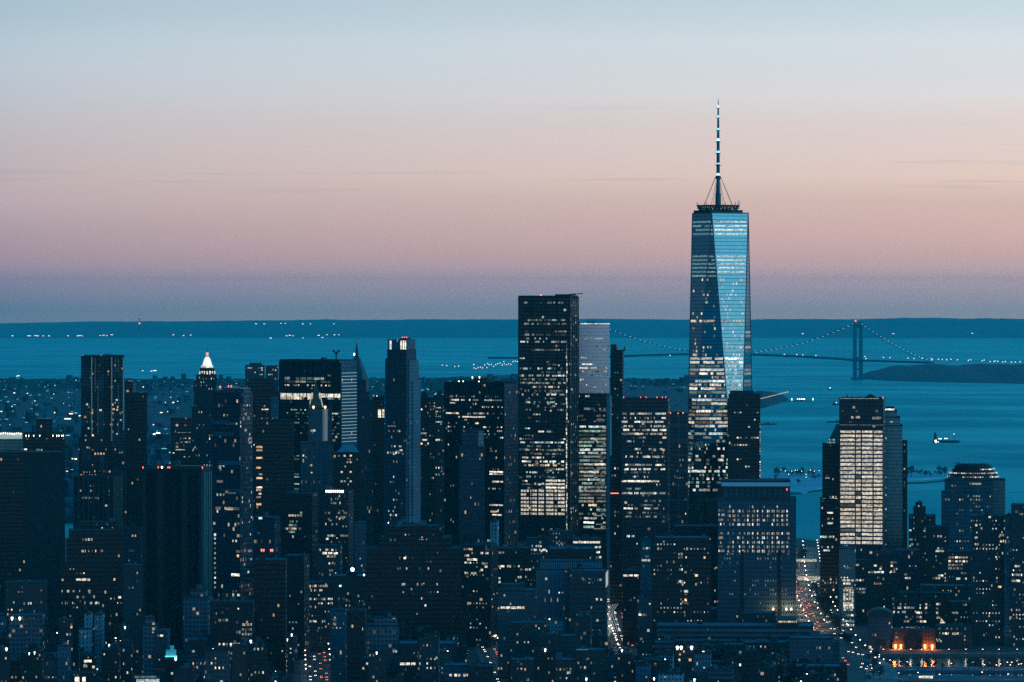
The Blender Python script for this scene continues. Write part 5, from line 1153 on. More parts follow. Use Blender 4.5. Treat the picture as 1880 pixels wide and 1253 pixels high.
b.bands(8.4, SNOW, 'white_bands', 1.0, .25, 'f')
b = byl('ladder like ledges'); b.bands(5, MATS['parapet_stone'], 'ledges', .6, .9, 'fl')
b = byl('striped teal loft'); b.bands(4.4, MATS['limestone'], 'ledges', 1.6, .4, 'fr')
b = byl('blue ribbed block'); b.fins(6.5, PALESTEEL, 'piers', .6, .5, 'f')
b = byl('framed by pale pilasters'); b.fins(14, PALESTEEL, 'pilasters', .9, .5, 'f'); b.bands(20, PALESTEEL, 'beams', .5, .4, 'f')
b = byl('colonnade row'); b.fins(5, MATS['grey_masonry'], 'columns', .8, .6, 'f')
# arched roof hall by the river
b = Bldg('riverside_hall', 'blank riverside hall with a semicircular gable roof, left of the orange glow', 1594, 1639, 1134, 3962, 0, 30, 'grey_masonry', cat='hall', par=0)
m = MB(); n = 14; xa, xb = b.x(1592), b.x(1641); cx = (xa + xb) / 2; r = (xb - xa) / 2; zz = b.top + .3; rise = b.z(1119) - zz
arc = [(cx - r * cos(pi * i / n), zz + rise * sin(pi * i / n)) for i in range(n + 1)]
vs = [(x, -15, z) for x, z in arc] + [(x, 15, z) for x, z in arc]
m.add(vs, [(i + 1, i, n + 1 + i, n + 2 + i) for i in range(n)] + [tuple(range(n + 1)), tuple(range(2 * n + 1, n, -1))]); b.part('vaulted_roof', m, EQUIP)
m = MB(); m.box(b.x(1610), b.x(1628), -b.D / 2 - .2, -b.D / 2 - .02, 3, 9); b.part('dark_loading_door', m, MATS['black_steel_wall'])
m = MB(); m.box(-1.2, 1.2, -.3, 0, -1.2, 1.2, True); o = m.build('entrance_lamp', WM['b'], b.e); o.location = (b.x(1598), -b.D / 2 - .3, b.z(1189)); b.finish()
facade('porch_brick', (.16, .05, .03), (.006, .015, .024), 3.6, 3.0, .35, .45, .3, 0, .0, tv=(.6, .7))
# riverfront school front with orange lit porches
b = Bldg('riverside_school', 'low riverside school front with two blazing orange lit entrances above the dark water', 1641, 1718, 1158, 3958, 0, 30, 'porch_brick', cat='school', par=1)
b.row(1163, 1644, 1650, 'd', 1, 2.4, 5); b.row(1171, 1644, 1650, 'd', 1, 2.4, 5); b.row(1172, 1683, 1700, 'd', .4, 1.6); b.row(1152.5, 1655, 1700, 'd', .5, 1); b.clutter(4)
for u, s_ in ((1636.5, 0), (1642, 1), (1655, 1), (1699, 1), (1712, 1)):
    m = MB(); m.box(-.8, .8, -.5, 0, -2.4, 1.6, True); o = m.build('lit_entrance', lamp_mat('porch_glow', (1, .68, .3), 1.9), b.e); o.location = (max(b.x(u), -b.W / 2 + 2), -b.D / 2 - .1, b.z(1187))
for u, e_ in ((1643, 1.0), (1655, .5), (1700, 1.0), (1714, .8)):
    li = bpy.data.lights.new('entrance_glow', 'POINT'); li.energy = 9000 * e_; li.color = (1, .22, .02); li.shadow_soft_size = 1.2
    lo = bpy.data.objects.new('entrance_glow', li); COL.objects.link(lo); lo.parent = b.e; lo.location = (b.x(u), -b.D / 2 - 3.2, b.z(1187))
m = MB()
for u in (1641, 1661, 1694, 1717): m.box(b.x(u) - .8, b.x(u) + .8, -b.D / 2 - 2.5, -b.D / 2 + .1, 0, b.z(1173))
b.part('porch_piers', m, MATS['red_brick']); b.finish()
b = byl('right of the orange glow')
m = MB(); m.add([(b.x(1727), -b.D/2 - .3, b.z(1145)), (b.x(1737), -b.D/2 - .3, b.z(1145)), (b.x(1729), -b.D/2 - .3, b.z(1136)), (b.x(1727), -b.D/2 - .9, b.z(1145)), (b.x(1737), -b.D/2 - .9, b.z(1145)), (b.x(1729), -b.D/2 - .9, b.z(1136))], [(3, 4, 5), (0, 2, 1), (0, 1, 4, 3), (1, 2, 5, 4), (2, 0, 3, 5)])
b.part('lit_triangle_sail', m, WM['m'])
# transit hall with white ribs
e = empty('transit_hall', (X_at(1106, 4120), 4120, 2.3), -.1); tag(e, 'white ribbed winged hall glowing beside the centre avenue', 'transit hall')
m = MB()
for i in range(9):
    y = -6 + i * 4.2; x = -8 + i * 1.9; m.bar((x - 4, y, 2), (x, y, 20), .7); m.bar((x, y, 20), (x + 6, y - 1, 29), .6); m.bar((x + 8, y, 2), (x + 2, y, 20), .7)
m.build('ribs', lamp_mat('white_rib_lit', (.8, .85, .9), .2), e)
m = MB(); m.box(-7, 7, -8, 32, 0, 12); m.build('hall_body', WM['g'], e)
# cyan lit roof pavilion and tanks
b = Bldg('loft_building', 'narrow loft with a brilliant cyan lit glass crown at lower left', 303, 324, 1207, 3380, 0, 22, 'dark_masonry', par=.8)
m = MB(); m.box(b.x(304), b.x(323), -b.D / 2 + 2, 8, b.top + 1.2, b.top + 4.6, True); m.box(b.x(312), b.x(319), -b.D / 2 + 4, 6, b.top + 4.6, b.top + 8, True); b.part('glass_crown', m, lamp_mat('cyan_glass_lit', (.0, .42, .62), .22))
m = MB(); m.box(b.x(302.5), b.x(324.5), -b.D / 2 - .4, -b.D / 2 + 1.4, b.top + .2, b.top + 1.1, True); b.part('cyan_light_line', m, lamp_mat('cyan_line', (.15, .95, 1), 1.1)); b.beacon(322, 1210.5, -.02, .9, COLD_LAMP, 'wall_lamp'); b.grid(1250, 1212, dens=.04); b.finish()
b = Bldg('loft_building', 'loft roof with a white lit canopy touching the bottom edge at lower left', 246, 293, 1246, 3280, 0, 26, 'dark_masonry', par=0, roof=ROOF)
m = MB(); m.box(b.x(247), b.x(286), -10, -7, b.top + .3, b.z(1242.6), True); m.box(b.x(250), b.x(292), -13.4, -13.1, b.z(1256), b.z(1247), True); b.part('lit_canopy', m, WM['c']); b.finish()
b = Bldg('loft_building', 'loft with two big cream windows touching the bottom edge at lower left', 130, 176, 1238, 3300, 0, 26, 'brown_brick', roof=ROOF); b.row(1248, 136, 146, 'b', 1, 5, 5); b.row(1248, 150, 157, 'b', 1, 5, 5)
b.row(1232, 0, 0); b.finish()
b = Bldg('loft_building', 'small loft with stacked bright windows near the bottom left corner', 146, 176, 1206, 3420, 0, 26, 'red_brick'); b.row(1214, 153, 168, 'b', .95, 2.2, 5); b.row(1223, 152, 160, 'w', 1, 2.2); b.row(1225, 168, 174, 'w', 1, 2); b.row(1233, 154, 163, 'b', .95, 2.2, 5); b.row(1233, 168, 174, 'o', 1, 2); b.grid(1250, 1208, dens=.04); b.tank(150); b.finish()
for bb in MIDB: bb.finish()
b = byl('black apartment block'); 
# yellow-white lit plant at the far left behind the slabs
b = Bldg('lit_waterfront_shed', 'brightly floodlit pale shed between two dark slabs at the far left', -4, 42, 793, 5200, 0, 40, 'pale_glass', cat='shed', par=.4)
m = MB(); m.box(-b.W / 2 + 1, b.W / 2 - 1, -b.D / 2 - .4, -b.D / 2 - .05, b.z(806), b.z(795), True); b.part('floodlit_wall', m, lamp_mat('shed_flood', (.62, .72, .58), .45))  # floodlight on the shed wall painted as a glowing panel
for u in range(2, 42, 4): b.beacon(u, 797 - random.uniform(0, 3), -.03, .38, WHITE_LAMP, 'wall_lamp')
b.finish()
# ================================================================== streets
ASPH = pbr('asphalt', (.045, .05, .055), .8, 0, .35, .08)
PAVE = pbr('pavement_concrete', (.10, .11, .12), .85, 0, .3, .1)
PAINT = pbr('road_paint', (.6, .6, .58), .7, 0, .2, .5)
GROUND = pbr('city_ground', (.035, .045, .055), .9, 0, .5, .02)
def poly_sheet(name, pts, z, mat, depth=None):
    m = MB()
    if depth: m.prism(pts, z - depth, z)
    else: m.add([(x, y, z) for x, y in pts], [tuple(range(len(pts)))])
    o = m.build(name, mat); tag(o, kind='structure'); return o
def G(u, v, z=2.3): d = D_flat(v, z); return (X_at(u, d), d)
# the island: left part runs back to the East River, right part to the harbour
poly_sheet('ground', [(-1400, 200), (X_at(1598, 3600), 1500), (X_at(1598, 3600), 3600), G(1590, 1236), G(1592, 1200.5), G(1925, 1200.5), (X_at(1900, 4800), 4800), (X_at(1700, 5300), 5300), (X_at(1500, 5700), 5700), (X_at(1400, 5900), 5900), (X_at(900, 6050), 6050), (X_at(300, 5900), 5900), (X_at(-300, 5500), 5500), (-1500, 5300)], 2.3, GROUND, 8)
STREETS = []
def street(name, label, pts, w, marks=True, walk=4.0, lanes=None):
    """pts in photo pixels on the ground; a road with kerbs and paint"""
    P = [Vector(G(u, v)) for u, v in pts]
    def off(k):
        r = []
        for i, p in enumerate(P):
            a = P[max(0, i - 1)]; b_ = P[min(len(P) - 1, i + 1)]; t = (b_ - a).normalized(); n = Vector((t.y, -t.x)); r.append(p + n * k)
        return r
    def ribbon(k0, k1, z, h=0):
        A, B = off(k0), off(k1); m = MB()
        for i in range(len(P) - 1):
            q = [A[i], B[i], B[i + 1], A[i + 1]]
            vs = [(p.x, p.y, z) for p in q]
            if h:
                vs += [(p.x, p.y, z - h) for p in q]; m.add(vs, [(0, 1, 2, 3), (4, 5, 1, 0), (6, 7, 3, 2), (5, 6, 2, 1), (7, 4, 0, 3)])
            else: m.add(vs, [(0, 1, 2, 3)])
        return m
    o = ribbon(-w / 2, w / 2, 2.31).build(name, ASPH); tag(o, kind='structure')
    for s in (-1, 1):
        k0, k1 = sorted((s * w / 2, s * (w / 2 + walk))); o = ribbon(k0, k1, 2.45, .15).build('pavement', PAVE); tag(o, kind='structure')
    if marks:
        m = MB(); L = lanes or [0]
        for k in L:
            C = off(k - .1); E = off(k + .1)
            for i in range(len(P) - 1):
                ln = (C[i + 1] - C[i]).length; n = int(ln / 12)
                for j in range(n):
                    f0, f1 = j / n, j / n + .4 / n
                    q = [C[i].lerp(C[i + 1], f0), E[i].lerp(E[i + 1], f0), E[i].lerp(E[i + 1], f1), C[i].lerp(C[i + 1], f1)]
                    m.add([(p.x, p.y, 2.315) for p in q], [(0, 1, 2, 3)])
        o = m.build('lane_markings', PAINT); tag(o, kind='structure')
    STREETS.append((P, w, name)); return P, off
wide = street('riverside_road', '', [(1604, 1330), (1590, 1253), (1563, 1215), (1535, 1182), (1516, 1155), (1500, 1125), (1490, 1100), (1484, 1075), (1480, 1050), (1478, 1025), (1476, 1005)], 35, lanes=(-14, -10.5, -7, -3.5, 3.5, 7, 10.5, 14))
avl = street('road', '', [(590, 1330), (585, 1253), (582, 1210), (578, 1180), (574, 1150), (570, 1110)], 22, lanes=(-5, 0, 5))
avd = street('road', '', [(935, 1320), (926, 1253), (914, 1225), (902, 1200), (887, 1175), (876, 1150), (872, 1120)], 18, lanes=(-4, 0, 4))
avc = street('road', '', [(1168, 1260), (1160, 1200), (1148, 1170), (1138, 1140), (1133, 1110), (1130, 1080), (1127, 1040)], 26, lanes=(-6, 0, 6))
cross = street('cross_road', '', [(1440, 1168), (1480, 1168), (1522, 1167), (1575, 1166)], 18, lanes=(0,))
# footbridges over the riverside road
def footbridge(ua, ub, v, lab, h=4.5, zb=7):
    d = D_flat(v, 2.3); e = empty('footbridge', (X_at((ua + ub) / 2, d), d, 2.3)); tag(e, lab, 'footbridge', None)
    w = (ub - ua) * d / F / 2
    m = MB(); m.box(-w, w, -3, 3, zb, zb + .8, True); m.build('deck', PAVE, e)
    m = MB(); n = 9
    for i in range(n + 1): x = -w + 2 * w * i / n; m.bar((x, -3, zb + .8), (x, -3, zb + h), .3); m.bar((x, 3, zb + .8), (x, 3, zb + h), .3)
    m.box(-w, w, -3.3, 3.3, zb + h, zb + h + .5, True); m.build('truss_roof', PALESTEEL, e)
    m = MB(); m.box(-w + .5, w - .5, -2.4, -2.2, zb + 1.2, zb + h - .4, True); m.build('lit_glazing', WM['m'], e)
    m = MB()
    for x in (-w + 1, w - 1): m.box(x - .8, x + .8, -1.5, 1.5, 0, zb)
    m.build('pier', PARAPET, e); return e
footbridge(1462, 1500, 1044, 'lit covered footbridge across the far end of the riverside avenue')
footbridge(1464, 1512, 1079, 'nearer lit covered footbridge across the riverside avenue, below the far one', 6)

# ---- street lamps
LAMPHEAD = lamp_mat('street_lamp_head', (1, .88, .70), 5)
def make_lamp():
    e = empty('street_lamp'); tag(e, cat='street lamp')
    m = MB(); m.cyl(0, 0, .22, 0, .9, .16, 8); m.cyl(0, 0, .13, .9, 9.2, .09, 6); m.build('pole', STEEL, e)
    m = MB(); m.bar((0, 0, 9.1), (1.8, 0, 9.6), .14); m.build('arm', STEEL, e)
    m = MB(); m.box(1.5, 2.6, -.3, .3, 9.55, 9.8, True); m.build('lamp_head', STEEL, e)
    m = MB(); m.sphere(2.05, 0, 9.4, .6, 8, 5, sz=.8); m.build('lamp_glass', LAMPHEAD, e)
    return e
LP = make_lamp(); lamp_used = [False]
def place(x, y, lab):
    u = x / y * F + 940; v = 541 + 331 * F / y
    if 'riverside avenue' in lab: return ', ' + ('at the bottom edge' if v > 1215 else 'by the riverside hall' if v > 1165 else 'by the long banded building' if v > 1120 else 'near the nearer footbridge' if v > 1072 else 'beyond the footbridges')
    if 'harbour park' in lab: return ', by its ' + ('left end' if u < 1450 or 1600 < u < 1690 else 'right end' if u > 1480 and u < 1600 or u > 1715 else 'middle')
    if 'pier' in lab or 'promenade' in lab or 'lawn' in lab: return ', ' + ('below the riverside hall' if u < 1640 else 'below the school' if u < 1718 else 'below the brick hall' if u < 1786 else 'near the right edge')
    return ', ' + ('at the bottom edge' if v > 1225 else 'in its middle stretch' if v > 1150 else 'at its far end') if 'avenue' in lab else ''
def put_lamp(x, y, rz, label, group, z=2.45, glow=0, col=(1, .8, .55)):
    if not lamp_used[0]: r = LP; lamp_used[0] = True
    else:
        r = LP.copy(); COL.objects.link(r)
        for ch in LP_CH: c = ch.copy(); COL.objects.link(c); c.parent = r
    r.location = (x, y, z); r.rotation_euler = (0, 0, rz); r['label'] = label + place(x, y, label); r['group'] = group
    if glow:
        li = LIGHTS.get(glow)
        if li is None:
            li = bpy.data.lights.new('lamp_glow', 'POINT'); li.energy = glow; li.color = col; li.shadow_soft_size = .6; LIGHTS[glow] = li
        lo = bpy.data.objects.new('lamp_glow', li); COL.objects.link(lo); lo.parent = r; lo.location = (2.0, 0, 8.6)
    return r
LP_CH = [c for c in LP.children_recursive] if hasattr(LP, 'children_recursive') else list(LP.children)
LIGHTS = {}
def lamps_along(st, k, step, label, group, d0, d1, glow=0):
    P, off = st; O = off(k); acc = 0
    for a, b_ in zip(O, O[1:]):
        ln = (b_ - a).length; t = (b_ - a).normalized(); pos = -acc
        while pos + step < ln:
            pos += step; q = a + t * (pos + random.uniform(-5, 5))
            if d0 < q.y < d1: put_lamp(q.x, q.y, atan2(t.y, t.x) + (pi / 2 if k > 0 else -pi / 2), label, group, glow=glow)
        acc = ln - pos if pos > 0 else acc + ln
        acc = max(0, min(acc, step))
lamps_along(wide, -19.5, 75, 'street lamp on the left kerb of the riverside avenue', 'street lamps along the riverside avenue', 3800, 4120, 0)
lamps_along(wide, -19.5, 70, 'street lamp on the left kerb of the riverside avenue', 'street lamps along the riverside avenue', 4120, 5600, 6500)
lamps_along(wide, 19.5, 62, 'street lamp on the right kerb of the riverside avenue', 'street lamps along the riverside avenue', 3700, 5600, 0)
lamps_along(wide, 0.5, 84, 'street lamp on the median of the riverside avenue', 'street lamps along the riverside avenue', 4120, 5600, 3000)
lamps_along(avl, -13, 47, 'street lamp beside the lower left avenue', 'street lamps along the lower left avenue', 3600, 4000, 500)
lamps_along(avl, 13, 58, 'street lamp on the right kerb of the lower left avenue', 'street lamps along the lower left avenue', 3600, 4000, 500)
lamps_along(avd, 11, 30, 'street lamp beside the slanting avenue at bottom centre', 'street lamps along the slanting avenue', 3600, 4200, 500)
lamps_along(avc, 15, 36, 'street lamp on the right kerb of the centre avenue', 'street lamps along the centre avenue', 3900, 4900, 900)
lamps_along(avc, -15, 36, 'street lamp on the left kerb of the centre avenue', 'street lamps along the centre avenue', 3900, 4900, 900)

# ---- cars
def make_car(name, paint):
    e = empty(name); tag(e, cat='car')
    m = MB(); p = [(-2.25, -.85), (2.25, -.85), (2.25, .85), (-2.25, .85)]; q = [(-2.2, -.9), (2.15, -.9), (2.15, .9), (-2.2, .9)]; r = [(-2.1, -.84), (2.0, -.84), (2.0, .84), (-2.1, .84)]
    m.frustum(p, .28, q, .6, False); m.frustum(q, .6, r, .92); m.build('body', paint, e)
    m = MB(); m.frustum([(-1.7, -.76), (1.1, -.76), (1.1, .76), (-1.7, .76)], .92, [(-1.2, -.62), (.5, -.62), (.5, .62), (-1.2, .62)], 1.42); m.build('cabin', MATS['navy_glass'], e)
    for x in (-1.4, 1.4):
        for y in (-.82, .82):
            m = MB(); n = 10; vs = []
            for s in (-.1, .1): vs += [(x + .33 * cos(2 * pi * i / n), y + s, .33 + .33 * sin(2 * pi * i / n)) for i in range(n)]
            m.add(vs, [(i, (i + 1) % n, n + (i + 1) % n, n + i) for i in range(n)] + [tuple(range(n - 1, -1, -1)), tuple(range(n, 2 * n))]); m.build('wheel', STEEL, e)
    for y in (-.6, .6):
        m = MB(); m.sphere(2.2, y, .68, .30, 6, 4); m.build('headlight', lamp_mat('headlight', (1, .92, .78), 4), e)
        m = MB(); m.sphere(-2.22, y, .72, .30, 6, 4); m.build('tail_light', lamp_mat('tail_light', (1, .16, .06), 4), e)
    return e
random.seed(21)
CARS = [make_car('car', pbr('car_paint_dark', (.03, .03, .035), .3, .3, .05)), make_car('car', pbr('car_paint_silver', (.3, .32, .34), .3, .4, .05)), make_car('car', pbr('car_paint_yellow', (.5, .28, .03), .35, 0, .05))]
CH = [list(c.children) for c in CARS]; used = [False] * 3
CN = ('black', 'silver', 'yellow')
def spot(x, y):
    v = 541 + 331 * F / y
    if 'avenue' and x / y * F + 940 > 1400: return ', ' + ('at the bottom edge' if v > 1215 else 'beside the riverside hall' if v > 1165 else 'beside the long banded building' if v > 1120 else 'near the nearer footbridge' if v > 1072 else 'beyond the nearer footbridge')
    return ', ' + ('at the bottom edge' if v > 1225 else 'in its middle stretch' if v > 1160 else 'at its far end')
def put_car(x, y, rz, where, group):
    i = random.choice([0, 0, 1, 1, 2])
    if not used[i]: r = CARS[i]; used[i] = True
    else:
        r = CARS[i].copy(); COL.objects.link(r)
        for ch in CH[i]: c = ch.copy(); COL.objects.link(c); c.parent = r
    r.location = (x, y, 2.32); r.rotation_euler = (0, 0, rz); r['label'] = CN[i] + ' car ' + where + spot(x, y); r['group'] = group
    return r
def traffic(st, lanes, d0, d1, gapm, where, group, flip=1):
    P, off = st
    for k in lanes:
        O = off(k); away = k * flip > 0        # keep right: right hand lanes drive away from the camera
        for a, b_ in zip(O, O[1:]):
            t = (b_ - a).normalized(); ln = (b_ - a).length; s = random.uniform(0, gapm)
            while s < ln:
                q = a + t * s
                if d0 < q.y < d1: 
                    far = t.y > 0
                    fwd = t if (away == far) else -t
                    put_car(q.x, q.y, atan2(fwd.y, fwd.x), where + '', group)
                s += random.uniform(7, gapm * 1.8)
# on the photo the red tail lights keep to the left of the wide road
traffic(wide, (-15.5, -12, -8.5, -5), 3740, 5000, 85, 'on the left lanes of the riverside avenue', 'cars on the riverside avenue', -1)
traffic(wide, (5, 8.5, 12, 15.5), 3740, 5000, 130, 'on the right lanes of the riverside avenue', 'cars on the riverside avenue', -1)
traffic(avl, (-7, -2.5, 2.5, 7), 3600, 4000, 80, 'on the straight avenue at lower left', 'cars on the lower left avenue')
traffic(avd, (-5, 5), 3600, 4150, 44, 'on the slanting avenue at bottom centre', 'cars on the slanting avenue')
traffic(avc, (-9, -3.5, 3.5, 9), 3950, 4700, 46, 'on the centre avenue', 'cars on the centre avenue')

# ================================================================== low blocks filling the streets between
random.seed(5)
front = {}                                   # lowest visible roof row for each photo column, from near to far
def clear_of_streets(x, y, w, dd):
    for P, sw, nm in STREETS:
        for a, b_ in zip(P, P[1:]):
            ab = b_ - a; t = max(0, min(1, (Vector((x, y)) - a).dot(ab) / ab.length_squared)); q = a + ab * t
            if abs(q.x - x) < sw / 2 + 6 + w / 2 and abs(q.y - y) < dd / 2 + 12: return False
    return True
# windows of ground that must stay in sight: (u0, u1, row where the nearer roofs must stay below)
KEEP = [(561, 604, 1262), (866, 930, 1262), (1116, 1148, 1128), (1140, 1172, 1192), (1464, 1515, 1150), (1500, 1545, 1178), (1520, 1590, 1215), (1545, 1880, 1262), (300, 326, 1212), (246, 294, 1252), (130, 177, 1240)]
PROFILE = [(0, 1120), (90, 1142), (140, 1150), (240, 1145), (330, 1128), (400, 1150), (520, 1120), (600, 1100), (640, 1130), (700, 1120), (850, 1085), (900, 1075), (960, 1080), (1060, 1110), (1110, 1130), (1200, 1165), (1290, 1185), (1400, 1190), (1470, 1200), (1560, 1262), (1900, 1262)]
def infill():
    occ = [(b.c.x, b.c.y, b.W, b.D) for b in BLD]
    cand = []
    y = 3290.0
    while y < 4400:
        x = X_at(-40, y) + random.uniform(0, 10)
        dep = random.uniform(16, 24)
        while x < X_at(1600, y):
            w = random.uniform(8, 21)
            cand.append((x + w / 2, y + dep / 2, w - .8, dep - 1)); x += w + (random.uniform(9, 14) if random.random() < .16 else 0)
        y += dep + (random.uniform(12, 16) if random.random() < .5 else 1)
    return cand, occ
cand, occ = infill()
hor = [2000.0] * 1980                        # silhouette so far, photo columns -50..1930
allb = sorted([('m', b.c.y - b.D / 2, b) for b in BLD] + [('c', c[1] - c[3] / 2, c) for c in cand], key=lambda q: q[1])
NB = 0; WHERE = []
mats_low = ['pale_face', 'brown_brick', 'red_brick', 'dark_masonry', 'grey_masonry', 'white_loft', 'limestone', 'dark_masonry', 'black_steel_wall', 'banded_concrete', 'brown_brick', 'dark_curtain_wall']
LOWB = []
for typ, dn, q in allb:
    if typ == 'm':
        for t in q.tb:
            k = F / q.d; uc = 940 + q.c.x / q.c.y * F
            a, b_ = int(uc + t[0] * k * q.cos), int(uc + t[1] * k * q.cos); vt = 541 - (t[5] + 2.3 - EYE) / q.d * F
            for u in range(max(a, -50), min(b_, 1929)): hor[u + 50] = min(hor[u + 50], vt)
        continue
    x, y, w, dd = q
    d = y - dd / 2; ua, ub = 940 + (x - w / 2) / d * F, 940 + (x + w / 2) / d * F
    if ub < -20 or ua > 1560 or NB >= 290: continue
    if not clear_of_streets(x, y, w, dd): continue
    if any(abs(x - ox) < (w + ow) / 2 + .5 and abs(y - oy) < (dd + od) / 2 + .5 for ox, oy, ow, od in occ): continue
    lim = max(interp(PROFILE, u) for u in (ua, (ua + ub) / 2, ub))
    for k0, k1, kv in KEEP:
        if ub > k0 and ua < k1: lim = max(lim, kv)
    if lim < 0: continue
    h = random.choice([12, 15, 18, 20, 22, 25, 28, 32, 40, 52]) * random.uniform(.9, 1.1)
    vt = 541 - (h + 2.3 - EYE) / d * F
    if vt < lim: vt = lim + random.uniform(0, 6)
    vt2 = 541 - (8 + 2.3 - EYE) / d * F
    if vt > vt2: continue
    cols = range(max(int(ua), -50), min(int(ub), 1929))
    vis = sum(1 for u in cols if vt < hor[u + 50] - 1.5 and vt < 1253)
    if vis < max(4, .22 * len(cols)) or vt > 1256: continue
    for u in cols: hor[u + 50] = min(hor[u + 50], vt)
    mat = random.choice(mats_low); tiers = None
    if h > 24 and random.random() < .35: tiers = [(vt + random.uniform(3, 9), 0, 0, 0), (vt, (ub - ua) * .15, (ub - ua) * .1, 3)]
    b = Bldg('loft_building', 'x', ua, ub, vt, d, random.choice([0, 0, 1.2, 2]) , dd, mat, tiers, group='low rise blocks in the foreground', par=random.choice([.8, 1.1, 1.5]))
    b.clutter(random.choice([2, 3, 4, 5])); b.has_tank = False
    if random.random() < .33: b.tank(random.uniform(ua + 4, ub - 4), random.uniform(6, 9), random.uniform(1.8, 2.6), random.uniform(.3, .8)); b.has_tank = True
    b.grid(min(1256, 541 + 333 * F / d - 6), vt, dens=random.choice([.02, .05, .08, .12, .18]), sty='wwccdogd', ww=random.choice([.8, 1.0, 1.3]), wh=random.choice([1.1, 1.4, 1.7]), fh=3.6, cluster=.5)
    if random.random() < .4: b.beacon(random.uniform(ua + 2, ub - 2), vt - .6, random.choice([-.01, .4]), random.uniform(.45, .8), random.choice([WHITE_LAMP, WHITE_LAMP, COLD_LAMP]), 'roof_lamp')
    b.nw = len(b.wins); b.matn = mat; b.step = bool(tiers); b.h = h; b.finish(); NB += 1; LOWB.append(b)
print('low blocks', NB)
# each low block gets its own words: wall, roof, lights, and what it stands by
TONE = {'pale_face': 'pale teal', 'brown_brick': 'brown brick', 'red_brick': 'red brick', 'dark_masonry': 'dark stone', 'grey_masonry': 'grey stone', 'white_loft': 'pale', 'limestone': 'blue grey stone', 'black_steel_wall': 'black', 'banded_concrete': 'banded concrete', 'dark_curtain_wall': 'dark glass'}
LMK = [(0, 60, 'left frame edge'), (60, 135, 'far left slabs'), (135, 240, 'rippled steel tower'), (240, 385, 'windowless slab'), (385, 470, 'stacked glass tower'), (470, 540, 'black plain slab'), (540, 610, 'lower left avenue'), (610, 680, 'tall black box'), (680, 760, 'slim limestone tower'), (760, 860, 'great black block'), (860, 940, 'slanting avenue'), (940, 1050, 'crane tower'), (1050, 1115, 'pale mirror tower'), (1115, 1200, 'centre avenue'), (1200, 1310, 'dotted window tower'), (1310, 1400, 'tallest tower'), (1400, 1470, 'blue roof band'), (1470, 1600, 'riverside avenue')]
seen = {}
for b in LOWB:
    uc = (b.u0 + b.u1) / 2; lm = next((n for a, c, n in LMK if a <= uc < c), 'frame edge')
    bits = [('narrow ' if b.W < 19 else 'wide ' if b.W > 29 else '') + TONE[b.matn] + ' block']
    feat = 'with a water tank' if b.has_tank else 'with a stepped roof' if b.step else 'with a snowy roof' if b.roofmat is SNOWROOF else 'with a dark flat roof'
    lit = 'no lights' if b.nw == 0 else 'few lights' if b.nw < 5 else 'some lights' if b.nw < 14 else 'many lights'
    rowp = 'at the bottom' if b.vt > 1215 else 'low' if b.vt > 1165 else 'midway' if b.vt > 1110 else 'high'
    feat = feat.replace('with a ', '').replace('dark flat', 'flat')
    b.lab = f"{bits[0]}, {feat}, {lit}, {rowp} below the {lm}"
    seen.setdefault(b.lab, []).append(b)
ORD = ['first', 'second', 'third', 'fourth', 'fifth', 'sixth', 'seventh', 'eighth', 'ninth', 'tenth', 'eleventh', 'twelfth']
for lab, bs in seen.items():
    bs.sort(key=lambda q: q.u0)
    for i, b in enumerate(bs): b.e['label'] = lab if len(bs) == 1 else ORD[i] + ' ' + lab
for b in LOWB:
    if len(b.e['label'].split()) > 16: b.e['label'] = b.e['label'].replace(' block,', ',')

# ================================================================== promenade, bay, snowy pier
P0 = D_flat(1200.5, 2.3)
m = MB(); m.box(G(1592, 1200)[0], G(1928, 1200)[0], P0 - 2, P0 + 10, -3, 2.5); o = m.build('promenade', PAVE); tag(o, kind='structure')
m = MB(); x0, x1 = G(1592, 1200)[0], G(1926, 1200)[0]
for i in range(int((x1 - x0) / 3)): m.bar((x0 + i * 3, P0 - 1.6, 2.5), (x0 + i * 3, P0 - 1.6, 3.6), .08)
m.box(x0, x1, P0 - 1.65, P0 - 1.55, 3.5, 3.6, True); o = m.build('railing', STEEL); tag(o, 'thin dark railing along the river promenade', 'railing')
for i, u in enumerate((1600, 1621, 1650, 1671, 1691, 1710, 1741, 1772, 1803, 1833, 1866)): put_lamp(G(u, 1199)[0], P0 + 2, -pi / 2, 'short bright lamp post on the river promenade rail', 'lamp posts along the promenade', 2.5, 300)
for o in COL.objects:
    if o.get('group') == 'lamp posts along the promenade': o.scale = (1, 1, .42)
poly_sheet('snowy_pier', [(X_at(1600, 3740), 3740), (X_at(2100, 3740), 3740), (X_at(2100, 3775), 3775), (X_at(1600, 3775), 3775)], 1.9, SNOW, 5)
poly_sheet('snowy_pier', [(X_at(1640, 3640), 3640), (X_at(2100, 3640), 3640), (X_at(2100, 3690), 3690), (X_at(1640, 3690), 3690)], 1.9, SNOW, 5)
poly_sheet('riverside_lawn', [G(1590, 1262), (X_at(1640, 3560), 3560), (X_at(1652, 3700), 3700), (X_at(1634, 3800), 3800), (X_at(1600, 3900), 3900), G(1590, 1215)], 2.6, pbr('snowy_lawn', (.10, .16, .2), .9, 0, .6, .03), 6)
random.seed(31)
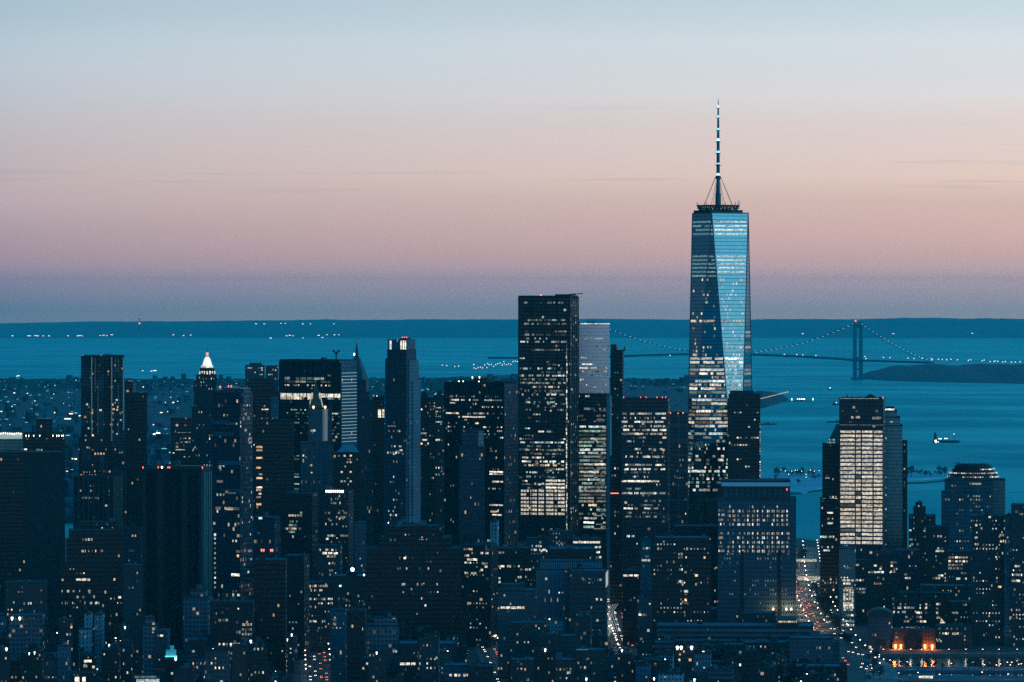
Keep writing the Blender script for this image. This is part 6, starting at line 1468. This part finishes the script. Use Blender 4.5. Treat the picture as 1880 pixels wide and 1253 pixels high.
for (u, d) in [(1606, 3870), (1612, 3846), (1618, 3824), (1625, 3804), (1632, 3790), (1640, 3770), (1666, 3772), (1672, 3752), (1712, 3768), (1712, 3745), (1750, 3760), (1784, 3768), (1808, 3750), (1812, 3744), (1822, 3764), (1826, 3742), (1834, 3752), (1846, 3770), (1852, 3744), (1862, 3768), (1870, 3748), (1878, 3752), (1604, 3700), (1610, 3670), (1600, 3730), (1650, 3660), (1690, 3668), (1730, 3650), (1800, 3672), (1850, 3655)]:
    put_lamp(X_at(u, d), d, random.uniform(0, 6), 'slender white lamp post on the snowy pier', 'lamp posts on the snowy pier', 1.9 if u > 1641 or d > 3700 else 2.6, 200)
for o in COL.objects:
    if o.get('group') == 'lamp posts on the snowy pier': o.scale = (1, 1, .5)
# the sheltered basin by the promenade lies calm
def calm():
    m = bpy.data.materials.new('calm_water'); m.use_nodes = True; N = NT(m.node_tree); p = N.n['Principled BSDF']
    p.inputs['Base Color'].default_value = (.0, .012, .022, 1); p.inputs['Roughness'].default_value = .2; p.inputs['IOR'].default_value = 1.33
    g = N.node('ShaderNodeNewGeometry'); mp = N.node('ShaderNodeMapping'); N.l.new(g.outputs['Position'], mp.inputs[0]); mp.inputs['Scale'].default_value = (.35, .12, 1)
    b = N.node('ShaderNodeBump'); b.inputs['Strength'].default_value = .3; b.inputs['Distance'].default_value = .12
    N.put(b.inputs['Height'], N.noise(mp.outputs[0], 1.0, 4, .6)); N.l.new(b.outputs[0], p.inputs['Normal']); return m
poly_sheet('water', [(X_at(1592, 3560), 3560), (X_at(2100, 3560), 3560), (X_at(2100, P0), P0 - 2.5), (X_at(1592, P0), P0 - 2.5)], -.5, calm())
# pier pavilion
e = empty('pier_pavilion', (X_at(1700, 3660), 3660, 1.9)); tag(e, 'small lit pavilion with a tilted roof on the snowy pier', 'pavilion')
m = MB(); m.box(-7, 7, -3, 3, 0, 3); m.build('walls', MATS['white_loft'], e)
m = MB(); m.add([(-8, -4, 3.1), (8, -4, 3.8), (8, 4, 4.6), (-8, 4, 3.9), (-8, -4, 3.5), (8, -4, 4.2), (8, 4, 5), (-8, 4, 4.3)], [(4, 5, 6, 7), (0, 1, 5, 4), (1, 2, 6, 5), (2, 3, 7, 6), (3, 0, 4, 7), (3, 2, 1, 0)]); m.build('roof', SNOWROOF, e)
m = MB(); m.box(-6, 6, -3.2, -3.02, .6, 2.6, True); m.build('lit_windows', WM['b'], e)

# ================================================================== trees
TWIG = pbr('hazed_bare_twigs', (.015, .045, .065), .95, 0, .4, .3); BARK = pbr('bark', (.03, .035, .035), .95, 0, .3, .5)  # twig colour lightened with a little painted haze
def make_tree(name, h, r, seed, dense=420, leaf=.5):
    rnd = random.Random(seed); e = empty(name); tag(e, cat='tree')
    m = MB(); m.cyl(0, 0, h * .03, 0, h * .35, h * .02, 6); tips = []
    for i in range(7):
        a = rnd.uniform(0, 6.28); z = h * rnd.uniform(.25, .4); L = h * rnd.uniform(.3, .5); q = (cos(a) * L * .5, sin(a) * L * .5, z + L * .8); m.bar((0, 0, z), q, h * .016); tips.append(q)
        for j in range(3):
            a2 = a + rnd.uniform(-1, 1); t = (q[0] + cos(a2) * L * .4, q[1] + sin(a2) * L * .4, q[2] + L * rnd.uniform(.05, .35)); m.bar(q, t, h * .008); tips.append(t)
    m.build('trunk', BARK, e)
    m = MB(); cl = [(rnd.gauss(0, r * .4), rnd.gauss(0, r * .4), h * rnd.uniform(.45, .88), r * rnd.uniform(.3, .55)) for _ in range(11)]
    for i in range(dense):
        c = rnd.choice(cl); p = Vector((rnd.gauss(0, 1), rnd.gauss(0, 1), rnd.gauss(0, .8))); p = p.normalized() * c[3] * rnd.random() ** .4
        x, y, z = c[0] + p.x, c[1] + p.y, c[2] + p.z; n = Vector((rnd.gauss(0, 1), rnd.gauss(0, 1), rnd.gauss(0, 1))).normalized(); t = n.orthogonal().normalized(); bb = n.cross(t); s = leaf * rnd.uniform(.5, 1.3)
        m.add([tuple(Vector((x, y, z)) + t * s), tuple(Vector((x, y, z)) + bb * s * .6), tuple(Vector((x, y, z)) - t * s), tuple(Vector((x, y, z)) - bb * s * .6)], [(0, 1, 2, 3)])
    m.build('crown', TWIG, e); return e
TREES = [make_tree('bare_tree', 14, 5, 1), make_tree('bare_tree', 11, 4.4, 2, 360), make_tree('bare_tree', 17, 6.5, 3, 520, .6)]
TCH = [list(t.children) for t in TREES]; tused = [False] * 3
def put_tree(x, y, z, s, label, group):
    i = random.randrange(3)
    if not tused[i]: r = TREES[i]; tused[i] = True
    else:
        r = TREES[i].copy(); COL.objects.link(r)
        for ch in TCH[i]: c = ch.copy(); COL.objects.link(c); c.parent = r
    r.location = (x, y, z); r.scale = (s, s, s * random.uniform(.85, 1.1)); r.rotation_euler = (0, 0, random.uniform(0, 6.28)); r['label'] = label + place(x, y, label); r['group'] = group
for i in range(18): u = random.uniform(1152, 1180); v = random.uniform(1150, 1196); x, y = G(u, v); put_tree(x, y, 2.3, 1.15, 'dark bare tree in the clump right of the centre avenue', 'trees by the centre avenue')
for i in range(12): x, y = G(random.uniform(1468, 1478), random.uniform(1022, 1040)); put_tree(x, y, 2.3, 1.0, 'dark street tree between the two lit footbridges', 'trees between the footbridges')
for i in range(30):
    u = random.uniform(0, 1); v = 1085 + u * 100; uu = interp([(1085, 1491), (1120, 1506), (1155, 1530), (1190, 1560)], v) + random.uniform(0, 9); x, y = G(uu, v); put_tree(x, y, 2.4, .8, 'small street tree beside the riverside avenue', 'trees along the riverside avenue')
for i in range(14): d = random.uniform(3610, 3880); put_tree(X_at(random.uniform(1594, 1618), d), d, 2.6, .7, 'small bare tree on the riverside lawn', 'trees on the riverside lawn')
for i in range(18): u = random.uniform(1650, 1880); put_tree(X_at(u, 3758), random.uniform(3745, 3770), 1.9, .55, 'small bare tree on the snowy pier', 'trees on the snowy pier')

# ================================================================== harbour: snowy park, land beyond, bridge, boats
def island(name, pts, mat, h=3, edge=True):
    """pts: photo pixels on the sea surface"""
    q = [(X_at(u, D_sea(v)), D_sea(v)) for u, v in pts]; zz = gz(sum(p[1] for p in q) / len(q))
    m = MB(); m.frustum(q, zz - 4, [((x - sum(p[0] for p in q) / len(q)) * .985 + sum(p[0] for p in q) / len(q), y) for x, y in q], zz + h)
    o = m.build(name, mat); tag(o, kind='structure'); return o, zz + h
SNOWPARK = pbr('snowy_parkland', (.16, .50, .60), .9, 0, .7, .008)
isl, zp = island('snowy_park', [(1380, 907), (1440, 905), (1472, 908), (1508, 898), (1560, 892), (1640, 884), (1700, 882), (1745, 878), (1745, 872), (1560, 872), (1380, 872)], SNOWPARK, 3)
isl2, zq = island('breakwater', [(1655, 889), (1700, 888), (1745, 883.5), (1745, 882.6), (1700, 887), (1655, 887.8)], pbr('breakwater_stone', (.02, .05, .07), .9), 2)
isl3, _ = island('breakwater', [(1380, 911.5), (1450, 909.5), (1510, 902), (1510, 900.8), (1450, 908), (1380, 910)], MATS['breakwater_stone'], 2)
random.seed(77)
for i in range(46):
    u = random.choice([random.uniform(1422, 1510), random.uniform(1424, 1508), random.uniform(1660, 1742)]); v = random.uniform(873, 878) if random.random() < .75 else random.uniform(882, 896)
    if u > 1600: v = random.uniform(873, 880)
    d = D_sea(v); big = .75 if u < 1600 else random.choice([.8, 1.3]) if (u < 1695 or u > 1722) else .6
    put_tree(X_at(u, d), d, zp - .3, big, 'bare tree on the snowy harbour park ' + ('left of the glowing tower' if u < 1600 else 'right of the glowing tower'), 'trees on the snowy harbour park')
for u, v in ((1432, 876), (1440, 877.5), (1452, 878), (1462, 876), (1470, 878), (1478, 884), (1486, 876), (1493, 878), (1502, 877), (1478, 889), (1446, 884), (1458, 876.5)):
    d = D_sea(v); put_lamp(X_at(u, d), d, 0, 'white park lamp on the snowy harbour park', 'lamps on the snowy harbour park', zp)
# lit snowy field behind the left slab etc. : Brooklyn
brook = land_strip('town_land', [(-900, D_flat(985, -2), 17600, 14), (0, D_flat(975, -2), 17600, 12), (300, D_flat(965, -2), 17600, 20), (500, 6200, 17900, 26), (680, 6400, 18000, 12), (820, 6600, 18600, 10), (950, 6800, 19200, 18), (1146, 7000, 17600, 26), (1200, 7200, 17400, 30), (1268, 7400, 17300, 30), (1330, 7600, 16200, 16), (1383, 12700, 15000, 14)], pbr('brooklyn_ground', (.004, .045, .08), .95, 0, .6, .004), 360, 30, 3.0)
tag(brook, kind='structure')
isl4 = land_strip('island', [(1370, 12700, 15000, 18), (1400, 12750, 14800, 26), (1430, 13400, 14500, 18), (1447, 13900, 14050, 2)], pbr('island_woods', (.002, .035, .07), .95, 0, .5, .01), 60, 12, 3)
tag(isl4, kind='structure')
staten = land_strip('headland', [(1582, 17800, 18600, 8), (1610, 17500, 19500, 18), (1640, 17300, 20500, 30), (1720, 17000, 20800, 39), (1900, 16600, 21000, 43), (2300, 16200, 21000, 52)], pbr('hazed_headland_woods', (.001, .085, .135), .95, 0, .5, .003), 200, 22, 6)  # woods painted lighter, with part of the haze in their colour
tag(staten, kind='structure')
# row houses of the far shore: thousands, read as one mass
random.seed(11)
def mass(name, n, dgen, sz, mats, lab=None):
    vs = []; fs = []; mi = []
    for i in range(n):
        u, d = dgen(); x = X_at(u, d); w, dp, h = random.uniform(*sz[0]), random.uniform(*sz[0]), sz[1] * random.uniform(.6, 1.3) * (3 if random.random() < .03 else 1)
        a = .55 + random.uniform(-.02, .02); c, s = cos(a) , sin(a); z0 = gz(d) - 2; z1 = gz(d) + 6 + h
        b = len(vs); P = [(x + sx * w / 2 * c - sy * dp / 2 * s, d + sx * w / 2 * s + sy * dp / 2 * c) for sx, sy in ((-1, -1), (1, -1), (1, 1), (-1, 1))]
        vs += [(p[0], p[1], z0) for p in P] + [(p[0], p[1], z1) for p in P]
        k = random.randrange(len(mats))
        for f in ((0, 1, 5, 4), (1, 2, 6, 5), (2, 3, 7, 6), (3, 0, 4, 7), (4, 5, 6, 7)): fs.append(tuple(q + b for q in f)); mi.append(k)
    me = bpy.data.meshes.new(name); me.from_pydata(vs, [], fs)
    for mm in mats: me.materials.append(mm)
    me.polygons.foreach_set('material_index', mi); o = bpy.data.objects.new(name, me); COL.objects.link(o); tag(o, kind='stuff'); return o
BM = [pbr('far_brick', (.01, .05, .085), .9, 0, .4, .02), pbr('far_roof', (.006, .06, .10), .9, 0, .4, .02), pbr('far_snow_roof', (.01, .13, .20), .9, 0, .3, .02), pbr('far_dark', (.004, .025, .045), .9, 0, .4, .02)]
mass('distant_houses', 40000, lambda: (random.uniform(-60, 1270), 6300 * (17200 / 6300) ** random.random()), ((8, 24), 7), BM)
mass('distant_houses', 6000, lambda: (random.uniform(-60, 700), random.uniform(6200, 9500)), ((10, 30), 10), BM)
# their lamps and lit windows
def lights_mass(name, pts, mat):
    m = MB()
    for u, d, z, w, h in pts: x = X_at(u, d); m.box(x - w / 2, x + w / 2, d - .5, d + .5, gz(d) + z - h / 2, gz(d) + z + h / 2, True)
    o = m.build(name, mat); tag(o, kind='stuff'); return o
def scat(n, u0, u1, d0, d1, w, z=(14, 22)): return [(random.uniform(u0, u1), d0 * (d1 / d0) ** random.random(), random.uniform(*z), random.uniform(*w), random.uniform(1, 2.2)) for _ in range(n)]
DL = {k: lamp_mat('distant_' + k, c, s) for k, c, s in (('warm', (1, .75, .45), 2.2), ('white', (.9, .97, .9), 2.4), ('cyan', (.25, .75, .9), 1.0), ('dimblue', (.1, .45, .6), .9))}
lights_mass('distant_lights', scat(60, -20, 700, 6500, 12000, (2, 4)) + scat(40, 0, 150, 7000, 9000, (2.5, 5)), DL['warm'])
lights_mass('distant_lights', scat(130, -20, 950, 6500, 16500, (2, 4.5)) + scat(50, 0, 350, 7000, 9500, (3, 6)) + scat(25, 790, 950, 9000, 16500, (2, 4)), DL['white'])
lights_mass('distant_lights', scat(900, -20, 1265, 6500, 16500, (3, 9)), DL['dimblue'])
lights_mass('distant_lights', scat(260, -20, 950, 6500, 16500, (1.5, 3)), lamp_mat('distant_faint', (.6, .8, .8), .7))
lights_mass('distant_lights', scat(70, -20, 700, 6800, 13000, (3, 14)), DL['cyan'])
pts = []
for (u, v, w) in ((284, 687, 12), (278, 688, 5), (262, 687, 4), (34, 697, 6), (31, 698, 4), (26, 731, 6), (124, 782, 22), (130, 772, 12), (146, 776, 5), (290, 810, 14), (283, 812, 8), (300, 750, 14), (306, 756, 6), (318, 750, 6), (296, 770, 8), (310, 768, 10), (326, 748, 4), (118, 752, 6), (100, 770, 4), (50, 732, 3), (812, 676, 3), (820, 677, 4), (835, 679, 3), (842, 678, 3), (870, 675, 4), (895, 673, 3), (925, 669, 3)):
    d = D_sea(v + 3); pts.append((u, d, 22, w * d / F * .55, 2.6))
lights_mass('distant_lights', pts, lamp_mat('distant_bright', (1, .88, .66), 2.2))
pts = []
for u in list(range(870, 951, 4)): d = 17500; v = 676 - (u - 870) * .14 + random.uniform(-3, 3); pts.append((u, d, Z_at(v, d) - gz(d), 3, 3))
for u, v in ((23, 617), (52, 617), (55, 617), (65, 616.5), (69, 617), (79, 617), (90, 617), (125, 617), (143, 617), (147, 616.5), (151, 617), (184, 616.5), (190, 616), (196, 616.5), (205, 615), (318, 615), (337, 616.5), (350, 615.5), (497, 621), (526, 617), (532, 616), (538, 617), (556, 621), (585, 616), (592, 620), (600, 615), (614, 615), (622, 615), (470, 595), (485, 595), (516, 594), (524, 594), (556, 595), (613, 595), (570, 595), (1474, 613), (1640, 613), (1785, 612.5)):
    d = 45000; pts.append((u, d, Z_at(v, d) - gz(d), random.choice([12, 18, 24]), 6))
lights_mass('distant_lights', pts, lamp_mat('shore_lights', (1, .82, .66), 2.2))
# mast on the far ridge
e = empty('radio_mast', (X_at(256, 44000), 44000, gz(44000))); tag(e, 'tiny red lit radio mast on the far ridge at left', 'radio mast')
m = MB(); m.cyl(0, 0, 7, 100, Z_at(577, 44000) - gz(44000), 2, 6); m.build('mast', STEEL, e)
for v, r in ((594, 9), (581, 4)): m = MB(); m.sphere(0, 0, 0, r, 8, 5); o = m.build('warning_light', RED, e); o.location = (0, -8, Z_at(v, 44000) - gz(44000))
# road lights on the island's edge
pts = []
for i in range(16): f = i / 15; u = 1398 + 48 * f; v = 732 - 12 * f; d = 13300; pts.append((u, d, Z_at(v, d) - gz(d), 4, 2))
lights_mass('distant_lights', pts, lamp_mat('coast_road_lights', (1, .7, .5), .9))

# ---- suspension bridge
d1, d2 = 17700.0, 18300.0
e = empty('suspension_bridge', (X_at(1575, d1), d1, gz(d1))); tag(e, 'long suspension bridge with lights strung along its cables, on the horizon', 'bridge')
TW = (X_at(1575, d1), d1); TW2 = (X_at(1085, d2), d2); ax = Vector((TW2[0] - TW[0], TW2[1] - TW[1])); ax.normalize(); nx = Vector((-ax.y, ax.x))
BSTEEL = pbr('hazed_bridge_steel', (.004, .17, .26), .7, 0, .1, .01)  # steel colour lightened to hold some of the distance haze
zt = Z_at(591, d1) - gz(d1); zdk = Z_at(662, d1) - gz(d1); zmid = Z_at(652.5, d1) - gz(d1)
def loc(p, z): return (p[0] - e.location.x, p[1] - e.location.y, z)
def tower(T):
    t = empty('x'); bpy.data.objects.remove(t)
    m = MB(); T = Vector(T)
    for s in (-1, 1):
        c = T + Vector((1, 0)) * s * 12.5
        m.add([loc((c.x + a * 8.2, c.y + b_ * 7), z) for z, q in ((-3, 1), (zt, .8)) for a, b_ in ((-q, -q), (q, -q), (q, q), (-q, q))], [(0, 1, 5, 4), (1, 2, 6, 5), (2, 3, 7, 6), (3, 0, 4, 7), (4, 5, 6, 7)])
    for z, h in ((zt - 26, 16), (zt - 3, 3), (zdk + 2, 12), (zdk - 40, 6)):
        c = T; m.add([loc((c.x + a, c.y + b_), zz) for zz in (z, z + h) for a, b_ in ((-15, -5), (15, -5), (15, 5), (-15, 5))], [(0, 1, 5, 4), (1, 2, 6, 5), (2, 3, 7, 6), (3, 0, 4, 7), (4, 5, 6, 7), (3, 2, 1, 0)])
    m.box(T.x - e.location.x - 28, T.x - e.location.x + 28, T.y - e.location.y - 12, T.y - e.location.y + 12, -4, 8)
    m.build('tower', BSTEEL, e)
tower(TW); tower(TW2)
main = (Vector(TW2) - Vector(TW)).length
def deckz(f): return zdk + (zmid - zdk) * 4 * f * (1 - f)
cab = []
for s in (-1, 1):
    m = MB(); n = 40
    for i in range(n):
        f0, f1 = i / n, (i + 1) / n; q = []
        for f in (f0, f1): p = Vector(TW) + ax * main * f + nx * 14 * s; q.append(loc((p.x, p.y), deckz(.5) + 4 + (zt - deckz(.5) - 4) * (2 * f - 1) ** 2))
        m.bar(q[0], q[1], 1.2)
    cab.append(m)
side_u, side_v = 1712, 662; SA = Vector((X_at(side_u, 17350), 17350)); sd = SA - Vector(TW); sl = sd.length; sd.normalize(); sn = Vector((-sd.y, sd.x))
for m in cab: m.build('main_cable', BSTEEL, e)
for s, m in zip((-1, 1), (MB(), MB())):
    for i in range(14):
        q = []
        for f in (i / 14, (i + 1) / 14): p = Vector(TW) + sd * sl * f + sn * 14 * s; q.append(loc((p.x, p.y), zdk + 3 + (zt - zdk - 3) * ((1 - f) ** 1.35)))
        m.bar(q[0], q[1], 1.2)
    m.build('side_cable', BSTEEL, e)
m = MB(); n = 30
for i in range(n):
    q = []
    for f in (i / n, (i + 1) / n): p = Vector(TW) + ax * main * f; q.append(loc((p.x, p.y), deckz(f)))
    m.bar(q[0], q[1], 26, 9)
q0 = loc((TW[0], TW[1]), zdk); q1 = loc((SA.x, SA.y), zdk - 4); m.bar(q0, q1, 26, 8)
m.bar(loc((TW2[0], TW2[1]), zdk), loc((X_at(900, 18800), 18800), zdk - 6), 26, 8); m.build('deck', BSTEEL, e)
m = MB()
for i in range(1, 40):
    f = i / 40; p = Vector(TW) + ax * main * f
    for s in (-1, 1): x = p + nx * 14 * s; m.bar(loc((x.x, x.y), deckz(f)), loc((x.x, x.y), deckz(.5) + 4 + (zt - deckz(.5) - 4) * (2 * f - 1) ** 2), .45)
m.build('hangers', BSTEEL, e)
CL = lamp_mat('cable_light', (.8, 1, 1), 2.0); bulb = MB(); bulb.sphere(0, 0, 0, .95, 6, 4); bo = bulb.build('cable_light', CL, e); first = True
def bulbat(p):
    global first
    if first: o = bo; first = False
    else: o = bo.copy(); COL.objects.link(o); o.parent = e
    o.location = p
for i in range(1, 52):
    f = i / 53
    if abs(f - .5) < .02: continue
    p = Vector(TW) + ax * main * f; z = deckz(.5) + 6 + (zt - deckz(.5) - 4) * (2 * f - 1) ** 2
    bulbat(loc((p.x, p.y - 14), z)); 
for i in range(1, 52):
    f = (i + .4) / 53
    if f > .46: break
    p = Vector(TW) + ax * main * f; bulbat(loc((p.x - 6, p.y + 14), deckz(.5) + 6 + (zt - deckz(.5) - 4) * (2 * f - 1) ** 2 - 7))
for i in range(1, 20): f = i / 19.5; p = Vector(TW) + sd * sl * f; bulbat(loc((p.x, p.y - 14), zdk + 5 + (zt - zdk - 3) * ((1 - f) ** 1.35)))
m = MB(); m.sphere(0, 0, 0, 3.4, 8, 5); o = m.build('warning_light', RED, e); o.location = loc((TW[0] - 10, TW[1] - 8), zt + 3)
pts = []
for u, v in ((1440, 651), (1463, 651.5), (1474, 652), (1498, 653), (1588, 655), (1590, 659), (1622, 656.5), (1634, 657), (1667, 658), (1678, 658.5), (1693, 658), (1710, 659), (1712, 661), (1723, 660), (1730, 660.5), (1738, 661), (1746, 660), (1758, 661), (1778, 662), (1782, 661), (1803, 663), (1807, 661.5), (1818, 664), (1825, 664), (1827, 663), (1832, 663.5), (1841, 665), (1846, 664), (1857, 665), (1864, 665), (1873, 664.5), (1230, 653)):
    d = 17300; pts.append((u, d, Z_at(v, d) - gz(d), 4, 3))
lights_mass('distant_lights', pts, lamp_mat('headland_lights', (.95, .97, .85), 1.6))

# ---- boats
HULL = pbr('dark_hull', (.004, .03, .05), .7); SUPER = pbr('ship_house', (.12, .2, .25), .6)
def boat(name, label, cat, u, v, L, W_, hh, house=None, lights=(), rz=0.0, mast=0):
    d = D_sea(v); e = empty(name, (X_at(u, d), d, gz(d)), rz); tag(e, label, cat)
    m = MB(); m.frustum([(-L / 2, -W_ * .35), (L * .42, -W_ * .4), (L / 2, 0), (L * .42, W_ * .4), (-L / 2, W_ * .35)], -.5, [(-L / 2, -W_ / 2), (L * .44, -W_ / 2), (L * .54, 0), (L * .44, W_ / 2), (-L / 2, W_ / 2)], hh); m.build('hull', HULL, e)
    if house:
        x0, x1, hz_ = house; m = MB(); m.box(x0 * L, x1 * L, -W_ * .38, W_ * .38, hh, hh + hz_); m.box(x0 * L + 1, x1 * L - 1, -W_ * .3, W_ * .3, hh + hz_, hh + hz_ * 1.4); m.build('deckhouse', HULL if hz_ > 6 else SUPER, e)
    if mast: m = MB(); m.cyl(L * .35, 0, .3, hh, hh + mast, .1, 6); m.build('mast', STEEL, e)
    for x, z, r, mt in lights: m = MB(); m.sphere(0, 0, 0, r, 6, 4); o = m.build('deck_light', mt, e); o.location = (x * L, -W_ * .5, z)
    return e
boat('tanker_ship', 'dark low ship with bright stern lights crossing the bay right of the glowing tower', 'ship', 1737, 813, 60, 12, 5, (-.46, -.36, 13), [(-.4, 4, 2.4, WHITE_LAMP), (-.38, 1.5, 1.6, WHITE_LAMP), (-.27, 9, 1.1, COLD_LAMP), (-.2, 9, 1.1, COLD_LAMP), (-.05, 9.5, 1.1, COLD_LAMP), (.02, 9.5, 1.1, COLD_LAMP), (-.3, 2, .8, WHITE_LAMP), (.3, 20, .8, COLD_LAMP)], 0, 20)
boat('ferry_boat', 'small white ferry with a bright cabin beside the low pier line', 'ferry', 1470, 737, 30, 9, 3, (-.4, .4, 5), [(-.35, 7, 1.6, COLD_LAMP), (-.15, 7, 1.6, WHITE_LAMP), (.05, 7, 1.6, COLD_LAMP), (.25, 7, 1.6, WHITE_LAMP), (.4, 7, 1.6, COLD_LAMP)])
boat('motor_boat', 'tiny boat trailing a slanting pale wake, far out left of the bridge tower', 'boat', 1524, 716, 14, 5, 2, (-.3, .2, 4), [(0, 7, 1.5, COLD_LAMP)])
boat('tug_boat', 'tiny dark tug at the end of the long wake above the glowing tower', 'boat', 1534, 744, 22, 8, 3, (-.3, .1, 6), [(.1, 8, 1.0, COLD_LAMP)])
boat('barge', 'flat dark barge lying just right of the tallest tower', 'barge', 1410, 780, 44, 12, 3, (-.1, .1, 2.5))
boat('barge', 'flat dark barge half hidden behind the glowing tower', 'barge', 1532, 776, 40, 11, 3, (.1, .3, 2.5))
boat('sail_boat', 'tiny sailing boat mast near the stepped crown tower', 'boat', 1756, 851, 9, 3, 1, (-.2, .1, 1), mast=14)
# long thin pier
d = D_sea(738); e = empty('pier', (X_at(1455, d), d, gz(d))); tag(e, 'long thin dark pier reaching into the bay below the island', 'pier')
m = MB(); m.box(-95, 70, -5, 5, 1.2, 2.6, True)
for i in range(18): m.box(-92 + i * 9, -91 + i * 9, -3, 3, -3, 1.2)
m.build('deck', HULL, e)
for x in (-2, 66): m = MB(); m.cyl(0, 0, .3, -6, 0, n=6); m.sphere(0, 0, 0, 1.6, 6, 4); o = m.build('pier_lamp', COLD_LAMP, e); o.location = (x, 0, 9)
# wakes
WAKE = pbr('wake_foam', (.10, .42, .50), .7, 0, .4, .01)
def wake(pts, w):
    P = [Vector((X_at(u, D_sea(v)), D_sea(v))) for u, v in pts]; m = MB()
    for i in range(len(P) - 1):
        a, b_ = P[i], P[i + 1]; m.add([(a.x, a.y - w / 2, gz(a.y) + .35), (b_.x, b_.y - w / 2, gz(b_.y) + .35), (b_.x, b_.y + w / 2, gz(b_.y) + .35), (a.x, a.y + w / 2, gz(a.y) + .35)], [(0, 1, 2, 3)])
    o = m.build('wake', WAKE); tag(o, kind='structure')
wake([(1668, 826), (1720, 826), (1792, 826.2)], 12); wake([(1815, 826), (1848, 826), (1870, 825.6)], 9)
wake([(1420, 759), (1460, 754), (1500, 750), (1536, 747)], 26); wake([(1444, 851), (1480, 849.6), (1510, 849)], 9); wake([(1527, 718), (1545, 722), (1566, 727)], 50)
wake([(1330, 690), (1500, 692), (1560, 692)], 40); wake([(1840, 773), (1860, 772)], 14); wake([(1600, 741), (1690, 741.5)], 14)
wake([(1470, 800), (1520, 798), (1536, 797.5)], 12); wake([(1690, 762), (1780, 760), (1860, 761)], 16); wake([(1850, 905), (1880, 903)], 9); wake([(1668, 905), (1700, 903), (1724, 902.5)], 7); wake([(1404, 845), (1440, 843)], 7); wake([(1150, 672), (1262, 674)], 30); wake([(700, 650), (760, 650.5), (800, 650)], 30); wake([(1590, 800), (1662, 797)], 9); wake([(1740, 868), (1820, 866)], 7); wake([(1424, 822), (1500, 820)], 8)
# ---- steam plumes
random.seed(3)
def steam(label, u, v, d, w, h, lean, dens):
    rnd = random.Random(int(u)); bm = bmesh.new(); bmesh.ops.create_icosphere(bm, subdivisions=4, radius=1.0)
    for q in bm.verts:
        p = q.co.copy(); f = (p.z + 1) / 2
        n = 1 + .35 * sin(p.x * 4.1 + u) * sin(p.y * 3.3 + p.z * 5) + .2 * sin(p.x * 9 + p.z * 11 + u) + .12 * sin(p.y * 17 + p.x * 13 + p.z * 19)
        r = w * (.25 + .45 * f) * n; q.co = Vector((p.x * r + lean * f ** 1.3 + .12 * w * sin(f * 9 + u), p.y * r * .6, h * f + p.z * .1 * h * n))
    me = bpy.data.meshes.new('steam'); bm.to_mesh(me); bm.free()
    m = bpy.data.materials.new('steam_vapour'); m.use_nodes = True; N = NT(m.node_tree); N.n.clear()
    vol = N.node('ShaderNodeVolumePrincipled'); vol.inputs['Color'].default_value = (.6, .9, 1, 1)
    tc = N.node('ShaderNodeTexCoord'); nz = N.noise(tc.outputs['Object'], 2.2 / w, 4, .65); o3 = N.xyz(tc.outputs['Object'])
    fade = N.math('SUBTRACT', 1.15, N.math('DIVIDE', o3[2], h), clamp=True)
    N.put(vol.inputs['Density'], N.math('MULTIPLY', N.math('MULTIPLY', N.ramp(nz, [(.40, (0, 0, 0)), (.68, (1, 1, 1))]), dens * 2), fade))
    o = N.node('ShaderNodeOutputMaterial'); N.l.new(vol.outputs[0], o.inputs['Volume']); me.materials.append(m)
    ob = bpy.data.objects.new('steam', me); COL.objects.link(ob); ob.location = (X_at(u, d), d, Z_at(v, d)); tag(ob, label, kind='stuff'); return ob
steam('pale steam drifting off the great black block', 731, 966, 3690, 14, 10, 14, .035)
steam('pale steam puff left of the square window grid', 1224, 958, 4100, 11, 8, -4, .05)
steam('thin steam by the antenna ring', 1291, 377, 4600, 6, 10, -3, .02)
steam('thin steam over the banded slab', 562, 661, 4800, 8, 6, -6, .03)
steam('blue steam puff above the cream window loft', 768, 1160, 3550, 9, 6, 5, .05)
steam('faint steam over the glowing tower', 1598, 726, 4446, 5, 10, -2, .02)
steam('faint steam on the dark tower roof', 1383, 880, 4300, 7, 5, -4, .04)
# ------------------------------------------------------------------ haze over the harbour
hz = MB(); hz.box(-34000, 34000, -3000, 60000, -420, 566, bottom=True)
HZ = haze_volume('haze', (.04, .90, 1.0), 1.38e-5)
haze = hz.build('haze', HZ); tag(haze, kind='stuff')
